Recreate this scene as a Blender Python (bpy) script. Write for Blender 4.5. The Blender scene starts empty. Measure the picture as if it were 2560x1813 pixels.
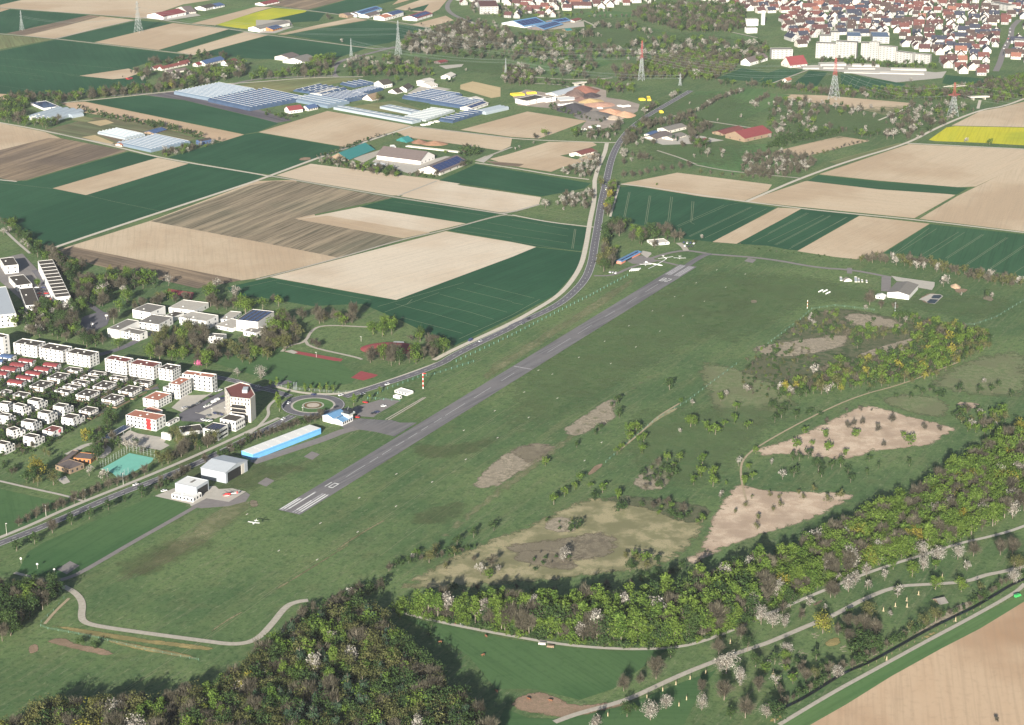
import bpy, math, random, re
EXPO = 1.42; HAZE = .000020
import numpy as np
from mathutils import Vector, Matrix
from mathutils.geometry import tessellate_polygon, delaunay_2d_cdt
rnd = random.Random(7)
nr = np.random.RandomState(11)
sc = bpy.context.scene
C = sc.collection
# ---------------------------------------------------------------- camera and survey helpers
FP, TH, CH, W0, H0 = 5000.0, math.radians(19.0), 555.0, 2560.0, 1813.0
cT, sT = math.cos(TH), math.sin(TH)
VW = {'A': (0, 820, .1398), 'B': (0, 1000, .1398), 'C': (300, 880, .1398), 'D': (480, 1040, .1398), 'H': (520, 920, .06978),
      'K': (780, 940, .1221), 'G': (1480, 590, .1221), 'J': (2060, 660, .1398), 'M': (380, 1160, .2456), 'N': (1920, 0, .2456),
      'O': (2240, 0, .2456), 'Q': (1280, 180, .2456)}
for _r in range(4):
    for _c in range(4):
        VW['%d%d' % (_r, _c)] = (640 * _c, (0, 453, 906, 1360)[_r], .2791)
def S(v, x, y):
    o = VW[v]; return (o[0] + x * o[2], o[1] + y * o[2])
def gz(p, z=0.0):
    x = (p[0] - W0 / 2) / FP; y = (p[1] - H0 / 2) / FP
    dy, dz = cT - y * sT, -sT - y * cT
    k = (z - CH) / dz
    return Vector((x * k, dy * k, z))
def zat(Y, py):
    t = (H0 / 2 - py) / FP
    return CH + Y * (t * cT - sT) / (cT + t * sT)
def nums(s): return [tuple(float(q) for q in w.split(',')) for w in s.split()]
def P(v, s, z=0.0): return [gz(S(v, *p), z) for p in nums(s)]
def img(p):
    w = Vector((p[0], p[1], p[2] - CH)); f = w.y * cT - w.z * sT
    return (W0 / 2 + FP * w.x / f, H0 / 2 - FP * (w.y * sT + w.z * cT) / f)
# ---------------------------------------------------------------- tagging
def tag(o, label=None, cat=None, group=None, kind=None):
    if label: o['label'] = label
    if cat: o['category'] = cat
    if group: o['group'] = group
    if kind: o['kind'] = kind
    return o
def empty(name, loc, rz=0.0, label=None, cat=None, group=None, scale=1.0):
    o = bpy.data.objects.new(name, None); C.objects.link(o)
    o.location = loc; o.rotation_euler = (0, 0, rz); o.scale = (scale,) * 3
    o.empty_display_size = .5
    return tag(o, label, cat, group)
def meshobj(name, me, parent=None, label=None):
    o = bpy.data.objects.new(name, me); C.objects.link(o)
    if parent is not None: o.parent = parent
    if label: o['label'] = label
    return o
class MB:
    def __init__(s): s.v = []; s.f = []; s.m = []
    def add(s, vs, fs, m=0):
        b = len(s.v); s.v += [tuple(p) for p in vs]; s.f += [tuple(b + i for i in f) for f in fs]; s.m += [m] * len(fs); return s
    def box(s, x0, x1, y0, y1, z0, z1, m=0):
        return s.add([(x0, y0, z0), (x1, y0, z0), (x1, y1, z0), (x0, y1, z0), (x0, y0, z1), (x1, y0, z1), (x1, y1, z1), (x0, y1, z1)],
                     [(0, 3, 2, 1), (4, 5, 6, 7), (0, 1, 5, 4), (1, 2, 6, 5), (2, 3, 7, 6), (3, 0, 4, 7)], m)
    def tube(s, pts, rs, n=6, m=0, cap=True):
        b = len(s.v); k = len(pts)
        for i, p in enumerate(pts):
            p = Vector(p); a = Vector(pts[max(i - 1, 0)]); c = Vector(pts[min(i + 1, k - 1)])
            d = (c - a).normalized(); u = d.cross(Vector((0, 0, 1)))
            if u.length < .05: u = d.cross(Vector((1, 0, 0)))
            u.normalize(); w = d.cross(u)
            for j in range(n):
                t = 2 * math.pi * j / n
                s.v.append(tuple(p + (u * math.cos(t) + w * math.sin(t)) * rs[i]))
        for i in range(k - 1):
            for j in range(n):
                q = (j + 1) % n
                s.f.append((b + i * n + j, b + i * n + q, b + (i + 1) * n + q, b + (i + 1) * n + j)); s.m.append(m)
        if cap:
            s.f.append(tuple(b + (k - 1) * n + j for j in range(n))); s.m.append(m)
            s.f.append(tuple(b + j for j in reversed(range(n)))); s.m.append(m)
        return s
    def bar(s, a, b, w, m=0): return s.tube([a, b], [w / 1.41, w / 1.41], 4, m)
    def mesh(s, name, mats):
        me = bpy.data.meshes.new(name); me.from_pydata(s.v, [], s.f); 
        for q in (mats if isinstance(mats, (list, tuple)) else [mats]): me.materials.append(q)
        if max(s.m or [0]): me.polygons.foreach_set('material_index', s.m)
        me.update(); return me
    def obj(s, name, mats, parent=None, label=None): return meshobj(name, s.mesh(name, mats), parent, label)
# ---------------------------------------------------------------- materials
MT = {}
def nodes(name, rough=.9, spec=.3):
    m = bpy.data.materials.new(name); m.use_nodes = True
    nt = m.node_tree; b = nt.nodes['Principled BSDF']
    b.inputs['Roughness'].default_value = rough
    b.inputs['Specular IOR Level'].default_value = spec
    return m, nt, b
def N(nt, t, **kw):
    n = nt.nodes.new(t)
    for k, v in kw.items():
        if k.startswith('i_'):
            q = n.inputs[int(k[2:])] if k[2:].isdigit() else n.inputs[k[2:]]
            q.default_value = v
        else: setattr(n, k, v)
    return n
def L(nt, a, b): nt.links.new(a, b)
def c4(c): return (c[0], c[1], c[2], 1)
def mixc(nt, fac, a, b, blend='MIX'):
    n = N(nt, 'ShaderNodeMix', data_type='RGBA', blend_type=blend)
    for k, v in ((0, fac), (6, a), (7, b)):
        if hasattr(v, 'is_linked') or hasattr(v, 'links'): L(nt, v, n.inputs[k])
        elif k == 0: n.inputs[0].default_value = v
        else: n.inputs[k].default_value = c4(v)
    return n.outputs[2]
def world_pos(nt): return N(nt, 'ShaderNodeNewGeometry').outputs['Position']
def noise(nt, vec, scale, detail=3, rough=.55):
    n = N(nt, 'ShaderNodeTexNoise'); n.inputs['Scale'].default_value = scale
    n.inputs['Detail'].default_value = detail; n.inputs['Roughness'].default_value = rough
    L(nt, vec, n.inputs['Vector']); return n.outputs['Fac']
def ramp(nt, fac, a, b):
    n = N(nt, 'ShaderNodeMapRange', interpolation_type='SMOOTHSTEP'); L(nt, fac, n.inputs[0])
    n.inputs[1].default_value = a; n.inputs[2].default_value = b; return n.outputs[0]
def stretched(nt, pos, ang, along, across):
    # rotate so x runs along ang, then squash
    r = N(nt, 'ShaderNodeVectorRotate', rotation_type='Z_AXIS'); L(nt, pos, r.inputs['Vector']); r.inputs['Angle'].default_value = -ang
    m = N(nt, 'ShaderNodeVectorMath', operation='MULTIPLY'); L(nt, r.outputs[0], m.inputs[0]); m.inputs[1].default_value = (along, across, 1)
    return m.outputs[0]
def flatmat(name, col, rough=.8, var=.12, scale=.5, spec=.3):
    if name in MT: return MT[name]
    m, nt, b = nodes(name, rough, spec)
    tc = N(nt, 'ShaderNodeNewGeometry').outputs['Position']
    f = noise(nt, tc, scale, 4)
    L(nt, mixc(nt, f, tuple(max(0, c * (1 - var * 1.6)) for c in col), tuple(min(1, c * (1 + var * 1.6)) for c in col)), b.inputs['Base Color'])
    MT[name] = m; return m
def fieldmat(kind, ang):
    ang = round(ang / math.radians(9)) * math.radians(9)
    key = 'field_%s_%d' % (kind, round(math.degrees(ang)))
    if key in MT: return MT[key]
    base = dict(soil=((.52, .42, .30), (.43, .325, .22)), sand=((.60, .52, .41), (.52, .42, .31)), peach=((.48, .35, .235), (.42, .31, .20)),
                brown=((.155, .12, .09), (.24, .18, .12)), stub=((.17, .155, .105), (.235, .19, .13)), crop=((.016, .070, .032), (.026, .090, .042)), lawn=((.044, .105, .038), (.070, .135, .050)), clay=((.50, .37, .25), (.36, .235, .145)),
                crop2=((.026, .085, .038), (.036, .100, .045)), rape=((.50, .47, .03), (.28, .33, .03)), meadow=((.070, .145, .050), (.105, .175, .065)),
                dry=((.22, .215, .10), (.14, .165, .075)), nursery=((.19, .165, .10), (.10, .12, .06)), straw=((.48, .38, .22), (.42, .33, .19)), tunnel=((.09, .085, .11), (.13, .12, .13)))[kind]
    m, nt, b = nodes(key, 1.0, .1)
    pos = world_pos(nt)
    big = noise(nt, pos, .006, 4)
    st = noise(nt, stretched(nt, pos, ang, .012, .45), 1.0, 3, .6)
    st2 = noise(nt, stretched(nt, pos, ang, .004, .07), 1.0, 3, .6)
    fine = noise(nt, pos, .22, 5, .75)
    c = mixc(nt, ramp(nt, big, .4, .6), base[0], base[1])
    amp = dict(brown=.55, stub=.75, nursery=.7, tunnel=.6, crop=.25, crop2=.35, dry=.6, rape=.35, meadow=.35).get(kind, .22)
    d = tuple(q * (.62 if amp < .5 else .5) for q in base[0]); l = tuple(min(1, q * (1.25 if amp < .5 else 1.7)) for q in base[1])
    n1 = N(nt, 'ShaderNodeMath', operation='MULTIPLY'); L(nt, ramp(nt, st, .46, .64), n1.inputs[0]); n1.inputs[1].default_value = amp * 1.2
    c = mixc(nt, n1.outputs[0], c, d)
    n2 = N(nt, 'ShaderNodeMath', operation='MULTIPLY'); L(nt, ramp(nt, st2, .48, .64), n2.inputs[0]); n2.inputs[1].default_value = amp * .8
    c = mixc(nt, n2.outputs[0], c, l)
    n3 = N(nt, 'ShaderNodeMath', operation='MULTIPLY'); L(nt, ramp(nt, fine, .5, .66), n3.inputs[0]); n3.inputs[1].default_value = .3
    c = mixc(nt, n3.outputs[0], c, d)
    L(nt, c, b.inputs['Base Color']); MT[key] = m; return m
def amt(nt, sock, a, b, k):
    n = N(nt, 'ShaderNodeMath', operation='MULTIPLY'); L(nt, ramp(nt, sock, a, b), n.inputs[0]); n.inputs[1].default_value = k; return n.outputs[0]
def grassmat():
    m, nt, b = nodes('airfield_grass', 1.0, .1); pos = world_pos(nt)
    big = noise(nt, pos, .008, 5, .6); mid = noise(nt, pos, .045, 6, .65); md2 = noise(nt, pos, .15, 5, .75); fine = noise(nt, pos, .38, 4, .75)
    st = noise(nt, stretched(nt, pos, RWANG, .004, .06), 1.0, 5, .65); st2 = noise(nt, stretched(nt, pos, RWANG, .012, .25), 1.0, 4, .7)
    c = mixc(nt, ramp(nt, big, .38, .62), (.070, .126, .048), (.120, .178, .068))
    c = mixc(nt, amt(nt, st, .48, .68, .5), c, (.135, .165, .07))
    c = mixc(nt, amt(nt, mid, .51, .68, .42), c, (.12, .135, .06))
    c = mixc(nt, amt(nt, md2, .50, .62, .5), c, (.034, .078, .028))
    c = mixc(nt, amt(nt, st2, .52, .64, .5), c, (.145, .17, .085))
    c = mixc(nt, amt(nt, fine, .50, .62, .5), c, (.026, .055, .022))
    sp = noise(nt, stretched(nt, pos, RWANG, .10, .38), 1.0, 5, .8)
    c = mixc(nt, amt(nt, sp, .56, .64, .5), c, (.23, .25, .15))
    L(nt, c, b.inputs['Base Color']); return m
def patchmat(name, c1, c2, scale=.25, lo=.28, hi=.6, strength=1.0, sang=None):
    m, nt, b = nodes(name, 1.0, .1); pos = world_pos(nt)
    f = noise(nt, pos, scale, 6, .75); f2 = noise(nt, pos, .035, 3, .6); f3 = noise(nt, pos, 1.1, 3, .7)
    c_ = mixc(nt, ramp(nt, f, .43, .57), c1, c2); c_ = mixc(nt, ramp(nt, f2, .4, .65), c_, tuple(q * .8 for q in c2))
    k0 = N(nt, 'ShaderNodeMath', operation='MULTIPLY'); L(nt, ramp(nt, f3, .5, .64), k0.inputs[0]); k0.inputs[1].default_value = .45
    L(nt, mixc(nt, k0.outputs[0], c_, tuple(q * .45 for q in c1)), b.inputs['Base Color'])
    e = N(nt, 'ShaderNodeAttribute', attribute_name='edge')
    n2 = noise(nt, stretched(nt, pos, sang, .05, .4) if sang is not None else pos, 1.0 if sang is not None else .12, 5, .7)
    a = N(nt, 'ShaderNodeMath', operation='MULTIPLY_ADD'); L(nt, n2, a.inputs[0]); a.inputs[1].default_value = 2.2; a.inputs[2].default_value = -1.1
    s2 = N(nt, 'ShaderNodeMath', operation='ADD'); L(nt, e.outputs['Fac'], s2.inputs[0]); L(nt, a.outputs[0], s2.inputs[1])
    r = ramp(nt, s2.outputs[0], lo, hi)
    e2 = N(nt, 'ShaderNodeMath', operation='MULTIPLY'); L(nt, r, e2.inputs[0]); L(nt, ramp(nt, e.outputs['Fac'], 0, .3), e2.inputs[1])
    k = N(nt, 'ShaderNodeMath', operation='MULTIPLY'); L(nt, e2.outputs[0], k.inputs[0]); k.inputs[1].default_value = strength
    L(nt, k.outputs[0], b.inputs['Alpha']); return m
RW = [gz(p) for p in ((697.2, 1275.0), (751.6, 1286.4), (1740.5, 667.9), (1698.7, 662.9))]
_a = (RW[0] + RW[1]) / 2; _b = (RW[2] + RW[3]) / 2
RU = (_b - _a).normalized(); RV = Vector((RU.y, -RU.x, 0)); RWANG = math.atan2(RU.y, RU.x); RLEN = (_b - _a).length
WH = flatmat('white_render', (.64, .63, .61), .7, .04)
WH2 = flatmat('cream_render', (.52, .49, .44), .8, .05)
GLASS = flatmat('window_glass', (.03, .035, .045), .15, .1, spec=.6)
DARKROOF = flatmat('gravel_roof', (.058, .050, .042), .95, .2, .8)
GREYROOF = flatmat('grey_roof', (.17, .16, .145), .9, .12, .4)
REDROOF = flatmat('red_tile_roof', (.19, .042, .045), .8, .15, .6)
ORROOF = flatmat('orange_roof', (.36, .15, .10), .85, .1, .5)
MAROON = flatmat('maroon_roof', (.16, .052, .045), .85, .12, .5)
PALEMETAL = flatmat('pale_metal', (.40, .43, .46), .45, .05, .3, .5)
WHITEROOF = flatmat('white_roof_sheet', (.66, .66, .64), .6, .04, .3)
SOLAR = flatmat('solar_panel', (.018, .03, .10), .25, .2, .2, .6)
BLUE = flatmat('sky_blue_cladding', (.13, .36, .66), .6, .04, .3)
GREYWALL = flatmat('grey_cladding', (.33, .36, .40), .6, .05, .3)
BLACKM = flatmat('black_metal', (.02, .02, .022), .5, .1)
ASPH = flatmat('asphalt_road', (.12, .116, .13), .9, .26, .12)
RUNM, _nt, _b3 = nodes('asphalt_runway', .95, .2)
_p = world_pos(_nt); _c = mixc(_nt, ramp(_nt, noise(_nt, stretched(_nt, _p, 1.0, .01, .35), 1.0, 5, .7), .4, .62), (.115, .112, .118), (.18, .175, .18))
_c = mixc(_nt, ramp(_nt, noise(_nt, _p, .5, 5, .75), .5, .68), _c, (.125, .12, .125)); L(_nt, mixc(_nt, ramp(_nt, noise(_nt, _p, .03, 4), .45, .65), _c, (.165, .157, .16)), _b3.inputs['Base Color'])
OLDASPH = flatmat('old_asphalt', (.19, .175, .17), .95, .15, .3)
CONC = flatmat('pale_concrete', (.40, .375, .33), .9, .12, .3)
GRAVEL = flatmat('gravel_track', (.37, .34, .285), .95, .2, .5)
PATHM = flatmat('pale_track', (.50, .455, .38), .95, .15, .3)
PAINT = flatmat('road_paint', (.62, .62, .60), .8, .2, .5)
WORN = flatmat('worn_paint', (.33, .32, .33), .9, .5, .8)
REDM = flatmat('red_paint', (.55, .03, .03), .45, .08)
ORM = flatmat('orange_paint', (.38, .16, .06), .5, .08)
YELM = flatmat('yellow_paint', (.75, .55, .04), .5, .08)
STEEL = flatmat('galvanised_steel', (.30, .33, .33), .5, .1)
LATGREEN = flatmat('green_steel', (.13, .24, .18), .6, .1)
WOOD = flatmat('weathered_wood', (.22, .16, .11), .9, .2)
BARK = flatmat('bark', (.17, .14, .11), .95, .3, 2.0)
BIRCH = flatmat('pale_bark', (.23, .20, .155), .9, .2, 2.0)
GREENHOUSE = flatmat('greenhouse_glass', (.15, .20, .26), .3, .12, .3, .6)
FOIL = flatmat('plastic_film', (.29, .34, .38), .45, .06, .2, .5)
TEALM = flatmat('teal_roof', (.03, .17, .165), .6, .1)
BROWNROOF = flatmat('brown_roof', (.13, .105, .10), .85, .12, .4)
BRICK = flatmat('salmon_wall', (.55, .20, .15), .85, .08)
TARTAN = flatmat('red_sport_surface', (.26, .05, .055), .9, .1, .3)
MINT = flatmat('mint_sport_surface', (.15, .42, .34), .9, .06, .2)
DARKBLUE = flatmat('dark_blue_roof', (.06, .10, .20), .6, .1)
BLUEROOF = flatmat('blue_metal_roof', (.12, .25, .42), .5, .06)
WATER, _nt, _b2 = nodes('brook_water', .3, .25); _b2.inputs['Base Color'].default_value = (.010, .013, .014, 1)
# ---------------------------------------------------------------- ground sheets
ZC = {}
def lift(level):
    ZC[level] = ZC.get(level, 0) + 1
    return level + ZC[level] * .001
def sheet(name, pts, mat, level, kind='structure', label=None, cat=None):
    z = lift(level); vs = [Vector((p[0], p[1], 0)) for p in pts]
    tr = tessellate_polygon([vs])
    fs = []
    for t in tr:
        a, b, c = (vs[i] for i in t)
        n = (b - a).cross(c - a).z
        if abs(n) < 1e-6: continue
        fs.append(t if n > 0 else (t[0], t[2], t[1]))
    me = bpy.data.meshes.new(name); me.from_pydata([(p.x, p.y, z) for p in vs], [], fs); me.materials.append(mat); me.update()
    o = meshobj(name, me); tag(o, label, cat, None, kind); return o
def longest(pts):
    best = 0; ang = 0
    for i in range(len(pts)):
        d = pts[(i + 1) % len(pts)] - pts[i]
        if d.length > best: best = d.length; ang = math.atan2(d.y, d.x)
    return ang % math.pi
def field(name, kind, v, s, ang=None, level=.05):
    p = P(v, s); return sheet(name, p, fieldmat(kind, longest(p) if ang is None else ang), level)
def offset(pts, w):
    n = len(pts); area = sum(pts[i].x * pts[(i + 1) % n].y - pts[(i + 1) % n].x * pts[i].y for i in range(n)); sg = 1 if area > 0 else -1
    out = []
    for i in range(n):
        a = (pts[i] - pts[i - 1]).normalized(); b = (pts[(i + 1) % n] - pts[i]).normalized()
        na = Vector((-a.y, a.x, 0)) * sg; nb = Vector((-b.y, b.x, 0)) * sg
        m = (na + nb); m = m.normalized() if m.length > .1 else na
        out.append(pts[i] + m * w / max(.5, m.dot(na)))
    return out
def dens(pts, step, closed=True):
    out = []
    n = len(pts)
    for i in range(n if closed else n - 1):
        a, b = pts[i], pts[(i + 1) % n]; k = max(1, int((b - a).length / step))
        for j in range(k): out.append(a.lerp(b, j / k))
    if not closed: out.append(pts[-1])
    return out
def smooth(pts, closed=False, it=2):
    for _ in range(it):
        q = []
        n = len(pts)
        if not closed: q.append(pts[0])
        for i in range(n if closed else n - 1):
            a, b = pts[i], pts[(i + 1) % n]; q += [a.lerp(b, .25), a.lerp(b, .75)]
        if not closed: q.append(pts[-1])
        pts = q
    return pts
def patch(name, v, s, mat, soft=6, level=.14, kind='structure'):
    p = smooth(P(v, s), True, 1); n = len(p)
    ar_ = abs(sum(p[i].x * p[(i + 1) % n].y - p[(i + 1) % n].x * p[i].y for i in range(n))) / 2; pe = sum((p[i] - p[i - 1]).length for i in range(n)); soft = min(soft * 1.6, .8 * ar_ / pe)
    p = smooth(P(v, s), True, 1)
    z = lift(level); p = dens(p, max(soft, 4)); n = len(p)
    P2 = [(q.x, q.y) for q in p]; A_ = np.array(P2); B_ = np.roll(A_, -1, 0); D_ = B_ - A_; LL = (D_ ** 2).sum(1) + 1e-9
    def dist(x, y):
        q = np.array((x, y)); t_ = np.clip(((q - A_) * D_).sum(1) / LL, 0, 1); return float(np.sqrt(((A_ + D_ * t_[:, None] - q) ** 2).sum(1).min()))
    vs = [Vector((q.x, q.y)) for q in p]; x0, y0 = A_.min(0); x1, y1 = A_.max(0); st_ = max(soft * .8, math.sqrt((x1 - x0) * (y1 - y0)) / 45)
    yy = y0 + st_ * .5
    while yy < y1:
        xx = x0 + st_ * .5
        while xx < x1:
            if ptin(xx, yy, P2) and dist(xx, yy) > st_ * .3: vs.append(Vector((xx, yy)))
            xx += st_
        yy += st_
    vo, eo, fo, _a1, _a2, _a3 = delaunay_2d_cdt(vs, [(i, (i + 1) % n) for i in range(n)], [], 1, 1e-4)
    fs = []
    for f_ in fo:
        a, b, c = (vo[i] for i in f_); fs.append(tuple(f_) if (b - a).cross(c - a) > 0 else tuple(reversed(f_)))
    me = bpy.data.meshes.new(name); me.from_pydata([(q.x, q.y, z) for q in vo], [], fs)
    at = me.attributes.new('edge', 'FLOAT', 'POINT'); at.data.foreach_set('value', [min(1.0, dist(q.x, q.y) / soft) for q in vo])
    me.materials.append(mat); me.update(); o = meshobj(name, me); return tag(o, kind=kind)
def ptin(x, y, poly):
    c = False; n = len(poly)
    for i in range(n):
        a, b = poly[i], poly[i - 1]
        if (a[1] > y) != (b[1] > y) and x < (b[0] - a[0]) * (y - a[1]) / (b[1] - a[1]) + a[0]: c = not c
    return c
def strip_pts(pts, w):
    l, r = [], []
    for i, p in enumerate(pts):
        d = (pts[min(i + 1, len(pts) - 1)] - pts[max(i - 1, 0)]).normalized(); n = Vector((-d.y, d.x, 0))
        l.append(p + n * w / 2); r.append(p - n * w / 2)
    return l, r
def stripmesh(mb, pts, w, z):
    l, r = strip_pts(pts, w); k = len(pts)
    mb.add([(p.x, p.y, z) for p in l] + [(p.x, p.y, z) for p in r], [(i + 1, i, k + i, k + i + 1) for i in range(k - 1)])
def road(name, v, s, w, mat, level=.25, sm=2, kind='structure'):
    pts = P(v, s) if isinstance(s, str) else s
    pts = smooth(pts, False, sm) if sm else pts
    mb = MB(); stripmesh(mb, pts, w, lift(level)); o = mb.obj(name, mat); tag(o, kind=kind); return pts
def shift(pts, d):
    l, r = strip_pts(pts, abs(d) * 2); return l if d > 0 else r
def dashes(mb, pts, w, on, off, z):
    pts = dens(pts, 1.5, False); acc = 0; cur = []
    for i in range(len(pts) - 1):
        if acc % (on + off) < on: cur.append(pts[i])
        elif len(cur) > 1: stripmesh(mb, cur, w, z); cur = []
        else: cur = []
        acc += (pts[i + 1] - pts[i]).length
    if len(cur) > 1: stripmesh(mb, cur, w, z)
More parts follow.
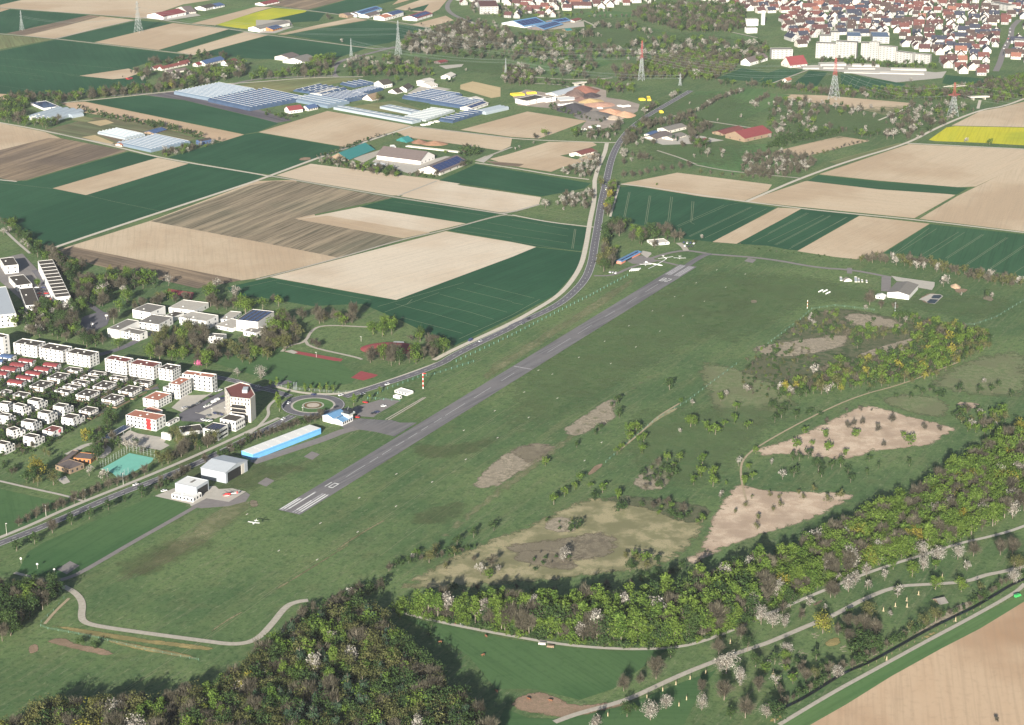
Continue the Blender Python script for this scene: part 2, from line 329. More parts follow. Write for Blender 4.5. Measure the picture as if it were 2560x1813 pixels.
# ---------------------------------------------------------------- ground and fields
gm = grassmat()
g = MB(); g.add([(-6000, -1500, 0), (6000, -1500, 0), (6000, 9000, 0), (-6000, 9000, 0)], [(0, 1, 2, 3)])
tag(g.obj('ground', gm), kind='structure')
FD = '''crop_field crop 00 0,-10 250,-10 0,45
crop_field crop 00 0,88 90,85 800,135 60,300 -40,300
ploughed_field brown 00 800,135 905,145 560,240 220,320 60,300
ploughed_field peach 00 0,72 90,80 0,108
ploughed_field soil 00 0,45 260,-15 1800,-60 2290,-60 1640,40 1390,125 1300,158 1240,164 0,66
ploughed_field soil 00 905,147 1200,178 490,345 220,320 560,240
crop_field crop 00 525,345 1240,184 1560,210 840,380
ploughed_field soil 00 845,380 1550,208 2050,262 1420,448
crop_field crop2 00 1425,450 2052,264 2190,280 1580,466
ploughed_field soil 00 1585,468 2200,286 2400,316 1740,492
crop_field crop 00 1745,497 2400,320 3280,435 3050,510 2680,530 2300,530 2000,500
meadow dry 00 -20,312 485,352 -20,445
crop_field crop 00 -20,462 500,355 1740,502 1330,560 1180,610 1300,700 1330,790 900,840 500,850 -20,848
ploughed_field soil 00 710,680 1150,615 1265,650 1130,700 1010,711
ploughed_field peach 00 -20,840 170,850 60,900 -20,900
crop_field crop 00 770,910 1280,855 1650,900 2293,1055 2500,1105 2310,1182 2190,1203
flower_bed tunnel 00 1300,852 1560,825 2293,975 2620,1080 2480,1100 2293,1052 1650,898
ploughed_field peach 00 550,925 760,912 2188,1207 1990,1268 1650,1190 940,1040 700,1000
nursery_field nursery 00 400,1165 850,1050 1300,1100 1760,1240 1500,1330 1100,1322
ploughed_field straw 00 780,1095 950,1072 1020,1100 900,1130
ploughed_field dry 00 610,1070 740,1040 860,1068 760,1095
ploughed_field straw 00 730,1230 850,1210 1020,1280 990,1300
ploughed_field brown 00 870,1205 1130,1190 1150,1250 1060,1275
ploughed_field soil 00 -20,1100 400,1182 545,1240 430,1240 -20,1350
ploughed_field brown 00 -20,1350 430,1238 545,1240 1140,1352 230,1614 130,1622 -20,1600
crop_field crop 10 -20,-30 130,2 240,-3 1150,-263 1410,-211 1690,-158 2370,-52 2290,-8 385,622 300,600 170,430 60,330 -20,330
ploughed_field soil 10 470,65 1410,-209 1690,-156 770,126
ploughed_field soil 10 500,622 1350,355 2293,0 2650,-10 3030,690 2293,872 2150,892 660,590
ploughed_field stub 11 -943,360 -60,40 150,0 380,5 1215,150 350,335 1315,515 740,688 560,650 0,540
ploughed_field brown 10 500,625 660,588 2165,888 1770,962 1200,830 820,745
crop_field crop 11 -260,955 -60,905 130,868 1255,1067 2510,592 2950,640 2870,800 2680,1020 2293,1225 1780,1475 1650,1420 1300,1250 950,1100 500,1120 100,1050 -200,1020
ploughed_field sand 11 125,860 1700,449 2293,547 2510,590 2293,680 1255,1065
crop_field crop 11 1715,443 1900,388 2205,312 2293,318 2970,418 2915,630 2510,588 2293,543
ploughed_field sand 11 370,342 930,232 1880,380 1320,513
ploughed_field soil 11 370,343 640,310 1560,462 1320,512
crop_field crop 11 935,228 1225,152 2185,295 1885,378
ploughed_field sand 01 180,1572 490,1468 1850,1638 1560,1752 1220,1752 400,1615
ploughed_field sand 11 1295,138 1625,8 2553,145 2533,213 2293,272 2180,280
crop_field crop 01 1640,1618 1970,1472 3000,1642 2940,1690 2560,1762 2293,1718
ploughed_field soil 01 22,1185 640,995 1390,1125 800,1318
crop_field crop 01 -790,1412 -300,1270 -100,1207 18,1190 795,1322 145,1565 0,1550
ploughed_field soil 01 1250,1180 1410,1137 2293,1242 2280,1310 2195,1350 1850,1300 1350,1230
ploughed_field soil 01 1830,1165 2430,1000 2965,1085 2670,1195 2530,1243 2293,1228
ploughed_field soil 02 -200,1425 -60,1390 330,1272 720,1274 760,1300 560,1370 430,1395 580,1430 720,1372 790,1382 770,1420 450,1500 350,1540 0,1488
ploughed_field brown 02 -240,1440 110,1470 60,1495 -140,1480
ploughed_field soil 12 975,25 1480,-75 2330,32 2292,85 2080,178 1700,140 1100,40
crop_field crop 12 960,57 1060,44 2060,192 2370,238 1795,545 1560,520 1180,400 870,330 900,250
ploughed_field soil 12 1795,545 2383,238 2590,248 2293,415 2010,562
crop_field crop 13 -278,562 0,411 300,252 820,307 270,620 180,615 0,580
ploughed_field soil 13 262,628 820,311 1448,382 1030,640 790,700 600,680
crop_field crop2 13 1030,650 1450,386 2500,500 2500,860 2180,850 2080,820 1640,760 1500,700 1200,650
ploughed_field soil 13 -200,182 330,2 400,-3 1680,124 1310,333
crop_field crop2 13 355,0 450,-55 1000,2 1795,62 1690,122 1000,75
ploughed_field soil 03 458,1562 1260,1292 2450,1348 2450,1396 1860,1672 1700,1678 1000,1620
ploughed_field soil 13 1355,338 1700,132 2450,-235 2450,470 2293,452
rape_field rape 03 1440,1255 1600,1142 1680,1132 2450,1147 2450,1312 1900,1280 1500,1265
ploughed_field soil 03 1645,1126 1900,998 2100,962 2450,870 2450,1143
ploughed_field soil 03 65,1355 640,1220 912,1263 320,1406
meadow dry 03 545,1450 1170,1282 1230,1292 612,1473
ploughed_field soil 03 60,842 500,856 1303,926 1060,1038 850,985 650,950 250,900
crop_field crop2 03 -60,750 -20,660 130,615 325,625 200,690 30,748
crop_field crop 03 200,770 370,636 530,650 440,770
crop_field crop 03 650,660 1235,752 1150,805 655,797
crop_field crop2 03 1590,672 1990,712 1950,812 1560,747
ploughed_field straw 03 2070,725 2180,690 2245,700 2230,722
crop_field crop2 02 1830,705 2060,610 2300,655 2200,735
crop_field crop 02 2200,735 2310,690 2310,740
ploughed_field brown 01 0,35 400,-20 830,-8 460,88 200,55
crop_field crop 01 490,95 850,-12 1300,-12 900,95 760,130
rape_field rape 01 -370,222 0,112 150,72 460,92 440,110 60,190 -30,262 -130,258
nursery_field crop 01 100,190 460,105 620,118 560,190 300,205
ploughed_field soil 00 1715,213 2293,62 2450,65 2293,108 1925,228
meadow meadow 00 1600,185 1940,120 2293,35 2293,62 1710,211
ploughed_field soil 01 190,310 520,232 870,160 1000,180 620,242 260,312
crop_field crop 01 275,312 1010,183 1660,272 1500,325 1420,310 1190,385 960,423
ploughed_field soil 01 1380,225 1700,142 1772,182 1550,245
ploughed_field soil 01 1240,80 1500,-10 1720,-10 1640,85 1560,125
ploughed_field peach 01 1220,45 1290,-12 1420,-12
crop_field crop 01 1340,95 1550,38 1500,100
meadow dry 01 -280,790 0,735 500,693 945,705 440,800 130,852 -60,840
ploughed_field straw 01 1830,762 1940,730 2190,785 2190,866 2110,880 1830,800
meadow meadow 02 1560,1060 1900,830 2160,790 2293,800 2000,1120 1700,1070
meadow meadow 02 1450,1330 1800,1310 2293,1290 2400,1480 2000,1560 1500,1450
meadow meadow 02 700,220 1100,220 1560,320 1500,370 900,290
meadow meadow 02 100,520 700,480 900,560 600,680 200,650
meadow meadow 01 1300,480 1900,500 2293,560 2293,640 1700,600
meadow meadow 02 450,140 820,92 1100,115 1090,150 700,172 480,165
meadow meadow 02 1960,300 2210,345 2180,400 1960,420
ploughed_field straw 02 300,280 480,240 600,270 600,320
meadow meadow 02 1420,1010 1650,820 1900,820 1620,1030 1560,1060
meadow meadow 02 1780,1080 2200,830 2500,850 2000,1120
ploughed_field clay 33 370,1623 700,1440 1100,1190 1550,940 1900,760 2293,520 2500,400 2700,2100 400,2100
meadow meadow 33 90,1640 300,1500 700,1280 1100,1060 1500,850 1900,640 2280,450 2293,520 1900,760 1550,940 1100,1190 700,1440 330,1650
meadow lawn 31 1250,640 1850,765 2293,860 2900,940 3300,965 3700,940 3500,1080 3200,1300 2900,1400 2500,1300 2150,1300 1900,1000 1500,750
meadow lawn 32 -200,1700 -60,1480 150,1560 400,1570 620,1540 1000,1450 1500,1250 1830,1130 1700,1300 1500,1700
meadow lawn 21 -900,-150 100,-150 650,-60 900,110 860,190 500,230 150,170 -200,60
meadow lawn 20 -20,1130 700,1290 300,1440 -20,1560
meadow lawn 20 1180,1640 1700,1310 1550,1240 1380,1200 1100,1320 700,1480 400,1610 250,1700 150,1900 560,1930 700,1890
meadow dry 01 820,960 1240,900 1540,1000 1350,1030'''
for ln in FD.split('\n'):
    a, k, v, s = ln.split(' ', 3); field(a, k, v, s)
# worn patches (soft edged)
TAN = patchmat('worn_tan_grass', (.33, .31, .185), (.20, .215, .11), .2, .2, .95, .55, RWANG)
HEATH = patchmat('heath', (.20, .175, .125), (.36, .31, .235), .25, .1, .5)
HEATHD = patchmat('dark_heath', (.14, .12, .088), (.23, .20, .14), .12, .1, .6)
SANDP = patchmat('bare_sand', (.56, .45, .34), (.46, .35, .26), .08, .02, .32)
SCRUBG = patchmat('scrub_ground', (.055, .085, .036), (.14, .145, .085), .14, .1, .6)
DRYG = patchmat('dry_meadow', (.34, .30, .18), (.22, .215, .115), .07, .1, .6)
OCH = patchmat('ochre_bank', (.38, .30, .13), (.24, .21, .09), .3, .1, .5)
FADE = patchmat('brown_turf', (.135, .135, .068), (.10, .12, .055), .1, .15, .95, .32)
LINE = patchmat('mown_line', (.30, .27, .16), (.18, .18, .09), .4, .3, .8, .8)
DIRT = patchmat('dirt', (.30, .21, .15), (.24, .18, .12), .25, .1, .5)
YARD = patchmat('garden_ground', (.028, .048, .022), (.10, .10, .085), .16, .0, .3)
GDRY = patchmat('pale_green_meadow', (.12, .165, .07), (.19, .205, .11), .2, .1, .7)
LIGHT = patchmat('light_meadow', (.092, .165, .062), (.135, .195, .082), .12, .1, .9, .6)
PD = '''garden_ground YARD 3 A -40,440 300,540 1100,720 1900,740 2500,860 2900,960 2560,1130 2300,1330 2000,1450 1700,1620 1500,1740 1250,1850 900,2030 300,2180 -40,2330
meadow DRYG 9 22 -1050,2000 -700,1800 -280,1600 0,1495 300,1370 620,1200 900,1210 1240,1250 1830,1310 1760,1420 1700,1620 1450,1800 1380,1860 900,1900 500,1960 0,2000 -600,2050 -1050,2050
heath HEATHD 7 22 500,1560 700,1500 900,1520 1000,1620 900,1750 600,1800 300,1780 -80,1700 -200,1640 100,1600
heath HEATHD 7 32 0,60 350,40 520,120 640,200 500,260 200,200 0,160
heath HEATH 6 22 255,1480 320,1400 480,1370 620,1440 600,1520 400,1535
scrub_ground SCRUBG 8 13 -200,1640 60,1400 370,1160 620,1130 900,1160 1300,1250 1760,1330 2080,1430 1700,1623 1500,1760 700,1790 100,1980 -300,1960 -430,1790
heath HEATH 6 13 630,1185 900,1180 1250,1270 1280,1330 1100,1320 760,1320
heath HEATH 6 13 20,1450 400,1400 700,1350 760,1450 600,1520 100,1600 -230,1500
heath HEATH 6 13 750,1570 1000,1480 1280,1400 1350,1370 1260,1470 1000,1560 800,1610
sand_patch SANDP 9 23 -220,860 -240,800 0,740 210,670 390,590 640,470 850,370 920,375 1350,500 1650,560 1720,625 1620,650 1500,740 1300,775 950,800 850,850 700,880 500,870 250,840 100,830 0,850
sand_patch SANDP 9 22 2020,1080 2140,1105 2290,1145 2590,1150 2930,1160 3140,1185 2940,1290 2760,1390 2500,1480 2290,1540 2100,1600 1980,1650 1760,1756 1600,1850 1440,1860 1440,1820 1640,1680 1720,1560 1760,1400 1880,1220 1960,1120
sand_patch SANDP 2 23 1660,350 1900,365 1900,400 1760,430
heath HEATH 5 22 390,630 640,470 900,290 950,330 940,400 950,500 850,560 760,580 620,680
heath HEATH 5 22 -400,1110 -200,900 -40,790 120,725 260,720 440,750 330,850 160,960 0,1040 -100,1120 -300,1140
heath HEATHD 5 22 -60,800 120,728 260,725 430,752 320,840 140,930 60,860
heath HEATH 5 22 1030,1100 1200,920 1250,860 1400,900 1510,960 1430,1080 1340,1170 1180,1150
scrub_ground SCRUBG 8 22 680,1200 1100,1180 1500,1240 1830,1300 1740,1450 1500,1450 1240,1330 900,1260
meadow GDRY 12 23 1320,220 1700,-40 2400,-150 2400,330 2100,330 1700,300 1500,230
meadow GDRY 9 23 900,330 1250,260 1650,330 1640,520 1300,480
meadow GDRY 8 23 -700,-30 -300,20 400,330 0,560 -300,640 -500,500
bank OCH 2.5 30 395,725 600,738 800,770 1300,850 1920,920 1905,962 1700,945 1250,885 850,835 700,800
bank OCH 2 30 830,830 1240,900 1700,990 1800,1040 1500,1000 1100,925
mown_grass TAN 8 21 -300,1230 0,1220 40,1290 -250,1500 -560,1700 -1000,1940 -1400,2060 -1000,1750 -500,1400
mown_grass TAN 5 12 -300,1700 300,1350 1050,860 1180,850 900,1080 500,1330 100,1580 -300,1850
mown_grass FADE 14 21 -700,650 0,900 650,820 800,900 350,1040 -200,1260 -600,1180 -900,1000
mown_grass FADE 14 21 1330,700 1700,740 2250,620 2200,760 1700,900 1400,860
mown_grass FADE 12 21 1300,1380 1700,1250 2000,1200 1800,1450 1400,1480
mown_grass FADE 14 30 900,250 1300,350 1700,150 2100,-50 1600,-100 1100,100
mown_grass FADE 12 12 1500,1000 1850,930 2200,1100 1700,1300 1350,1250
mown_grass FADE 10 13 -200,950 200,900 500,1000 200,1100
mown_grass TAN 7 21 1300,1900 1900,1300 2600,780 3400,200 3800,-120 3750,-30 3300,330 2500,980 1900,1420 1500,1800
mown_line LINE 1.6 21 700,1685 900,1540 1170,1395 1180,1410 920,1560 720,1700
mown_line LINE 1.6 31 120,430 500,200 840,-10 860,0 520,215 140,445
mown_line LINE 1.6 30 1870,790 2020,680 2170,600 2180,620 2030,700 1890,800
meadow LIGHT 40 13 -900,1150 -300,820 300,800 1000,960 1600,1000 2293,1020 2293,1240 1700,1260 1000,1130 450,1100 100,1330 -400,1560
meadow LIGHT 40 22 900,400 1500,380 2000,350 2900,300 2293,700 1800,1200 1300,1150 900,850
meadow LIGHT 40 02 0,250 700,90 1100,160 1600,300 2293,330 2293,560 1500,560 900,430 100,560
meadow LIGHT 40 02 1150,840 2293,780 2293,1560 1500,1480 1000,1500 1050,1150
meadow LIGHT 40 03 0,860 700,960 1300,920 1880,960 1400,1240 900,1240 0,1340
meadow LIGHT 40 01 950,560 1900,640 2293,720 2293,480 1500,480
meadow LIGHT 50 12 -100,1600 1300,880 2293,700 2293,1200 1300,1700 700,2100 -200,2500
heath HEATHD 3 20 2220,1240 2300,1230 2330,1290 2250,1310
dirt DIRT 4 30 380,870 560,830 700,900 960,940 1060,1000 960,1010 700,960 480,900
dirt DIRT 4 30 240,920 340,890 360,960 260,1000
dirt DIRT 4 32 -20,1400 240,1290 420,1380 580,1440 1000,1400 1100,1380 1090,1440 850,1500 620,1550 380,1570 200,1530 -20,1480
heath HEATHD 3 12 2120,1075 2180,1060 2210,1085 2160,1100
heath HEATHD 3 13 1900,1050 1960,1010 2040,1060 1990,1085
dirt DIRT 2.5 13 1650,960 1800,965 1790,1000 1680,1005
dirt DIRT 2 13 1350,1050 1440,1000 1560,1020 1530,1090 1430,1105 1380,1080
dirt DIRT 3 01 370,1440 400,1410 500,1408 490,1440
track_bank DIRT 3 22 670,1000 740,920 830,900 800,950 680,1030
track_bank DRYG 4 22 1180,600 1300,470 1500,390 1480,430 1320,510 1190,620
bank OCH 1.5 33 -20,1600 100,1530 250,1470 560,1290 900,1080 1400,830 1900,570 2230,380 2260,400 1900,600 1400,862 900,1112 560,1325 250,1505 100,1590
heath HEATH 4 33 700,1130 1000,960 1300,800 1500,690 1560,620 1800,500 1870,530 1700,630 1450,750 1100,930 900,1050
straw_patch OCH 2 33 490,900 560,840 650,830 660,900 560,930
clay_patch DIRT 2 33 400,540 500,490 480,530 410,560'''
for ln in PD.split('\n'):
    a, k, w, v, s = ln.split(' ', 4); patch(a, v, s, globals()[k], float(w))
# tractor lines in the crops, one object
tl = MB()
TRK = '''12 1045,100 1000,325|12 1058,100 1012,328|12 1230,130 1190,385|12 1244,130 1204,388|12 1422,140 1395,360|12 1438,142 1412,362|12 1612,180 1602,370 1635,388|12 1630,182 1615,350
12 1480,400 1900,215|12 1490,408 1940,215 2040,195|12 1580,495 2140,232|12 1590,500 2150,235|12 1730,508 2280,248|12 2150,548 2293,480
13 0,470 350,285|13 0,478 365,288|13 0,545 500,305|13 60,570 560,308|13 75,572 560,315|13 190,610 700,325|13 210,588 710,325
13 1140,645 1445,422|13 1155,652 1510,428|13 1345,680 1710,455|13 1400,692 1760,460|13 1590,690 1920,478|13 1605,694 1935,480|13 1745,765 2135,505|13 1760,768 2150,508|13 1985,785 2293,575|13 2000,788 2293,590|13 2210,820 2293,765
11 1360,1130 1600,1190 1990,1305|11 1500,1075 1900,1170 2130,1240|11 1800,960 2293,1080|11 1950,915 2293,1000|11 1650,1015 2250,1175|11 1820,1415 2050,1310 2293,1200|11 1090,1125 1500,1010 1860,910|11 1150,1175 1640,1000|11 1300,1220 1850,1365|11 1250,1100 1360,1130|11 1350,1105 1400,1060
11 180,910 600,990 1030,1068|11 -100,950 190,885
12 0,345 510,432|12 0,415 500,493|12 0,482 490,555|12 0,535 380,600 640,640|12 560,430 535,605|12 573,430 548,605|12 80,260 510,330|12 260,250 620,318|12 620,350 480,330
12 0,1000 200,1050|12 0,1090 100,1108|12 0,1200 250,1058
11 1780,440 2293,510|11 1240,185 2060,310|11 1900,410 2293,480|11 2070,372 2293,410
00 0,640 400,690|00 0,585 900,700|00 0,770 460,830|00 260,705 395,725|00 600,670 720,690|00 0,520 1100,620|00 130,640 330,665
01 300,280 1200,275|01 290,300 1100,330|01 320,320 1200,345|01 1100,300 1400,330
03 690,680 640,770|03 770,690 700,795|03 830,700 770,790|03 920,715 875,780|10 780,128 1000,180 1430,270|10 0,15 400,60 470,68'''
for ln in TRK.split('\n'):
    for it in ln.split('|'):
        v, s = it.split(' ', 1); stripmesh(tl, P(v, s), .42, lift(.13))
TRM = flatmat('tramline_soil', (.20, .225, .14), 1, .2, .3)
tag(tl.obj('tractor_tracks', TRM, ), kind='structure')
# ---------------------------------------------------------------- roads, tracks, paths
R = {}
RD = '''track GRAVEL 4 00 -20,68 600,115 1300,162
track GRAVEL 4 00 -20,303 500,347 1740,494
track GRAVEL 4 00 505,347 850,262 1215,178 1310,160 1500,190 2060,262 2400,318
track GRAVEL 4 01 -110,290 100,312 980,430 1080,440
road OLDASPH 7 01 1050,440 1270,430 1300,440
track GRAVEL 4 01 150,62 500,98 740,132
track GRAVEL 4 01 880,160 1250,195 1660,275
road OLDASPH 8 01 1760,-20 1700,60 1750,130 1900,190 2060,250 2090,290
road OLDASPH 8 01 1250,420 900,510 760,545 700,600 690,660 720,690
road OLDASPH 7 01 690,680 400,690 0,705 -300,780 -800,830 -1300,860
track PATHM 4 00 540,925 1000,880 1560,818
track PATHM 4 01 -400,760 0,738 500,695 960,690
track PATHM 4 00 -20,1097 400,1172 1100,1330 1450,1420 2293,1558 2430,1585
track GRAVEL 3 00 430,1185 1050,1305
track PATHM 3.5 10 -20,-12 150,5
track PATHM 5 11 -1910,632 -1300,425 0,0 120,-45 700,-260 1400,-490
track GRAVEL 4 01 1420,1135 2293,1240
track GRAVEL 4 11 100,-50 400,0 1220,143 2190,292 2250,300
track GRAVEL 4 11 2170,292 2293,280 2540,210
track GRAVEL 3 11 0,885 740,692 1320,520 1700,442 2200,300 2300,310
track PATHM 3 12 0,305 330,370 690,410 745,415
track GRAVEL 3 11 1270,135 1620,0
track GRAVEL 3.5 01 2293,1320 2200,1355 1970,1440
track PATHM 3.5 02 -330,1460 0,1505 400,1575 690,1610
track PATHM 3.5 02 -20,1240 180,1255 500,1268 850,1280 930,1280
track PATHM 5 02 850,1285 830,1380 770,1500 740,1623
track PATHM 5 12 740,-5 740,170 700,350 685,450 660,600 620,760 520,920 400,1040 200,1160 0,1272 -500,1500 -700,1605
sidewalk PATHM 4 21 1760,-40 1300,130 900,262 720,290 420,283 150,212
track PATHM 4.5 03 -190,1805 0,1725 260,1612 700,1450 1260,1285 1500,1150 1900,985 2100,958 2293,888 2400,840
track PATHM 3.5 12 975,28 1200,52 1700,130 2090,185
track PATHM 3.5 12 2080,183 2293,210 2600,248 3100,300 3600,345 4586,462
track PATHM 2.5 12 960,40 900,240 880,320
track PATHM 4 03 1240,1285 2293,1338
track PATHM 3 03 990,1080 1180,1000 1310,930
track PATHM 4 03 1880,975 1900,900
track GRAVEL 3.5 02 1640,1070 1900,1110 2293,1170
track GRAVEL 3 02 1650,1480 1900,1530 2293,1570 2600,1600
track GRAVEL 3 02 1300,1350 1520,1420 1650,1475
track GRAVEL 4 02 160,690 560,720 900,700
track GRAVEL 3.5 02 200,750 450,760 530,790
track GRAVEL 4 02 640,185 740,230 740,250
track GRAVEL 3 03 30,750 360,628
road OLDASPH 9 03 2040,640 2080,560 2110,450 2180,330 2180,250 2250,180
track GRAVEL 3.5 02 1970,290 2200,340
taxiway OLDASPH 5 12 1780,657 2293,695 2740,780 3040,795 3400,865
taxiway OLDASPH 5 12 1230,700 1380,650 1540,622 1640,632 1780,657
taxiway RUNM 7 12 1560,765 1640,710 1730,660 1790,657
taxiway OLDASPH 4 12 1290,710 1400,735 1500,760
taxiway GRAVEL 6 12 1560,625 1540,590 1490,555
taxiway OLDASPH 4 12 735,850 900,850 1050,780 1140,750 1260,712
taxiway OLDASPH 9 13 1060,860 1055,990
taxiway OLDASPH 5 13 730,780 730,830
taxiway OLDASPH 9 21 -30,900 350,775 640,678 760,625 900,590
track OLDASPH 4 20 1780,1280 1500,1440 1180,1620 960,1750 700,1900 600,1935 510,1965
track GRAVEL 4.5 30 560,380 680,440 745,530 725,660 760,710 900,745 1400,815 1800,868 2100,908 2293,870 2430,730 2560,560 2660,520 2760,508
track GRAVEL 3 30 130,260 350,320 510,345
track DIRTT 2 30 620,490 500,600 400,720
track DIRTT 1.6 22 950,800 1180,610 1300,490 1500,370
track DIRTT 1.6 22 2100,1250 2040,1000 2070,850 2293,700 2700,480 3100,300 3500,200 4000,0
path CONC 3 31 1220,590 1500,670 1850,745 2293,830 2800,915 3343,950 3750,935 4000,880 4300,760 4450,690
path CONC 3 33 -60,650 80,600 270,515 500,420 800,295 1160,170 1400,100 1700,0 1980,-60 2200,-120 2400,-200
path GRAVEL 4 32 380,1600 580,1525 900,1440 1080,1380 1500,1180 1830,1050 2160,930 2293,890 2640,740 2890,640 3140,500 3440,380 3740,365 4070,345 4240,280 4390,255 4600,200
track GRAVEL 3 33 100,1623 560,1345 900,1160 1400,885 1900,620 2230,430 2300,360
footpath CONC 2.5 20 -20,1062 250,1125 600,1200 740,1245
sidewalk CONC 3.5 20 -20,1580 300,1450 500,1355 750,1250 1200,1072 1750,842 2293,590 2500,500
footpath CONC 2.5 21 190,325 100,400 120,470 60,540 0,600 -60,640
road ASPH 7 20 2600,170 2293,255 2100,290 1900,380 1750,450
track GRAVEL 1.2 21 1160,515 1425,362 1500,318
track GRAVEL 1.2 21 1185,520 1450,362 1520,316
track GRAVEL 3 11 230,1530 300,1470 440,1450 500,1330 620,1290 1000,1310
track GRAVEL 3 11 440,1430 480,1490 900,1580 950,1600
road ASPH 6 10 650,1000 900,1180
footpath CONC 3 10 30,430 130,530 270,650
road ASPH 6 10 480,1070 350,850 310,800
road CONC 5 20 900,860 1000,780 830,710 600,830
road ASPH 6 20 850,400 1000,330 1270,250 1420,230
road ASPH 5 20 400,300 560,230 700,160 800,60
road ASPH 7 10 880,1560 1100,1500 1300,1390 1500,1300'''
DIRTT = flatmat('bare_earth_track', (.33, .27, .18), 1, .2, .4)
for ln in RD.split('\n'):
    a, k, w, v, s = ln.split(' ', 4); road(a, v, s, float(w), globals()[k])
main = smooth(P('02', '1600,815 1400,930 1200,1045 1050,1160 950,1290 890,1420 850,1600') + P('12', '838,40 800,200 770,400 735,600 715,740 655,890 520,1030 380,1130 140,1240 0,1300') + P('11', '2293,1312 2000,1450 1750,1575') + P('21', '1680,5 1400,115 1050,228 790,312'), False, 2)
ctr = (gz(S('21', 313, 388)) + gz(S('21', 710, 388))) / 2
sw = smooth(P('21', '330,480 180,560 -10,650') + P('20', '1900,850 1500,1020 1000,1205 500,1430 -50,1645'), False, 2)
nw = smooth(P('21', '300,308 170,262 -20,222') + P('20', '2100,165 1800,110'), False, 2)
def mroad(name, pts, w, centre=True):
    road(name, None, pts, w, ASPH, .34, 0)
    mb = MB(); z = lift(.40)
    stripmesh(mb, shift(pts, w / 2 - .35), .3, z); stripmesh(mb, shift(pts, -(w / 2 - .35)), .3, z)
    if centre: dashes(mb, pts, .28, 6, 5, z)
    tag(mb.obj('road_markings', PAINT), kind='structure')
mroad('road', main, 8.5); mroad('road', sw, 7.5); mroad('road', nw, 7.5)
def ring(name, c, r0, r1, mat, level, n=64):
    z = lift(level); mb = MB(); vs = []
    for i in range(n):
        a = 2 * math.pi * i / n; vs += [(c.x + r0 * math.cos(a), c.y + r0 * math.sin(a), z), (c.x + r1 * math.cos(a), c.y + r1 * math.sin(a), z)]
    if r0 < .01: mb.add([(c.x + r1 * math.cos(2 * math.pi * i / n), c.y + r1 * math.sin(2 * math.pi * i / n), z) for i in range(n)], [tuple(range(n))])
    else: mb.add(vs, [(2 * i, 2 * i + 1, (2 * i + 3) % (2 * n), (2 * i + 2) % (2 * n)) for i in range(n)])
    return tag(mb.obj(name, mat), kind='structure')
ring('roundabout_road', ctr, 16, 25.5, ASPH, .36); ring('roundabout_kerb', ctr, 16.2, 17.9, CONC, .38)
ring('roundabout_lawn', ctr, 0, 16.2, fieldmat('meadow', 0), .37)
ring('roundabout_marking', ctr, 24.6, 24.9, PAINT, .42)
FLOW = flatmat('flower_ring', (.42, .36, .30), 1, .3, .8)
ring('flower_bed', ctr, 7.6, 8.8, CONC, .42); ring('flower_bed', ctr, 5.9, 6.6, TARTAN, .42); ring('flower_bed', ctr, 0, 5.2, FLOW, .42)
# runway
rp = [_a - RU * 1 + RV * 9.3, _b + RU * 1 + RV * 9.3, _b + RU * 1 - RV * 9.3, _a - RU * 1 - RV * 9.3]
sheet('runway', rp, RUNM, .34)
DM = MB(); RM = MB(); RWN = MB(); zr = lift(.40)
def rbox(mb, s0, s1, t0, t1):
    zq = zr - (.008 if mb is RWN else 0) + .00015 * (len(mb.f) % 40)
    q = [_a + RU * s0 + RV * t0, _a + RU * s1 + RV * t0, _a + RU * s1 + RV * t1, _a + RU * s0 + RV * t1]
    mb.add([(p.x, p.y, zq) for p in q], [(0, 1, 2, 3)])
def spos(v, x, y):
    d = gz(S(v, x, y)) - _a; return d.dot(RU)
for s in ('795,1030 965,922', '1005,898 1085,850', '1115,828 1200,775', '1235,752 1315,705', '1350,683 1430,633', '1465,612 1530,575', '1580,540 1650,498', '1690,480 1860,370', '1940,322 2090,225', '2180,168 2293,95'):
    (x0, y0), (x1, y1) = nums(s); rbox(DM, spos('21', x0, y0), spos('21', x1, y1), -.22, .22)
for s in ('150,1510 270,1455', '360,1505 520,1410', '590,1370 715,1290', '830,1220 915,1165', '1030,1100 1120,1045', '1195,998 1310,925'):
    (x0, y0), (x1, y1) = nums(s); rbox(DM, spos('12', x0, y0), spos('12', x1, y1), -.2, .2)
for t in (-9.0, -7.0, -4.6, 1.8, 3.9, 6.2): rbox(RWN, 0, 39 if t > -5 else 24, t, t + 1.4)
for t, s0, s1 in ((-9.0, 1, 22), (-7.3, 3, 23), (-4.4, 4, 37), (1.6, 5, 24), (4.0, 5, 38), (6.3, 4, 37.5)): rbox(RM, s0, s1, t + .2, t + 1.25)
for t in (-7.8, -5.6, -3.5, 1.4, 3.6, 5.8): rbox(RWN, RLEN - 38, RLEN - 1, t, t + 1.7)
rbox(RWN, spos('22', 90, 50) - 1, spos('22', 90, 50) + 0.5, -8.5, 8.5)
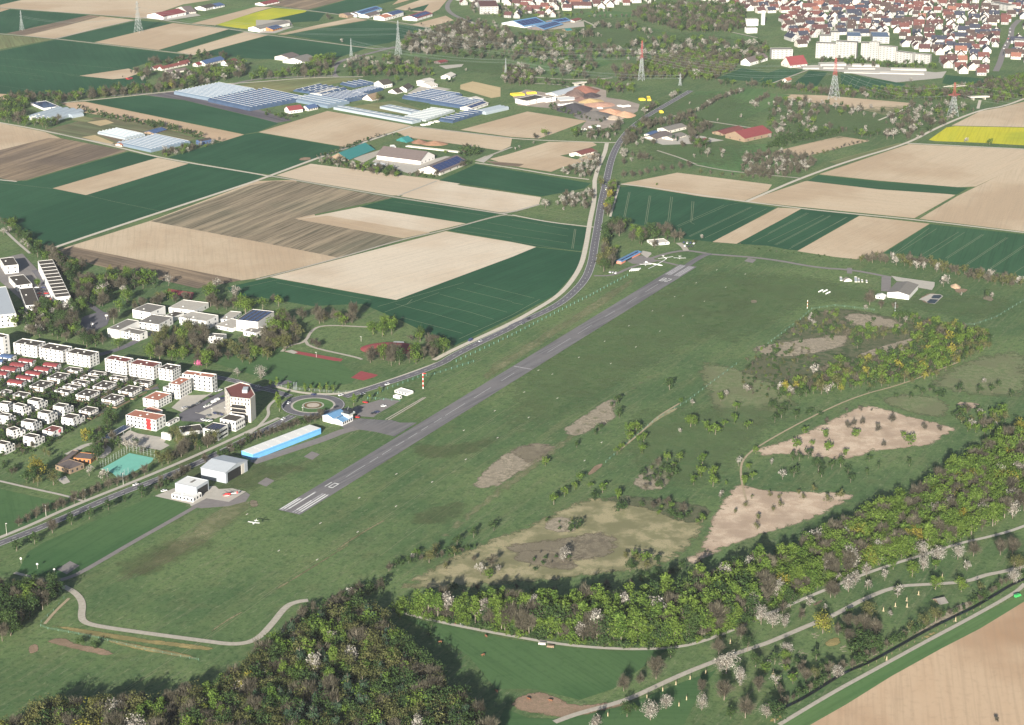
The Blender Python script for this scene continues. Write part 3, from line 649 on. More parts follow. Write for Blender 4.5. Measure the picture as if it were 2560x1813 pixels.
def digit(ch, s0, t0, up):
    # strokes on a 9 x 3 m box; up = +1 read from the near end
    def b(sa, sb, ta, tb):
        if up > 0: rbox(RM, s0 + sa, s0 + sb, t0 + ta, t0 + tb)
        else: rbox(RM, s0 - sb, s0 - sa, t0 - tb, t0 - ta)
    if ch == '1': b(0, 9.2, 1.2, 1.9)
    if ch == '0': b(0, 9.2, 0, .7); b(0, 9.2, 3.3, 4); b(0, 1.2, .7, 3.3); b(8, 9.2, .7, 3.3)
    if ch == '2': b(0, 1.2, 0, 4); b(5, 6.2, 0, 4); b(9.8, 11, 0, 4); b(1.2, 5, 0, .7); b(6.2, 9.8, 3.3, 4)
    if ch == '8': b(0, 1.2, 0, 4); b(5, 6.2, 0, 4); b(9.8, 11, 0, 4); b(1.2, 5, 0, .7); b(6.2, 9.8, 3.3, 4); b(1.2, 5, 3.3, 4); b(6.2, 9.8, 0, .7)
s10 = 50.2
digit('1', s10, -5.2, 1); digit('0', s10, -1.1, 1)
digit('2', 648.5, 5.0, -1); digit('8', 648.5, -.2, -1)
tag(RM.obj('runway_markings', PAINT), kind='structure'); tag(DM.obj('runway_centreline', flatmat('centreline_paint', (.40, .40, .40), .8, .25, .4)), kind='structure'); tag(RWN.obj('faded_runway_markings', WORN), kind='structure')
WTR = flatmat('worn_wheel_track', (.17, .185, .10), 1, .3, .2); wt = MB()
for t_, s0, s1 in ((-42, -120, 420), (-44, -120, 420), (34, 60, 640), (36, 60, 640), (62, -260, 380), (63.8, -260, 380), (95, -60, 600), (-26, 120, 560), (-27.8, 120, 560)):
    pw = [_a + RU * (s0 + (s1 - s0) * i / 24) + RV * (t_ + 1.6 * math.sin(i * .7 + t_ // 10)) for i in range(25)]
    for i in range(0, 24): 
        if (i * 7 + int(t_)) % 5: stripmesh(wt, pw[i:i + 2], .35, .131)
tag(wt.obj('wheel_tracks', WTR), kind='structure')
# paved areas
for nm, v, s, m in (('apron', 'K', '560,1020 700,985 850,900 960,870 1100,885 1500,910 1620,905 1800,960 2150,960 1690,1245 1300,1150 870,1090 760,1130', RUNM),
    ('parking_lot', 'K', '810,700 860,640 1150,560 1500,460 1800,520 1330,790 1260,850 960,830 910,790', OLDASPH),
    ('apron', '12', '1020,712 1100,680 1160,668 1250,690 1310,715 1220,745 1080,742', OLDASPH),
    ('patio', '12', '1170,625 1245,640 1250,655 1210,690 1150,650', CONC), ('apron', '20', '1385,1200 1560,1130 1930,1110 1960,1138 2080,1130 2205,1160 2050,1252 1850,1220 1710,1292 1700,1270', CONC),
    ('apron', '20', '1710,1292 1850,1220 2050,1252 2205,1165 2240,1190 2200,1250 2050,1290 1800,1310', OLDASPH),
    ('forecourt', 'J', '1200,215 1400,250 1980,330 1975,400 1930,470 1700,430 1560,330 1300,310', CONC),
    ('schoolyard', '10', '640,1300 760,1210 900,1170 1000,1185 960,1290 860,1340 760,1380 660,1340', ASPH),
    ('sports_court', '20', '900,960 1160,815 1385,860 1350,900 1240,960 1130,1020 1060,1040 1000,990', MINT),
    ('running_track', '11', '255,1530 320,1515 780,1595 760,1617 700,1612', TARTAN), ('long_jump_pit', '11', '255,1525 320,1512 375,1535 340,1550', CONC),
    ('sports_court', '21', '850,140 940,80 1095,115 1060,135 960,165', TARTAN), ('sports_court', '10', '1505,965 1740,1000 1720,1060 1640,1040 1500,985', TARTAN),
    ('parking_lot', 'C', '920,1000 1160,780 1560,770 1680,720 1100,1080', CONC), ('parking_lot', 'C', '1340,1090 1560,960 1860,870 2000,980 1960,1100 1700,1200 1540,1180', CONC),
    ('road', 'C', '1050,1120 1180,1040 1560,850 1850,700 1870,760 1500,960 1340,1090 1540,1140 1500,1260 1100,1240', ASPH),
    ('forecourt', '20', '1010,700 1160,610 1240,640 1500,680 1470,720 1520,745 1440,790 1200,750 1080,740', CONC),
    ('playground', '20', '510,1050 590,1020 630,1075 570,1095', CONC), ('pond_liner', 'J', '1690,640 1900,540 2080,545 2130,580 1980,720 1850,700 1800,660', CONC),
    ('pond', 'J', '1920,600 1960,560 2080,555 2110,580 2060,625 1930,620', WATER), ('pond', 'J', '1835,685 1900,630 2050,640 1980,712 1870,705', WATER),
    ('construction_yard', 'Q', '0,240 140,180 460,230 640,160 830,150 960,190 960,260 1160,290 1300,330 1280,400 1100,500 1000,560 860,600 700,570 760,500 600,420 380,370 60,340', flatmat('yard_ground', (.30, .25, .21), 1, .25, .05)),
    ('yard', '01', '1350,840 1500,760 1750,800 1480,860', CONC), ('yard', '01', '1090,1410 1040,1450 1380,1560 1560,1480 1840,1420 1700,1400 1500,1450', CONC),
    ('yard', '01', '860,1420 1160,1330 1080,1400 960,1460', GRAVEL), ('yard', '01', '1960,1440 2050,1400 2130,1390 2040,1460', CONC),
    ('yard', '01', '1640,590 1860,575 1840,600 1700,620', CONC), ('yard', '02', '1180,1240 1330,1200 1700,1220 1900,1260 1650,1290 1350,1300', CONC),
    ('yard', '00', '1280,160 1420,120 1750,120 1800,140 1500,185', CONC), ('yard', '01', '0,300 60,280 300,240 340,240 170,300', CONC),
    ('yard', '01', '0,230 0,180 300,180 330,230', GRAVEL), ('yard', '02', '150,250 520,200 640,190 650,240 300,270', GRAVEL),
    ('street', '03', '130,600 700,570 1500,650 1600,640 1560,700 1150,740 700,650 320,620', CONC),
    ('street', '10', '-20,700 200,650 340,800 480,1080 350,1200 0,900', OLDASPH)):
    sheet(nm, P(v, s), m, .20)
# brook
bk = smooth(P('33', '60,1560 140,1470 300,1400 580,1220 700,1150 900,1070 1100,960 1450,760 1700,640 1850,570 2000,480 2180,370 2293,320 2500,240'), False, 2)
road('brook', None, bk, 2.4, WATER, .44, 0)
for v, x, y, w in (('21', 500, 838, 11), ('21', 90, 1075, 11), ('12', 2135, 712, 12), ('30', 610, 215, 13)):
    c = gz(S(v, x, y))
    q = [c + Vector((w * math.cos(a) * .55, w * math.sin(a) * .8, 0)) for a in (0.3, 1.7, 3.4, 4.9)]
    sheet('old_pad', q, OLDASPH, .20)
# ---------------------------------------------------------------- labels: ordinals filled in at the end
PEND = []      # (object, phrase, group)
def ordn(n):
    w = ['', 'first', 'second', 'third', 'fourth', 'fifth', 'sixth', 'seventh', 'eighth', 'ninth', 'tenth', 'eleventh', 'twelfth']
    return w[n] if n < len(w) else '%d%s' % (n, 'th' if 10 <= n % 100 <= 20 else {1: 'st', 2: 'nd', 3: 'rd'}.get(n % 10, 'th'))
def pend(o, phrase, group): o['group'] = group; PEND.append((o, phrase))
def finish_labels():
    d = {}
    for o, ph in PEND: d.setdefault(ph, []).append(o)
    for ph, os_ in d.items():
        if len(os_) == 1:
            os_[0]['label'] = ph[0] + ' ' + ph[2] if ph[2] else ph[0]; continue
        os_.sort(key=lambda q: q.location.x / q.location.y)
        for i, o in enumerate(os_):
            o['label'] = '%s, %s from left of the %s' % (ph[0], ordn(i + 1), ph[1])
# ---------------------------------------------------------------- buildings
UNIT = MB().box(-.5, .5, -.06, .06, 0, 1).mesh('window', GLASS)
def frame3(v, s, hpx, z0=0.0):
    (lx, ly), (fx, fy), (rx, ry) = nums(s)
    f = gz(S(v, fx, fy + hpx), z0); h = zat(f.y, S(v, fx, fy)[1]) - z0
    F, Lp, Rp = gz(S(v, fx, fy), z0 + h), gz(S(v, lx, ly), z0 + h), gz(S(v, rx, ry), z0 + h)
    x = Rp - F; y = Lp - F; a, b = x.length, y.length
    ax = math.atan2(x.y, x.x); ay = math.atan2(y.y, y.x)
    d = (ay - ax) % (2 * math.pi); e = (d - math.pi / 2) / 2
    if d > math.pi * .95: e = 0
    wgt = a * a / (a * a + b * b); e2 = (d - math.pi / 2)
    ang = ax + e2 * (1 - wgt)
    k = math.sin(min(d, math.pi - .2)) ** .5 if d < math.pi else .5
    a *= 1; b *= 1
    X = Vector((math.cos(ang), math.sin(ang), 0)); Y = Vector((-X.y, X.x, 0))
    Fg = Vector((F.x, F.y, z0)); c = Fg + X * a / 2 + Y * b / 2
    return c, ang, a, b, h
def wins(root, a, b, h, nx, ny, floors, w=1.5, hh=1.75, z00=1.0, mesh=None):
    fh = h / floors
    for fl in range(floors):
        z = fl * fh + z00 * min(1, fh / 2.8)
        for k in range(nx):
            o = meshobj('window', mesh or UNIT, root); o.location = (-a / 2 + a * (k + .5) / nx, -b / 2 - .02, z); o.scale = (w, 1, min(hh, fh * .55))
        for k in range(ny):
            o = meshobj('window', mesh or UNIT, root); o.rotation_euler = (0, 0, math.pi / 2); o.location = (-a / 2 - .02, -b / 2 + b * (k + .5) / ny, z); o.scale = (w, 1, min(hh, fh * .55))
def boxwalls(a, b, h, par=.3, t=.18):
    mb = MB(); A, B = a / 2, b / 2; top = h
    o = [(-A, -B), (A, -B), (A, B), (-A, B)]; i = [(-A + t, -B + t), (A - t, -B + t), (A - t, B - t), (-A + t, B - t)]
    vs = [(x, y, 0) for x, y in o] + [(x, y, top) for x, y in o] + [(x, y, top) for x, y in i] + [(x, y, top - par) for x, y in i]
    fs = []
    for k in range(4):
        q = (k + 1) % 4; fs += [(k, q, 4 + q, 4 + k), (4 + k, 4 + q, 8 + q, 8 + k), (8 + k, 8 + q, 12 + q, 12 + k)]
    mb.add(vs, fs); return mb
def flat(v, s, hpx, label, cat='house', wall=None, roof=None, nx=3, ny=2, floors=2, z0=0.0, par=.3, name='flat_roofed_house', group=None, vents=1, parent=None, ph=None, win=True):
    c, ang, a, b, h = frame3(v, s, hpx, z0); wall = wall or WH; roof = roof or DARKROOF
    if parent is None:
        r = empty(name, c, ang, label, cat, group)
        if ph: pend(r, ph, group)
    else:
        r = empty('upper_floor', (0, 0, 0), 0); r.parent = parent
    boxwalls(a, b, h, par).obj('wall', wall, r)
    rf = MB().add([(-a / 2 + .18, -b / 2 + .18, h - par), (a / 2 - .18, -b / 2 + .18, h - par), (a / 2 - .18, b / 2 - .18, h - par), (-a / 2 + .18, b / 2 - .18, h - par)], [(0, 1, 2, 3)]).obj('roof', roof, r)
    for k in range(vents):
        x = (-.2 + .35 * k) * a; y = (.1 - .12 * k) * b
        MB().box(x - .7, x + .7, y - .6, y + .6, h - par + .01, h - par + .55).obj('skylight', WHITEROOF, rf)
    if win: wins(r, a, b, h, nx, ny, floors)
    return r, (c, ang, a, b, h)
def gable(v, s, hpx, label, cat='house', wall=None, roof=None, ridge='x', rise=.4, name='gabled_house', nx=3, ny=2, floors=2, group=None, over=.4, solar=0, z0=0, win=True, ph=None, arc=False):
    c, ang, a, b, h = frame3(v, s, hpx, z0); wall = wall or WH; roof = roof or REDROOF
    r = empty(name, c, ang, label, cat, group)
    if ph: pend(r, ph, group)
    gable_parts(r, a, b, h, ridge, rise, wall, roof, over, solar, arc)
    if win: wins(r, a, b, h, nx, ny, floors)
    return r, (c, ang, a, b, h)
def gable_parts(r, a, b, h, ridge, rise, wall, roof, over=.4, solar=0, arc=False, t=.22):
    w = b if ridge == 'x' else a; l = a if ridge == 'x' else b; hr = w / 2 * rise
    n = 8 if arc else 2
    prof = []
    for i in range(n + 1):
        u = -1 + 2 * i / n; z = hr * (1 - u * u) if arc else hr * (1 - abs(u)); prof.append((u * w / 2, z))
    def m(p, q, z): return (p, q, z) if ridge == 'x' else (-q, p, z)
    mb = MB()
    k = len(prof)
    vs = [m(-l / 2, -w / 2, 0), m(l / 2, -w / 2, 0), m(l / 2, w / 2, 0), m(-l / 2, w / 2, 0)]
    v1 = [m(-l / 2, q, h + z) for q, z in prof]; v2 = [m(l / 2, q, h + z) for q, z in prof]
    b1, b2 = 4, 4 + k
    fs = [(0, 1, b2, b1), (2, 3, b1 + k - 1, b2 + k - 1), tuple([3, 0] + [b1 + i for i in range(k)]), tuple([1, 2] + [b2 + k - 1 - i for i in range(k)])]
    mb.add(vs + v1 + v2, fs); mb.obj('wall', wall, r)
    sl = hr / (w / 2) if not arc else 2 * hr / (w / 2)
    pr = [(q * (1 + over / (w / 2)), z - (over * sl if i in (0, n) else 0) + .02) for i, (q, z) in enumerate(prof)]
    L2 = l / 2 + over; vs = []
    for sgn in (-1, 1):
        vs += [m(sgn * L2, q, h + z + t) for q, z in pr] + [m(sgn * L2, q, h + z) for q, z in pr]
    fs = []; K = len(pr)
    for i in range(K - 1):
        fs += [(i, 2 * K + i, 2 * K + i + 1, i + 1), (K + i, K + i + 1, 3 * K + i + 1, 3 * K + i), (i, i + 1, K + i + 1, K + i), (2 * K + i, 3 * K + i, 3 * K + i + 1, 2 * K + i + 1)]
    fs += [(0, K, 3 * K, 2 * K), (K - 1, 3 * K - 1, 4 * K - 1, 2 * K - 1)]
    rf = MB().add(vs, fs).obj('roof', roof, r)
    if solar:
        sb = MB()
        q0, q1 = -w / 2 * .86, -w / 2 * .14
        z0_, z1_ = h + hr * (1 - .86) + t + .12, h + hr * (1 - .14) + t + .12
        if arc: z0_ = h + hr * (1 - .86 ** 2) + t + .2; z1_ = h + hr * (1 - .14 ** 2) + t + .2
        nn = max(2, int(l / 9))
        for i in range(nn):
            x0 = -l / 2 * .92 + l * .92 * i / nn; x1 = x0 + l * .92 / nn - .35
            sb.add([m(x0, q0, z0_), m(x1, q0, z0_), m(x1, q1, z1_), m(x0, q1, z1_)], [(0, 1, 2, 3)])
        sb.obj('solar_panel', SOLAR, rf)
    return rf
# --- estate of dark flat roofed houses
E1 = ('white two-storey house with dark flat roof', 'dark flat roofs', 'in the estate')
for s, h, nx, v in (('835,885 1070,918 1262,822', 125, 4, 'A'), ('520,1035 765,1070 965,965', 110, 4, 'A'), ('1145,740 1385,775 1462,718', 100, 2, 'A'), ('1580,808 1820,840 1900,790', 95, 2, 'A'),
        ('1440,880 1680,918 1765,870', 100, 2, 'A'), ('1280,960 1515,998 1605,950', 100, 2, 'A'), ('1120,1040 1360,1078 1455,1030', 105, 2, 'A'), ('970,1120 1215,1160 1315,1110', 110, 2, 'A'),
        ('1950,880 2200,915 2275,870', 100, 2, 'A'), ('1655,1040 1895,1075 2085,975', 120, 4, 'A'), ('1350,1190 1590,1230 1785,1125', 125, 4, 'A'), ('2110,1120 2350,1160 2540,1060', 120, 4, 'A'),
        ('1810,1270 2050,1310 2235,1215', 125, 4, 'A'), ('250,530 490,570 575,515', 100, 2, 'C'), ('1400,190 1610,220 1770,145', 130, 3, 'B'), ('0,1140 120,1165 215,1115', 90, 2, 'A'), ('215,1190 430,1225 555,1165', 100, 2, 'A')):
    r, (c, ang, a, b, hh) = flat(v, s, h * .72, None, nx=nx, ny=2, floors=2, ph=E1, group='dark flat-roofed estate houses', vents=2 if nx > 3 else 1)
    MB().box(-a / 2 - 2.4, -a / 2 - .05, -b * .3, b * .25, 2.5, 2.65).obj('terrace_roof', WOOD, r)
    MB().box(-a * .3, a * .3, -b / 2 - 1.6, -b / 2 - .05, 2.5, 2.62).obj('terrace_roof', WH2, r)
    MB().box(-a / 2 - 4, a / 2 + .5, -b / 2 - 4.4, -b / 2 - 4.3, 0, 1.2).box(-a / 2 - 4.1, -a / 2 - 4, -b / 2 - 4.4, b / 2, 0, 1.2).obj('garden_fence', WOOD, r)
E2 = ('small white house with red curved roof', 'red curved roofs', 'in the estate')
for s, h in (('330,585 565,615 650,575', 115), ('175,665 410,695 500,645', 105), ('20,735 255,770 345,715', 105), ('-100,820 95,845 185,795', 105), ('770,665 1000,695 1090,645', 105),
        ('610,740 850,770 940,720', 105), ('455,810 700,845 785,800', 105), ('290,890 535,925 625,880', 105), ('130,970 375,1005 470,955', 105), ('-110,900 -60,920 20,870', 105)):
    gable('A', s, h * .8, None, ridge='y', rise=.32, arc=True, roof=REDROOF, ph=E2, group='red curved-roofed estate houses', nx=2, ny=2)
E3 = ('small white house with curved solar roof', 'curved solar roofs', 'at the left edge')
for s, h in (('0,510 190,545 280,495', 105), ('-150,610 30,615 120,575', 105)):
    gable('A', s, h * .8, None, ridge='y', rise=.32, arc=True, roof=DARKBLUE, ph=E3, group='small houses with solar roofs', nx=2, ny=2)
E4 = ('white cubic house with roof terrace', 'cubic terrace houses', 'at the lower edge of the estate')
for v, s, h, s2, h2 in (('B', '190,155 410,178 600,140', 150, '190,85 410,110 535,75', 70), ('A', '475,1345 690,1375 870,1300', 130, '475,1290 690,1320 815,1250', 60), ('A', '930,1450 1150,1475 1330,1390', 130, '930,1390 1150,1415 1270,1345', 60),
        ('B', '650,285 870,308 1055,235', 150, '650,225 870,248 1000,198', 60), ('B', '-50,320 160,350 300,290', 130, '-50,260 160,290 245,240', 60), ('B', '360,445 600,470 770,390', 140, '360,380 600,405 715,350', 65),
        ('B', '60,590 230,612 480,555', 110, '60,530 230,560 420,500', 55), ('B', '1075,370 1310,395 1540,285', 110, '1150,290 1270,310 1400,245', 60), ('B', '395,705 625,738 815,655', 130, '425,655 570,675 670,625', 50),
        ('B', '-100,835 100,862 285,785', 140, '-80,765 60,790 160,725', 60), ('A', '-20,1400 150,1420 265,1345', 110, '-20,1340 110,1360 200,1300', 55)):
    r, (c, ang, a, b, hh) = flat(v, s, h * .85, None, roof=GREYROOF, nx=3, ny=2, floors=2, ph=E4, group='white cubic terrace houses', vents=0)
    u = MB(); a2, b2, h3 = a * .62, b * .9, 2.9
    bw = boxwalls(a2, b2, h3, .35); bw.v = [(x - a * .17, y + b * .03, z + hh - .4) for x, y, z in bw.v]; up = bw.obj('upper_floor', WH, r)
    MB().add([(x * (a2 / 2 - .3) - a * .17, y * (b2 / 2 - .3) + b * .03, hh - .4 + h3 - .35) for x, y in ((-1, -1), (1, -1), (1, 1), (-1, 1))], [(0, 1, 2, 3)]).obj('roof', DARKROOF, up)
    for k in range(2):
        o = meshobj('window', UNIT, up); o.location = (-a * .17 + (k - .5) * a2 * .5, b * .03 - b2 / 2 - .03, hh + .2); o.scale = (1.6, 1, 1.7)
r, (c, ang, a, b, hh) = flat('B', '750,540 945,575 1130,490', 120, 'white house with dark red roof and pink wall panel beside the estate path', roof=MAROON, nx=2, ny=1)
MB().box(a * .05, a * .3, -b / 2 - .12, -b / 2 - .01, hh * .5, hh * .9).obj('wall_panel', flatmat('pink_panel', (.65, .10, .14)), r)
# --- apartment blocks
def balc(r, a, b, h, n, fl, side='x'):
    for f in range(1, fl):
        for k in range(n):
            x = -a / 2 + a * (k + .5) / n if side == 'x' else -b / 2 + b * (k + .5) / n
            z = h / fl * f
            mb = MB().box(x - 1.5, x + 1.5, -1.5, 0, z, z + .15).box(x - 1.5, x + 1.5, -1.5, -1.42, z + .15, z + 1.05)
            if side == 'x': mb.v = [(p[0], p[1] - b / 2, p[2]) for p in mb.v]
            else: mb.v = [(p[1] - a / 2, -p[0], p[2]) for p in mb.v]
            mb.obj('balcony', WH2, r)
for v, s, h, lab, rf, nx, ny, fl in (
    ('A', '240,262 650,325 805,245', 215, 'white four-storey apartment block with olive flat roof, leftmost of the joined three', DARKROOF, 3, 5, 4),
    ('A', '700,345 1110,415 1280,330', 215, 'white apartment block with olive flat roof, middle one of the joined three', DARKROOF, 3, 5, 4),
    ('A', '1185,430 1600,505 1755,425', 215, 'white apartment block with olive flat roof, rightmost of the joined three', DARKROOF, 3, 5, 4),
    ('C', '-276,116 105,180 245,115', 240, 'white apartment block with maroon flat roof, left of its twin', MAROON, 3, 5, 4),
    ('C', '155,205 590,270 755,190', 230, 'white apartment block with maroon flat roof and skylight, second of the maroon pair', MAROON, 3, 5, 4),
    ('C', '690,285 930,325 1080,240', 205, 'white apartment block with dark roof terrace at the end of the row', DARKROOF, 4, 3, 4),
    ('C', '1105,390 1640,455 1755,400', 265, 'large white apartment block with long orange-brown flat roof', ORROOF, 2, 6, 4),
    ('C', '865,565 1065,590 1275,470', 255, 'tall narrow white apartment block with salmon roof beside the car park', ORROOF, 5, 3, 4),
    ('C', '400,825 680,870 925,745', 150, 'white square apartment house with salmon flat roof above the day nursery', ORROOF, 5, 2, 3),
    ('10', '-150,1370 20,1400 95,1380', 165, 'white high block cut by the left photo edge', DARKROOF, 1, 3, 5)):
    r, (c, ang, a, b, hh) = flat(v, s, h, lab, 'apartment block', nx=nx, ny=ny, floors=fl, roof=rf, name='apartment_block', vents=2, par=.6)
    balc(r, a, b, hh, 2, fl, 'y')
flat('C', '780,620 1010,700 1080,660', 150, 'low white side wing joined to the tall narrow apartment block', 'apartment block', nx=1, ny=2, floors=2, roof=GREYROOF, name='apartment_wing', vents=0)
r, (c, ang, a, b, hh) = flat('C', '100,1128 640,1220 820,1125', 200, 'white day nursery with salmon roof and red wall stripe', 'nursery', nx=3, ny=8, floors=3, roof=ORROOF, name='nursery_building', vents=2)
MB().box(-a / 2 - .12, -a / 2 - .02, -b * .18, -b * .32, .3, hh - .1).obj('red_wall_stripe', REDM, r)
flat('C', '375,1040 640,1085 810,1075', 60, 'low salmon-roofed rear wing behind the day nursery', 'nursery', nx=0, ny=2, floors=1, roof=ORROOF, name='nursery_wing', vents=0)
flat('C', '1770,1200 2065,1240 2260,1150', 185, 'white two-storey office block with broad white parapet near the roundabout', 'office', nx=5, ny=4, floors=2, par=.8, name='office_building', vents=0)
r, (c, ang, a, b, hh) = flat('C', '1480,1365 1750,1410 1930,1300', 185, 'white office block with dark window bands and solar rows on its roof', 'office', nx=0, ny=3, floors=2, name='office_building', vents=0)
for f in (0, 1): MB().box(-a * .42, a * .42, -b / 2 - .06, -b / 2 + .05, hh * (.15 + .42 * f), hh * (.33 + .42 * f)).obj('window', GLASS, r)
for k in range(4): MB().box(-a * .4, a * .4, -b * .36 + k * b * .19, -b * .36 + k * b * .19 + 1.1, hh - .45, hh - .1).obj('solar_panel', SOLAR, r)
flat('C', '860,1250 880,1270 1055,1170', 60, 'small grey-roofed pavilion behind the day nursery', 'pavilion', nx=3, ny=1, floors=1, roof=GREYROOF, name='pavilion', vents=0)
flat('C', '740,1440 890,1475 900,1460', 110, 'white garden wall panel with black and teal painted mural', 'mural wall', nx=0, ny=0, floors=1, name='mural_wall', vents=0, win=False)
flat('C', '1110,1330 1110,1440 1480,1380', 60, 'low dark annex with solar rows in shade by the office', 'annex', nx=0, ny=0, floors=1, name='annex', vents=0, win=False)
flat('B', '1010,1150 1250,1240 1480,1130', 90, 'low front pavilion of the timber kindergarten', 'kindergarten', WOOD, BROWNROOF, 3, 3, 1, name='kindergarten_building', vents=0)
flat('B', '1000,1160 1080,1180 1400,905', 60, 'long curved-back wing of the timber kindergarten', 'kindergarten', WOOD, BROWNROOF, 4, 1, 1, name='kindergarten_building', vents=0)
flat('B', '1330,1020 1620,1060 1700,960', 80, 'right wing of the timber kindergarten with orange eaves', 'kindergarten', ORM, BROWNROOF, 3, 4, 1, name='kindergarten_building', vents=0)
# solar canopy
c, ang, a, b, h = frame3('B', '1840,650 1950,690 2340,470', 80)
r = empty('solar_canopy', c, ang, 'long solar canopy on posts at the nursery forecourt', 'canopy')
for k in range(4): MB().box(-a / 2, a / 2, -b / 2 + b * k / 4, -b / 2 + b * (k + .62) / 4, h - .2, h).obj('solar_panel', SOLAR, r)
MB().box(-a / 2, a / 2, -b / 2 - .3, -b / 2 - .05, h - .5, h + .1).box(-a / 2, a / 2, b / 2 - .3, b / 2, h - .5, h - .25).obj('frame', WH, r)
for x in (-.48, -.16, .16, .48):
    for y in (-.45, .45): MB().box(a * x - .12, a * x + .12, b * y - .12, b * y + .12, 0, h - .21).obj('post', STEEL, r)
# terrace row
for i in range(11):
    o = 'staggered white terraced house with dark roof strip'
    x0, y0 = 355 + 14.3 * i, 745 + 29.5 * i
    flat('10', '%f,%f %f,%f %f,%f' % (x0 - 14, y0 - 30, x0, y0, x0 + 132, y0 - 14), 95 if i < 10 else 100, None, nx=2, ny=0, floors=2, name='terraced_house', vents=0, ph=(o, 'staggered row', 'at the left'), group='staggered terraced houses')
for s, h, n, lab in (('10,690 40,760 155,740', 75, 2, 'white house with grey-brown flat roof, topmost of the left column'), ('100,850 150,935 262,905', 55, 2, 'white house with grey-brown flat roof, middle of the left column'),
        ('185,960 230,1115 340,1090', 60, 2, 'long house with grey-brown flat roof, lowest of the left column')):
    flat('10', s, h, lab, nx=2, ny=3, floors=2, vents=1)
flat('10', '-130,960 -60,1205 130,1170', 115, 'large pale hall with smooth blue-white roof at the left edge', 'hall', nx=4, ny=3, floors=3, roof=PALEMETAL, name='sports_hall', vents=1)
# school
for s, h, lab, rf, nx, ny in (('1185,1150 1345,1178 1480,1120', 75, 'square school block with grey flat roof, highest part of the school', GREYROOF, 1, 1),
    ('1535,1120 1740,1160 1830,1085', 45, 'school wing with pale flat roof at the back of the school', CONC, 2, 3), ('1245,1255 1420,1285 1535,1215', 65, 'central school wing with mid-grey roof and ribbon windows', GREYROOF, 3, 4),
    ('970,1315 1065,1335 1240,1250', 80, 'front left school wing with grey roof and blank white wall', GREYROOF, 0, 0), ('1065,1340 1245,1375 1325,1345', 60, 'front school wing with white window row', GREYROOF, 1, 6),
    ('1610,1215 1845,1255 1945,1200', 80, 'right school wing with pale roof and shaded blue end', CONC, 2, 4), ('1920,1290 2080,1320 2230,1260', 32, 'low grey link roof between school and sports hall', CONC, 1, 2),
    ('1980,1225 2060,1243 2150,1170', 26, 'small pale-roofed container classroom behind the sports hall', CONC, 4, 1), ('1860,1390 1995,1400 2030,1370', 60, 'plain pale cube building in the bare schoolyard trees', GREYROOF, 0, 2),
    ('1480,1200 1560,1215 1650,1180', 40, 'small brown-roofed lantern block in the school centre', DARKROOF, 1, 1), ('2170,1340 2290,1360 2400,1320', 45, 'low grey school annex below the solar-roofed hall', GREYROOF, 2, 2)):
    flat('10', s, h, lab, 'school', roof=rf, nx=nx, ny=ny, floors=1 if h < 60 else 2, name='school_building', vents=1)
r, (c, ang, a, b, hh) = flat('10', '2125,1235 2310,1262 2443,1165', 100, 'white school sports hall with rows of solar panels', 'sports hall', nx=6, ny=2, floors=1, name='sports_hall', vents=0)
for k in range(4): MB().box(-a * .46, a * .46, -b * .42 + k * b * .22, -b * .42 + k * b * .22 + b * .15, hh - .45, hh - .1).obj('solar_panel', SOLAR, r)
# hexagonal tower block
top = nums('590,705 790,1035 1510,1115 1690,950 1480,575 1155,490')
zb = 20.0
f0 = gz(S('H', 790, 1880)); zb = zat(f0.y, S('H', 790, 1035)[1])
tp = [gz(S('H', *p), zb) for p in top]; cc = sum(tp, Vector()) / 6; cc.z = 0
r = empty('office_tower', cc, 0, 'tall pale polygonal office tower with maroon roof and black balconies', 'office tower')
mb = MB(); n = 6
ou = [p - cc for p in tp]; inn = [Vector((p.x * .95, p.y * .95, p.z)) for p in ou]
mb.add([(p.x, p.y, 0) for p in ou] + [tuple(p) for p in ou] + [tuple(p) for p in inn] + [(p.x, p.y, zb - .7) for p in inn], sum([[(i, (i + 1) % 6, 6 + (i + 1) % 6, 6 + i), (6 + i, 6 + (i + 1) % 6, 12 + (i + 1) % 6, 12 + i), (12 + i, 12 + (i + 1) % 6, 18 + (i + 1) % 6, 18 + i)] for i in range(6)], []))
mb.obj('wall', WH2, r)
rf = MB().add([(p.x, p.y, zb - .7) for p in inn], [tuple(range(6))]).obj('roof', MAROON, r)
MB().box(1, 5, -4, 4, zb - .69, zb + 1.8).obj('roof_plant', PALEMETAL, rf)
for i, nn in ((0, 3), (1, 6)):
    p, q = ou[i], ou[i + 1]; d = (q - p); an = math.atan2(d.y, d.x)
    for f in range(6):
        for k in range(nn):
            if i == 1 and f < 4: continue
            w_ = meshobj('window', UNIT, r); w_.location = p.lerp(q, (k + .5) / nn) * 1.002 - Vector((0, 0, p.z - zb / 6 * f - 1.0)); w_.rotation_euler = (0, 0, an); w_.scale = (1.0, 1, 1.9)
p, q = ou[1], ou[2]; d = (q - p).normalized(); nrm = Vector((d.y, -d.x, 0)); an = math.atan2(d.y, d.x)
for f in range(4):
    z = zb / 6 * (f + .6)
    o = MB().box(1, (q - p).length * .75, -.05, .1, 0, 1.9).obj('window_band', BLACKM, r); o.location = (p.x + nrm.x * .15, p.y + nrm.y * .15, z); o.rotation_euler = (0, 0, an)
    o = MB().box(.5, (q - p).length * .8, -1.8, .0, -.15, .35).obj('balcony', BLACKM, r); o.location = (p.x + nrm.x * .2, p.y + nrm.y * .2, z); o.rotation_euler = (0, 0, an)
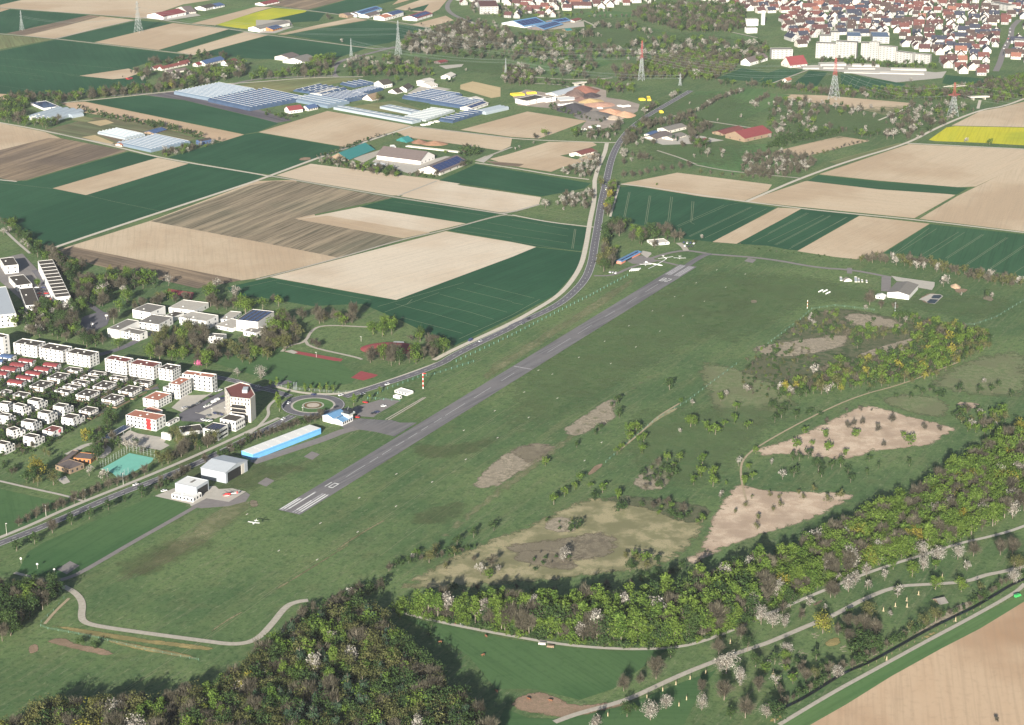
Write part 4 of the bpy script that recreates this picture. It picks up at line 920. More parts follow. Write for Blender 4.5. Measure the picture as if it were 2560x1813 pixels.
# --- airfield buildings
c, ang, a, b, h = frame3('D', '845,640 1085,690 2312,219', 105)
r = empty('hangar', c, ang, 'long row hangar with sky-blue walls and white sectioned roof', 'hangar')
boxwalls(a, b, h, .05, .3).obj('wall', BLUE, r)
for k in range(7): MB().box(-a / 2 + a * k / 7 + .15, -a / 2 + a * (k + 1) / 7 - .2, -b / 2 + .2, b / 2 - .2, h - .05, h + .08).obj('roof_section', WHITEROOF, r)
MB().box(-a / 2 + .2, a / 2 - .2, -b / 2 + .15, b / 2 - .15, h - .3, h - .06).obj('roof_edge', BLACKM, r)
for k in range(6): MB().box(-a / 2 + a * (k + .15) / 6, -a / 2 + a * (k + .85) / 6, -b / 2 - .08, -b / 2 - .01, .1, h * .72).obj('hangar_door', BLUE, r)
MB().box(-a / 2, a / 2, -b / 2 - .12, -b / 2 - .02, h * .74, h * .77).obj('door_rail', DARKBLUE, r)
def bigopen(r, a, b, h, x0, x1, zt, mat):
    MB().box(x0, x1, -b / 2 - .05, -b / 2 + .02, .05, zt).obj('door_opening', BLACKM, r)
r, (c, ang, a, b, h) = gable('D', '140,940 590,1022 1010,798', 185, 'light grey hangar with shallow gabled roof and wide open door', 'hangar', GREYWALL, PALEMETAL, 'y', .16, name='hangar', win=False)
bigopen(r, a, b, h, -a * .42, a * .2, h * .88, None)
for k in range(2): MB().box(a * (.2 + .14 * k), a * (.33 + .14 * k), -b / 2 - .35 - .2 * k, -b / 2 - .1 - .2 * k, .05, h * .95).obj('sliding_door', WH2 if k == 0 else GREYWALL, r)
MB().box(-a * .5, -a * .42, -b / 2 - .6, -b / 2 - .02, 0, h * .95).obj('sliding_door', GREYWALL, r)
r, (c, ang, a, b, h) = flat('20', '1560,1085 1758,1120 1880,1058', 95, 'pale grey helicopter hangar with flat roof and open front', 'hangar', GREYWALL, WHITEROOF, 0, 0, 1, name='helicopter_hangar', vents=0, win=False)
bigopen(r, a, b, h, -a * .42, a * .42, h * .75, None)
MB().box(-1.5, 4.5, -1, 1, h - .49, h - .2).obj('skylight', GREYROOF, r)
flat('20', '1535,1178 1730,1215 1810,1168', 42, 'low white rescue station annex in front of the helicopter hangar', 'annex', WH, WHITEROOF, 3, 6, 1, name='annex', vents=1)
r, (c, ang, a, b, h) = gable('K', '280,790 430,870 640,750', 115, 'white airfield clubhouse hall with blue metal roof', 'clubhouse', WH, BLUEROOF, 'x', .35, name='clubhouse', nx=4, ny=0, floors=1)
r, (c, ang, a, b, h) = gable('K', '400,890 625,945 830,850', 80, 'front wing of the airfield clubhouse with blue roof', 'clubhouse', WH, BLUEROOF, 'x', .3, name='clubhouse', nx=5, ny=0, floors=1)
tb = gz(S('K', 745, 930)); r = empty('control_tower', tb, ang, 'small airfield control tower with dark glazed cab and balcony', 'control tower')
MB().box(-2.6, 2.6, -2.6, 2.6, 0, 6.5).obj('shaft', WH, r)
MB().box(-3.9, 3.9, -3.9, 3.9, 6.5, 6.8).obj('balcony', WH2, r)
for s_ in (-1, 1):
    MB().box(-3.9, 3.9, s_ * 3.85 - .04, s_ * 3.85 + .04, 6.8, 7.8).obj('railing', STEEL, r); MB().box(s_ * 3.85 - .04, s_ * 3.85 + .04, -3.8, 3.8, 6.8, 7.8).obj('railing', STEEL, r)
cab = MB(); cab.add([(-2.4, -2.4, 6.8), (2.4, -2.4, 6.8), (2.4, 2.4, 6.8), (-2.4, 2.4, 6.8), (-3, -3, 9.8), (3, -3, 9.8), (3, 3, 9.8), (-3, 3, 9.8)], [(0, 1, 5, 4), (1, 2, 6, 5), (2, 3, 7, 6), (3, 0, 4, 7), (4, 5, 6, 7)]); cab.obj('cab', GLASS, r)
MB().box(-3.3, 3.3, -3.3, 3.3, 9.81, 10.2).obj('roof', BLACKM, r)
for q in (-2, 0, 2): MB().tube([(q, q * .5, 10.2), (q, q * .5, 12)], [.08, .05], 5).obj('antenna', STEEL, r)
r, (c, ang, a, b, h) = gable('G', '530,500 600,525 985,325', 55, 'salmon brick glider hangar with blue roof and solar panels', 'hangar', BRICK, BLUEROOF, 'x', .22, name='hangar', solar=1, win=False, over=1.0)
bigopen(r, a, b, h, -a * .28, a * .05, h * .9, None)
r, (c, ang, a, b, h) = gable('J', '1130,515 1520,560 1690,375', 85, 'white glider hangar with banded grey-white gabled roof', 'hangar', WH, GREYROOF, 'x', .2, name='hangar', win=False)
c, ang, a, b, h = frame3('J', '1130,515 1520,560 1690,375', 85)
[MB().box(-a / 2 + .5, a / 2 - .5, -b / 2 + b * (k + .2) / 6, -b / 2 + b * (k + .55) / 6, 0, .08).v for k in range(0)]
r, _x = gable('J', '920,570 1075,590 1120,560', 50, 'small white hut beside the white glider hangar', 'hut', WH, WHITEROOF, 'x', .3, name='hut', nx=1, ny=1, floors=1)
flat('K', '1705,285 1945,360 2045,300', 50, 'long white container hut beside the striped mast', 'container', WH, WHITEROOF, 0, 4, 1, name='container_hut', vents=0)
flat('K', '1665,395 1785,430 1835,405', 50, 'small white container below the long container hut', 'container', WH, WHITEROOF, 1, 0, 1, name='container_hut', vents=0)
r, _x = gable('J', '340,290 360,310 500,300', 10, 'round-roofed winch garage beside parked trailers', 'garage', WH, GREYROOF, 'y', .6, name='garage', nx=0, ny=0, floors=1, arc=True, win=False)
for s in ('280,230 285,290 330,290', '540,225 548,315 600,318', '605,250 612,315 640,318', '660,275 668,315 700,318', '745,285 750,325 780,325'):
    flat('J', s, 12, None, nx=0, ny=0, floors=1, wall=WH2, roof=PALEMETAL, name='trailer', win=False, vents=0, cat='trailer', ph=('small white trailer parked by the round-roofed garage', 'trailers there', ''), group='trailers by the garage')
# --- farms and halls in the distance (view, corners, wall px, label, wall, roof, ridge, rise, solar)
def hall(v, s, h, lab, wall, roof, ridge='x', rise=.25, solar=0, cat='barn', name='farm_hall', nx=4, ny=2):
    return gable(v, s, h, lab, cat, wall, roof, ridge, rise, name=name, nx=nx, ny=ny, floors=1, solar=solar, over=.8)
hall('00', '1375,125 1460,150 1630,105', 28, 'farm hall with long crimson roof at the top left farm', WH, REDROOF)
hall('00', '1570,75 1680,110 1760,105', 15, 'grey-roofed shed behind the crimson-roofed farm hall', WH2, BROWNROOF)
hall('00', '1785,60 1840,75 1900,50', 22, 'white farmhouse on the top left farm', WH, DARKROOF)
hall('00', '1880,45 1920,62 1960,40', 18, 'second white farmhouse on the top left farm, right of the first', WH, DARKBLUE)
hall('01', '760,125 820,140 830,130', 25, 'small brown barn left of the blue-roofed farm halls', WOOD, BROWNROOF)
hall('01', '865,115 950,130 1115,75', 22, 'farm hall with long bright blue solar roof', WH, BLUEROOF, solar=1)
hall('01', '830,120 900,130 940,110', 25, 'white shed at the end of the blue solar farm hall', WH, BROWNROOF)
hall('01', '975,130 1010,145 1080,115', 18, 'narrow dark-roofed shed in front of the blue solar hall', WH, BROWNROOF)
hall('01', '1085,145 1150,160 1215,135', 28, 'white farmhouse with orange-red tiled roof', WH, ORROOF)
hall('01', '1175,120 1220,135 1290,105', 35, 'farm building with dark solar roof beside the orange roof', WH, DARKBLUE, solar=1)
hall('01', '1335,150 1440,165 1565,120', 25, 'farm hall with maroon-edged blue solar roof', WH, REDROOF, solar=1)
hall('01', '-10,240 30,260 285,200', 30, 'long white farm hall beside the yellow rape field', WH, GREYROOF)
hall('01', '75,250 150,265 200,240', 18, 'low hall with solar roof in front of the long white farm hall', ORM, DARKBLUE, solar=1)
hall('01', '40,25 75,40 185,10', 15, 'white farmhouse with red roof above the rape field', WH, REDROOF)
hall('01', '205,500 290,520 340,490', 28, 'pale old manor farm left wing with brown roof', WH2, BROWNROOF)
hall('01', '290,530 440,560 480,520', 22, 'bright white manor farm main house with grey roof', WH, GREYROOF)
hall('01', '1605,550 1650,560 1710,545', 16, 'shed with crimson roof in the meadow', BROWNROOF, REDROOF)
for i, (x, y) in enumerate(((1450, 618), (1530, 600), (1600, 585), (1380, 615), (1620, 572))):
    gable('00', '%d,%d %d,%d %d,%d' % (x - 20, y - 8, x, y, x + 75, y - 18), 18, None, 'house', WH2, MAROON, 'x', .7, nx=2, ny=1, floors=1, name='hamlet_house', ph=('hamlet house with crimson roof', 'crimson-roofed hamlet houses', 'in the hamlet'), group='hamlet houses with crimson roofs')
for x, y in ((1500, 650), (1580, 640), (1520, 675)):
    gable('00', '%d,%d %d,%d %d,%d' % (x - 20, y - 8, x, y, x + 95, y - 18), 15, None, 'house', WH2, BROWNROOF, 'x', .6, nx=2, ny=1, floors=1, name='hamlet_house', ph=('long hamlet house with brown roof', 'brown-roofed hamlet houses', 'in the hamlet'), group='hamlet houses with brown roofs')
hall('00', '1790,560 1840,572 2000,530', 22, 'hamlet hall with large dark blue roof', WH2, DARKBLUE, rise=.5)
hall('00', '1725,575 1770,580 1830,565', 20, 'barn with red roof left of the dark blue hamlet hall', WH2, REDROOF, rise=.5)
hall('00', '1995,555 2040,565 2120,540', 28, 'white villa at the right end of the hamlet', WH, MAROON, rise=.4)
hall('00', '1130,700 1150,705 1185,698', 8, 'tiny red shed at the field corner below the hamlet', REDM, REDROOF)
# left nursery
flat('00', '310,915 390,970 480,942', 20, 'white-framed solar canopy roof at the left nursery', 'canopy', WH, SOLAR, 1, 1, 1, name='canopy', vents=0)
def ghouse(v, s, h, lab, n, mat=None, ridge='x', rise=.55, cat='greenhouse', name='greenhouse', arc=False, gap=0.0):
    c, ang, a, b, hh = frame3(v, s, h); r = empty(name, c, ang, lab, cat); mat = mat or GREENHOUSE
    w = (b if ridge == 'x' else a) / n; l = a if ridge == 'x' else b
    mb = MB().box(-a / 2, a / 2, -b / 2, b / 2, 0, hh); mb.obj('wall', mat, r)
    rf = MB(); gl = MB()
    for k in range(n):
        y0 = -(b if ridge == 'x' else a) / 2 + w * k; hr = w / 2 * rise; seg = 6 if arc else 2
        pr = [(y0 + w * i / seg, hh + .01 + (hr * (1 - (2 * i / seg - 1) ** 2) if arc else hr * (1 - abs(2 * i / seg - 1)))) for i in range(seg + 1)]
        def m(p, q, z): return (p, q, z) if ridge == 'x' else (-q, p, z)
        vs = [m(-l / 2, q, z) for q, z in pr] + [m(l / 2, q, z) for q, z in pr]; K = seg + 1
        rf.add(vs, [(i, K + i, K + i + 1, i + 1) for i in range(seg)] + [tuple(range(K)), tuple(reversed(range(K, 2 * K)))])
        if not arc:
            gl.bar(m(-l / 2, y0 + w / 2, hh + hr + .05), m(l / 2, y0 + w / 2, hh + hr + .05), .25)
            nb = max(2, int(l / 12))
            for j in range(1, nb):
                x = -l / 2 + l * j / nb
                gl.bar(m(x, y0 + .1, hh + .12), m(x, y0 + w / 2, hh + hr + .08), .22)
    o = rf.obj('roof', mat, r)
    if not arc: gl.obj('glazing_bars', WHITEROOF, o)
    return r
GH2 = flatmat('greenhouse_blue_glass', (.05, .08, .14), .25, .25, .08, .6)
ghouse('00', '1555,825 1880,885 2293,800', 22, 'large pale greenhouse block left of the big nursery', 14, GREENHOUSE, 'y', .5)
ghouse('00', '1900,885 2240,975 2730,870', 22, 'large blue glass greenhouse block in the middle of the big nursery', 12, GH2, 'y', .5)
ghouse('01', '340,880 640,950 780,900', 22, 'grey-blue greenhouse block with rounded front bay', 4, GREENHOUSE, 'y', .35)
ghouse('01', '640,850 780,900 970,845', 28, 'saw-toothed glasshouse beside the nursery lane', 8, GH2, 'y', .6)
ghouse('01', '820,830 900,850 1130,790', 20, 'second saw-toothed glasshouse behind the nursery lane', 9, GH2, 'y', .6)
ghouse('01', '380,800 600,850 760,790', 10, 'low blue greenhouse in the upper nursery', 5, GH2, 'x', .4)
ghouse('01', '760,750 880,780 1070,745', 8, 'dark blue glass roof at the back of the nursery', 4, GH2, 'y', .4)
ghouse('01', '1370,860 1580,915 1790,840', 15, 'blue saw-tooth greenhouse with white gables right of the nursery houses', 7, GH2, 'y', .6)
ghouse('01', '1590,905 1860,960 2000,900', 18, 'blue saw-tooth greenhouse at the right end of the nursery', 6, GH2, 'y', .6)
ghouse('01', '695,960 1400,1090 1470,1070', 22, 'very long single plastic tunnel along the field edge', 1, FOIL, 'y', .0 + .01)
ghouse('01', '1125,950 1390,1010 1415,985', 22, 'short plastic tunnel inside the nursery yard', 1, FOIL, 'y', .01)
ghouse('01', '1350,1040 1520,1075 1760,985', 15, 'wide flat grey film greenhouse beside the long tunnel', 8, flatmat('grey_film', (.33, .37, .38), .6), 'y', .25)
ghouse('01', '1670,1065 1760,1090 2040,1000', 15, 'blue patterned greenhouse by the main road bend', 7, GH2, 'y', .4)
ghouse('01', '2020,985 2060,1010 2245,960', 20, 'pale tunnel greenhouse at the far right of the nursery', 3, FOIL, 'x', .5, arc=True)
ghouse('00', '300,1030 470,1075 690,985', 22, 'pale blue tunnel greenhouses at the left nursery', 4, FOIL, 'x', .4, arc=True)
ghouse('00', '270,1040 370,1085 440,1060', 22, 'small yellowish glasshouse with slanted gables at the left nursery', 3, flatmat('yellowish_glass', (.42, .42, .36), .4), 'y', .5)
ghouse('00', '560,1020 650,1045 745,1025', 15, 'round-ended plastic tunnel at the left nursery', 2, FOIL, 'x', .4, arc=True)
ghouse('00', '880,1185 1120,1240 1290,1200', 15, 'pale saw-toothed greenhouse of the roadside nursery', 6, FOIL, 'y', .5)
ghouse('00', '1120,1265 1350,1345 1640,1255', 22, 'blue-grey chequered greenhouse of the roadside nursery', 11, GREENHOUSE, 'y', .4)
hall('00', '1290,1185 1380,1195 1490,1160', 12, 'open shed with dark blue roof at the roadside nursery', WOOD, DARKBLUE)
hall('00', '1040,1290 1090,1300 1115,1290', 16, 'small orange-brown hut beside the roadside nursery', WH2, ORROOF)
hall('00', '1760,1255 1790,1265 1890,1245', 35, 'dark blue modern house beside the roadside nursery', DARKBLUE, DARKROOF)
hall('01', '250,975 300,990 420,975', 30, 'white house with bright red roofs in front of the nursery', WH, REDROOF, rise=.6)
hall('01', '430,960 470,975 540,955', 22, 'house with dark solar roof beside the red-roofed nursery house', WH2, DARKBLUE, rise=.5)
hall('01', '1085,740 1140,760 1190,740', 35, 'white nursery house above the glasshouses', WH, DARKROOF, rise=.5)
hall('01', '1200,815 1260,830 1290,815', 14, 'small white house at the nursery crossing', WH, DARKROOF, rise=.5)
hall('01', '1290,790 1350,800 1385,770', 28, 'larger white gabled house at the nursery crossing', WH, DARKROOF, rise=.6)
hall('01', '1465,720 1520,735 1570,710', 25, 'cream block upper house north of the saw-tooth greenhouses', WH, WH2, rise=.2)
hall('01', '1450,745 1560,770 1610,755', 20, 'white low hall below the cream block house', WH, WH2, rise=.2)
hall('01', '1670,680 1740,690 1770,665', 22, 'white villa with cream roof by the upper orchard', WH, WH2, rise=.4)
hall('01', '1000,875 1040,895 1080,870', 12, 'white cottage beside the copper-brown tree', WH, WOOD, rise=.7)
hall('01', '480,840 600,850 760,800', 12, 'cream flat packing shed between the greenhouses', WH2, WH2, rise=.1)
hall('01', '1870,890 1990,905 2010,885', 15, 'white shed at the back of the right greenhouses', WH, WH2)
hall('01', '1870,955 1930,975 2060,920', 22, 'white workshop with solar strip at the nursery corner', WH, WH2, solar=1)
# horse farm
r, _x = hall('01', '1095,1385 1470,1440 1560,1385', 38, 'long stable with brown roof and open white front', WH, BROWNROOF, 'y', .45)
hall('01', '1530,1500 1650,1545 1850,1440', 28, 'barn with large dark blue solar roof on brown roof', WH2, BROWNROOF, 'x', .4, 1)
hall('01', '710,1395 830,1430 1030,1335', 10, 'long shed with teal roof left of the stable', WOOD, TEALM, 'x', .5)
hall('01', '1275,1250 1350,1272 1375,1255', 8, 'small teal tent roof above the stable', TEALM, TEALM, 'x', .5)
flat('01', '1060,1465 1110,1480 1150,1465', 8, 'small pale blue container in the stable yard', 'container', PALEMETAL, PALEMETAL, 0, 0, 1, name='container', vents=0, win=False)
flat('01', '1205,1300 1215,1320 1250,1315', 12, 'white container near the teal tent roof', 'container', WH, WHITEROOF, 0, 0, 1, name='container', vents=0, win=False)
flat('01', '1335,1300 1340,1308 1830,1365', 8, 'low white retaining wall across the farm yard', 'wall', WH2, WH2, 0, 0, 1, name='retaining_wall', vents=0, win=False)
# construction yard and middle distance
flat('02', '60,880 130,905 295,865', 40, 'white yard office with dark flat roof at the construction yard', 'office', WH, DARKROOF, 3, 2, 2, name='office_building', vents=0)
flat('02', '300,870 310,880 385,865', 40, 'small white annex beside the yard office', 'annex', WH, DARKROOF, 1, 0, 2, name='annex', vents=0)
hall('02', '350,830 410,855 640,790', 10, 'long pale shed roof at the back of the construction yard', WH2, PALEMETAL)
flat('02', '400,870 430,900 580,885', 8, 'flat white shed roof in the construction yard', 'shed', WH2, WHITEROOF, 0, 0, 1, name='shed', vents=0, win=False)
hall('02', '20,195 110,240 200,195', 12, 'farm hall with blue solar roof at the edge of the far town', WH, BLUEROOF, solar=1)
hall('02', '160,245 290,265 440,215', 12, 'lower of the blue solar farm halls beside the far town', BROWNROOF, BLUEROOF, solar=1)
hall('02', '300,190 400,205 530,185', 15, 'upper blue solar farm hall beside the far town', BROWNROOF, BLUEROOF, solar=1)
hall('02', '520,180 560,190 605,170', 12, 'maroon-roofed farmhouse beside the blue solar halls', WH2, MAROON)
hall('02', '460,262 490,275 525,268', 8, 'tiny teal-roofed paddock shelter', WOOD, TEALM)
flat('02', '2240,95 2242,100 2265,98', 125, 'slim white tower beside the wood at the far town', 'tower', WH, WH, 0, 0, 1, name='tower', vents=0, win=False)
flat('02', '2100,165 2102,175 2205,172', 58, 'white cubic hall left of the slim white tower', 'hall', WH, GREYROOF, 3, 0, 3, name='hall_building', vents=0)
flat('02', '2095,245 2105,255 2195,250', 45, 'lower white building in front of the cubic hall', 'hall', WH, GREYROOF, 4, 0, 2, name='hall_building', vents=0)
hall('02', '2080,545 2130,560 2280,510', 32, 'long white house with grey-brown roof at the lower edge of the town', WH, BROWNROOF, rise=.7)
hall('02', '1305,1150 1400,1170 1560,1130', 28, 'grey-roofed workshop in the trees by the main road', WH2, GREYROOF)
hall('02', '1195,1200 1240,1210 1300,1180', 15, 'small flat shed left of the grey-roofed workshop', WH2, DARKBLUE)
hall('02', '1190,1225 1290,1245 1420,1195', 10, 'long low shed with grey roof below the workshop', WH2, BROWNROOF)
hall('02', '1360,1225 1440,1245 1550,1205', 15, 'second grey shed right of the long low shed', WH2, GREYROOF)
hall('02', '1805,1180 1890,1200 2070,1150', 18, 'smaller stable with crimson roof', WOOD, MAROON)
r, _x = hall('02', '1960,1195 2085,1240 2293,1180', 35, 'large riding hall with crimson roof', WOOD, REDROOF, rise=.4)
hall('02', '1680,1255 1700,1265 1740,1245', 12, 'little red-roofed hut in front of the riding hall', REDM, REDROOF)
hall('02', '590,1360 620,1385 720,1345', 18, 'small pink-roofed shed in the brown field', WH2, MAROON)
flat('02', '520,1375 530,1385 552,1380', 18, 'little white box hut beside the pink-roofed shed', 'hut', WH, WH, 0, 0, 1, name='hut', vents=0, win=False)
hall('03', '135,715 175,722 205,708', 20, 'small pink-roofed barn between two green fields', WH2, ORROOF, rise=.6)
hall('33', '1500,490 1540,535 1575,510', 8, 'lone grey-roofed field shed in the orchard meadow', WOOD, GREYROOF, rise=.5)
flat('12', '1235,525 1260,560 1400,540', 20, 'white hut among the trees behind the glider hangar', 'hut', WH, WH2, 2, 1, 1, name='hut', vents=0)
# road bridges
for v, s, lab in (('03', '1815,860 1820,875 1985,865', 'pale concrete road bridge on piers by the town belt'), ('02', '560,735 600,755 660,735', 'small concrete road bridge beside the construction yard')):
    c, ang, a, b, h = frame3(v, s, 30); r = empty('bridge', c, ang, lab, 'bridge')
    MB().box(-a / 2, a / 2, -4, 6, h - 1, h).obj('deck', CONC, r); MB().box(-a / 2, a / 2, -4.3, -4.02, h - 1.2, h + 1).obj('parapet', CONC, r)
    for x in (-.3, .3): MB().box(a * x - .6, a * x + .6, -3, 5, 0, h - 1.01).obj('pier', CONC, r)
# material heaps in the construction yard
def heap(v, x, y, rx, ry, h, col, lab, name='heap'):
    c = gz(S(v, x, y)); mb = MB(); n = 18; vs = [(0, 0, h)]
    for k, f in ((1, .35), (2, .7), (3, 1.0)):
        for i in range(n):
            t = 2 * math.pi * i / n; q = f * (1 + rnd.uniform(-.08, .08)); vs.append((rx * q * math.cos(t), ry * q * math.sin(t), h * (1 - f) * rnd.uniform(.9, 1.1) + (0 if k < 3 else -.1)))
    fs = [(0, 1 + i, 1 + (i + 1) % n) for i in range(n)]
    for k in range(2): fs += [(1 + k * n + i, 1 + (k + 1) * n + i, 1 + (k + 1) * n + (i + 1) % n, 1 + k * n + (i + 1) % n) for i in range(n)]
    mb.add(vs, fs); o = mb.obj(name, flatmat('heap_%d_%d_%d' % tuple(int(q * 100) for q in col), col, 1, .2, .3)); o.location = c; tag(o, lab, 'heap')
heap('02', 560, 980, 25, 30, 9, (.05, .048, .055), 'large black gravel heap in the construction yard')
heap('02', 570, 850, 16, 24, 9, (.15, .10, .085), 'dark brown soil heap behind the white sheds')
heap('02', 640, 815, 24, 26, 8, (.25, .11, .08), 'rust-red rubble heap at the back of the yard')
heap('02', 710, 860, 15, 18, 5, (.06, .045, .05), 'small black heap in the middle of the yard')
heap('02', 740, 1045, 28, 30, 8, (.13, .12, .11), 'dark grey rubble heap at the lower yard edge')
heap('02', 880, 1005, 17, 22, 5, (.55, .30, .19), 'light orange sand heap left of its twin')
heap('02', 1010, 1030, 15, 20, 5, (.55, .33, .21), 'light orange sand heap near the yard exit')
heap('02', 780, 940, 24, 22, 2.5, (.50, .29, .21), 'broad low pink rubble heap in the yard')
heap('02', 700, 910, 20, 20, 4, (.50, .36, .18), 'yellow-brown sand heap in the yard centre')
heap('02', 620, 895, 12, 18, 5, (.20, .12, .10), 'reddish brown heap beside the flat white shed')
heap('02', 910, 1060, 14, 16, 4, (.42, .34, .26), 'beige earth heap at the front of the yard')
heap('01', 1460, 1275, 10, 12, 4, (.25, .14, .09), 'brown manure heap behind the stable, left one')
heap('01', 1600, 1290, 18, 12, 4, (.28, .16, .10), 'long brown manure heap behind the stable')
heap('13', 1680, 945, 5, 8, 3, (.42, .30, .20), 'small orange sand heap beside the blossoming bush')
for x, y in ((1190, 885), (1220, 880)): heap('02', x, y, 4, 5, 7, (.72, .62, .10), None) if 0 else None
for v, s, lab in (('02', '1145,880 1150,890 1190,885', 'yellow site container in the construction yard'), ('02', '1212,862 1215,890 1232,885', 'upright yellow silo in the construction yard'), ('02', '0,835 10,850 110,840', 'bright yellow machinery row left of the yard office'), ('02', '130,825 135,832 220,828', 'yellow machinery behind the yard office'), ('02', '1320,990 1325,1000 1355,998', 'yellow hoarding beside the main road')):
    flat('02', s.split(' ', 0)[0], 14, lab, 'container', YELM, YELM, 0, 0, 1, name='container', vents=0, win=False)
for i, (x, y) in enumerate(((960, 950), (990, 955), (1030, 950), (780, 970), (830, 1065), (860, 1060), (640, 1160), (700, 1140), (760, 1130), (410, 940), (450, 940), (490, 935), (530, 930), (1490, 1120), (1560, 1100), (1610, 1090), (1530, 1115))):
    v = '02' if i < 13 else '01'
    flat(v, '%d,%d %d,%d %d,%d' % (x - 8, y - 8, x, y, x + 26, y - 6), 9, None, 'container', WH, WHITEROOF, 0, 0, 1, name='container', vents=0, win=False, ph=('white block of building material', 'white material blocks in the yard' if i < 13 else 'white bales beside the tunnels', ''), group='white stacks of material')
# ---------------------------------------------------------------- far town
TOWN = []
TW = flatmat('town_render', (.33, .325, .31), .8, .18, .02)
def thouse(kind, rmat, wmat):
    a, b, h, rise = kind; r_ = empty('proto', (0, 0, 0)); gable_parts(r_, a, b, h, 'x', rise, wmat, rmat, .4)
    out = [(c.name.split('.')[0], c.data) for c in r_.children]
    w_ = MB()
    for f in (0, 1):
        for k in range(3): w_.box(-a / 2 + a * (k + .5) / 3 - .6, -a / 2 + a * (k + .5) / 3 + .6, -b / 2 - .05, -b / 2 + .02, f * 2.8 + 1, f * 2.8 + 2.3)
        for k in range(2):
            for s_ in (-1, 1): w_.box(s_ * a / 2 - .05, s_ * a / 2 + .05, -b / 2 + b * (k + .5) / 2 - .55, -b / 2 + b * (k + .5) / 2 + .55, f * 2.8 + 1, f * 2.8 + 2.3)
    wi = [i for i, q in enumerate(out) if q[0] == 'wall'][0]; wm = out[wi][1]; cmb = MB()
    cmb.add([tuple(q.co) for q in wm.vertices], [tuple(p.vertices) for p in wm.polygons], 0); cmb.add(w_.v, w_.f, 1); out[wi] = ('wall', cmb.mesh('wall', [wmat, GLASS]))
    ch = MB().box(a * .2 - .4, a * .2 + .4, .3, 1.1, h + b / 2 * rise * .6, h + b / 2 * rise + 1.0).mesh('chimney', WH2); out.append(('chimney', ch))
    for c in list(r_.children): bpy.data.objects.remove(c)
    bpy.data.objects.remove(r_); return out
RC = {'dark brown': flatmat('brown_tiles', (.060, .041, .036), .85, .15), 'red': flatmat('red_tiles', (.115, .046, .040), .85, .15), 'orange-red': flatmat('orange_tiles', (.20, .09, .065), .85, .12),
      'slate blue': flatmat('slate_tiles', (.036, .040, .058), .6, .15), 'wine red': flatmat('wine_tiles', (.078, .036, .035), .85, .15)}
HP = {}
for cn, rm in RC.items():
    for i, kd in enumerate(((12.5, 11, 4.6, .95), (16, 12.5, 5, .9), (24, 13, 5.2, .85))): HP[(cn, i)] = thouse(kd, rm, TW if i != 1 else WH2)
def place_house(x, y, rz, cn, i, where):
    e = empty('town_house', (x, y, 0), rz, None, 'house', None, rnd.uniform(.92, 1.1))
    pf = None
    for nm, me in HP[(cn, i)]:
        o = meshobj(nm, me)
        if nm == 'roof': pf = o
        o.parent = e
        if nm == 'chimney' and pf: o.parent = pf
    e['group'] = 'gabled houses of the far town'; TOWN.append((e, x, y, cn, where))
def town(v, s, dx, dy, ang, where, mix, jit=.28):
    poly = P(v, s); ca, sa = math.cos(ang), math.sin(ang); cx = sum(p.x for p in poly) / len(poly); cy = sum(p.y for p in poly) / len(poly)
    for j in range(-60, 60):
        for i in range(-60, 60):
            u, w_ = (i + .5 * (j % 2)) * dx + rnd.uniform(-jit, jit) * dx, j * dy + rnd.uniform(-jit, jit) * dy * .6
            x, y = cx + ca * u - sa * w_, cy + sa * u + ca * w_
            if not inside(x, y, poly) or not inside_frame(x, y): continue
            if any((a - x) ** 2 + (b - y) ** 2 < 15.5 ** 2 for (_, a, b, _, _) in TOWN[-400:]): continue
            if any((a - x) ** 2 + (b - y) ** 2 < r2 for a, b, r2 in BLK): continue
            a2 = ang + rnd.choice((0, 0, 0, math.pi / 2, math.pi / 2)) + rnd.uniform(-.12, .12) + .35 * math.sin(x / 170) 
            place_house(x, y, a2, pick(mix), rnd.choice((0, 0, 0, 1, 1, 2)), where)
def inside(x, y, poly):
    c = False; n = len(poly)
    for i in range(n):
        a, b = poly[i], poly[i - 1]
        if (a[1] > y) != (b[1] > y) and x < (b[0] - a[0]) * (y - a[1]) / (b[1] - a[1]) + a[0]: c = not c
    return c
def pick(mix):
    q = rnd.uniform(0, sum(m[1] for m in mix))
    for k, w_ in mix:
        q -= w_
        if q <= 0: return k
    return mix[-1][0]
def inside_frame(x, y):
    p = img((x, y, 0)); return -25 < p[0] < W0 + 25 and -22 < p[1] < H0
BLK = []
def aprt(v, s, h, lab, n, fl, roof=None):
    r, (c, ang, a, b, hh) = flat(v, s, h, lab, 'apartment block', TW, roof or GREYROOF, 0, 0, fl, name='apartment_block', vents=0, win=False)
    for f in range(fl):
        for k in range(n): 
            o = meshobj('window_bay', BAY, r); o.location = (-a / 2 + a * (k + .5) / n, -b / 2 - .03, hh / fl * f + .9); o.scale = (a / n * .5, 1, 1.0)
    k_ = max(1, int(a / 12))
    for i in range(k_ + 1):
        q = Vector((-a / 2 + a * i / k_, 0, 0)); BLK.append((c.x + math.cos(ang) * q.x, c.y + math.sin(ang) * q.x, (b / 2 + 12) ** 2))
    return r
BAY = MB().box(-.5, .5, -.05, .05, 0, 1).mesh('bay', flatmat('grey_bay', (.10, .11, .12), .5))
aprt('N', '520,425 490,440 690,445', 152, 'white slab block, left part of the left far apartment slab', 6, 9)
aprt('N', '720,408 692,424 905,434', 162, 'white slab block, right part of the left far apartment slab', 6, 9)
aprt('N', '555,348 530,366 640,362', 78, 'stepped white block behind the left far apartment slab', 3, 4)
aprt('N', '665,310 645,330 705,322', 90, 'narrow white balcony tower behind the left far slab', 2, 5)
aprt('N', '850,325 810,368 912,355', 62, 'white block with solar roof behind the left far slab', 3, 3, SOLAR)
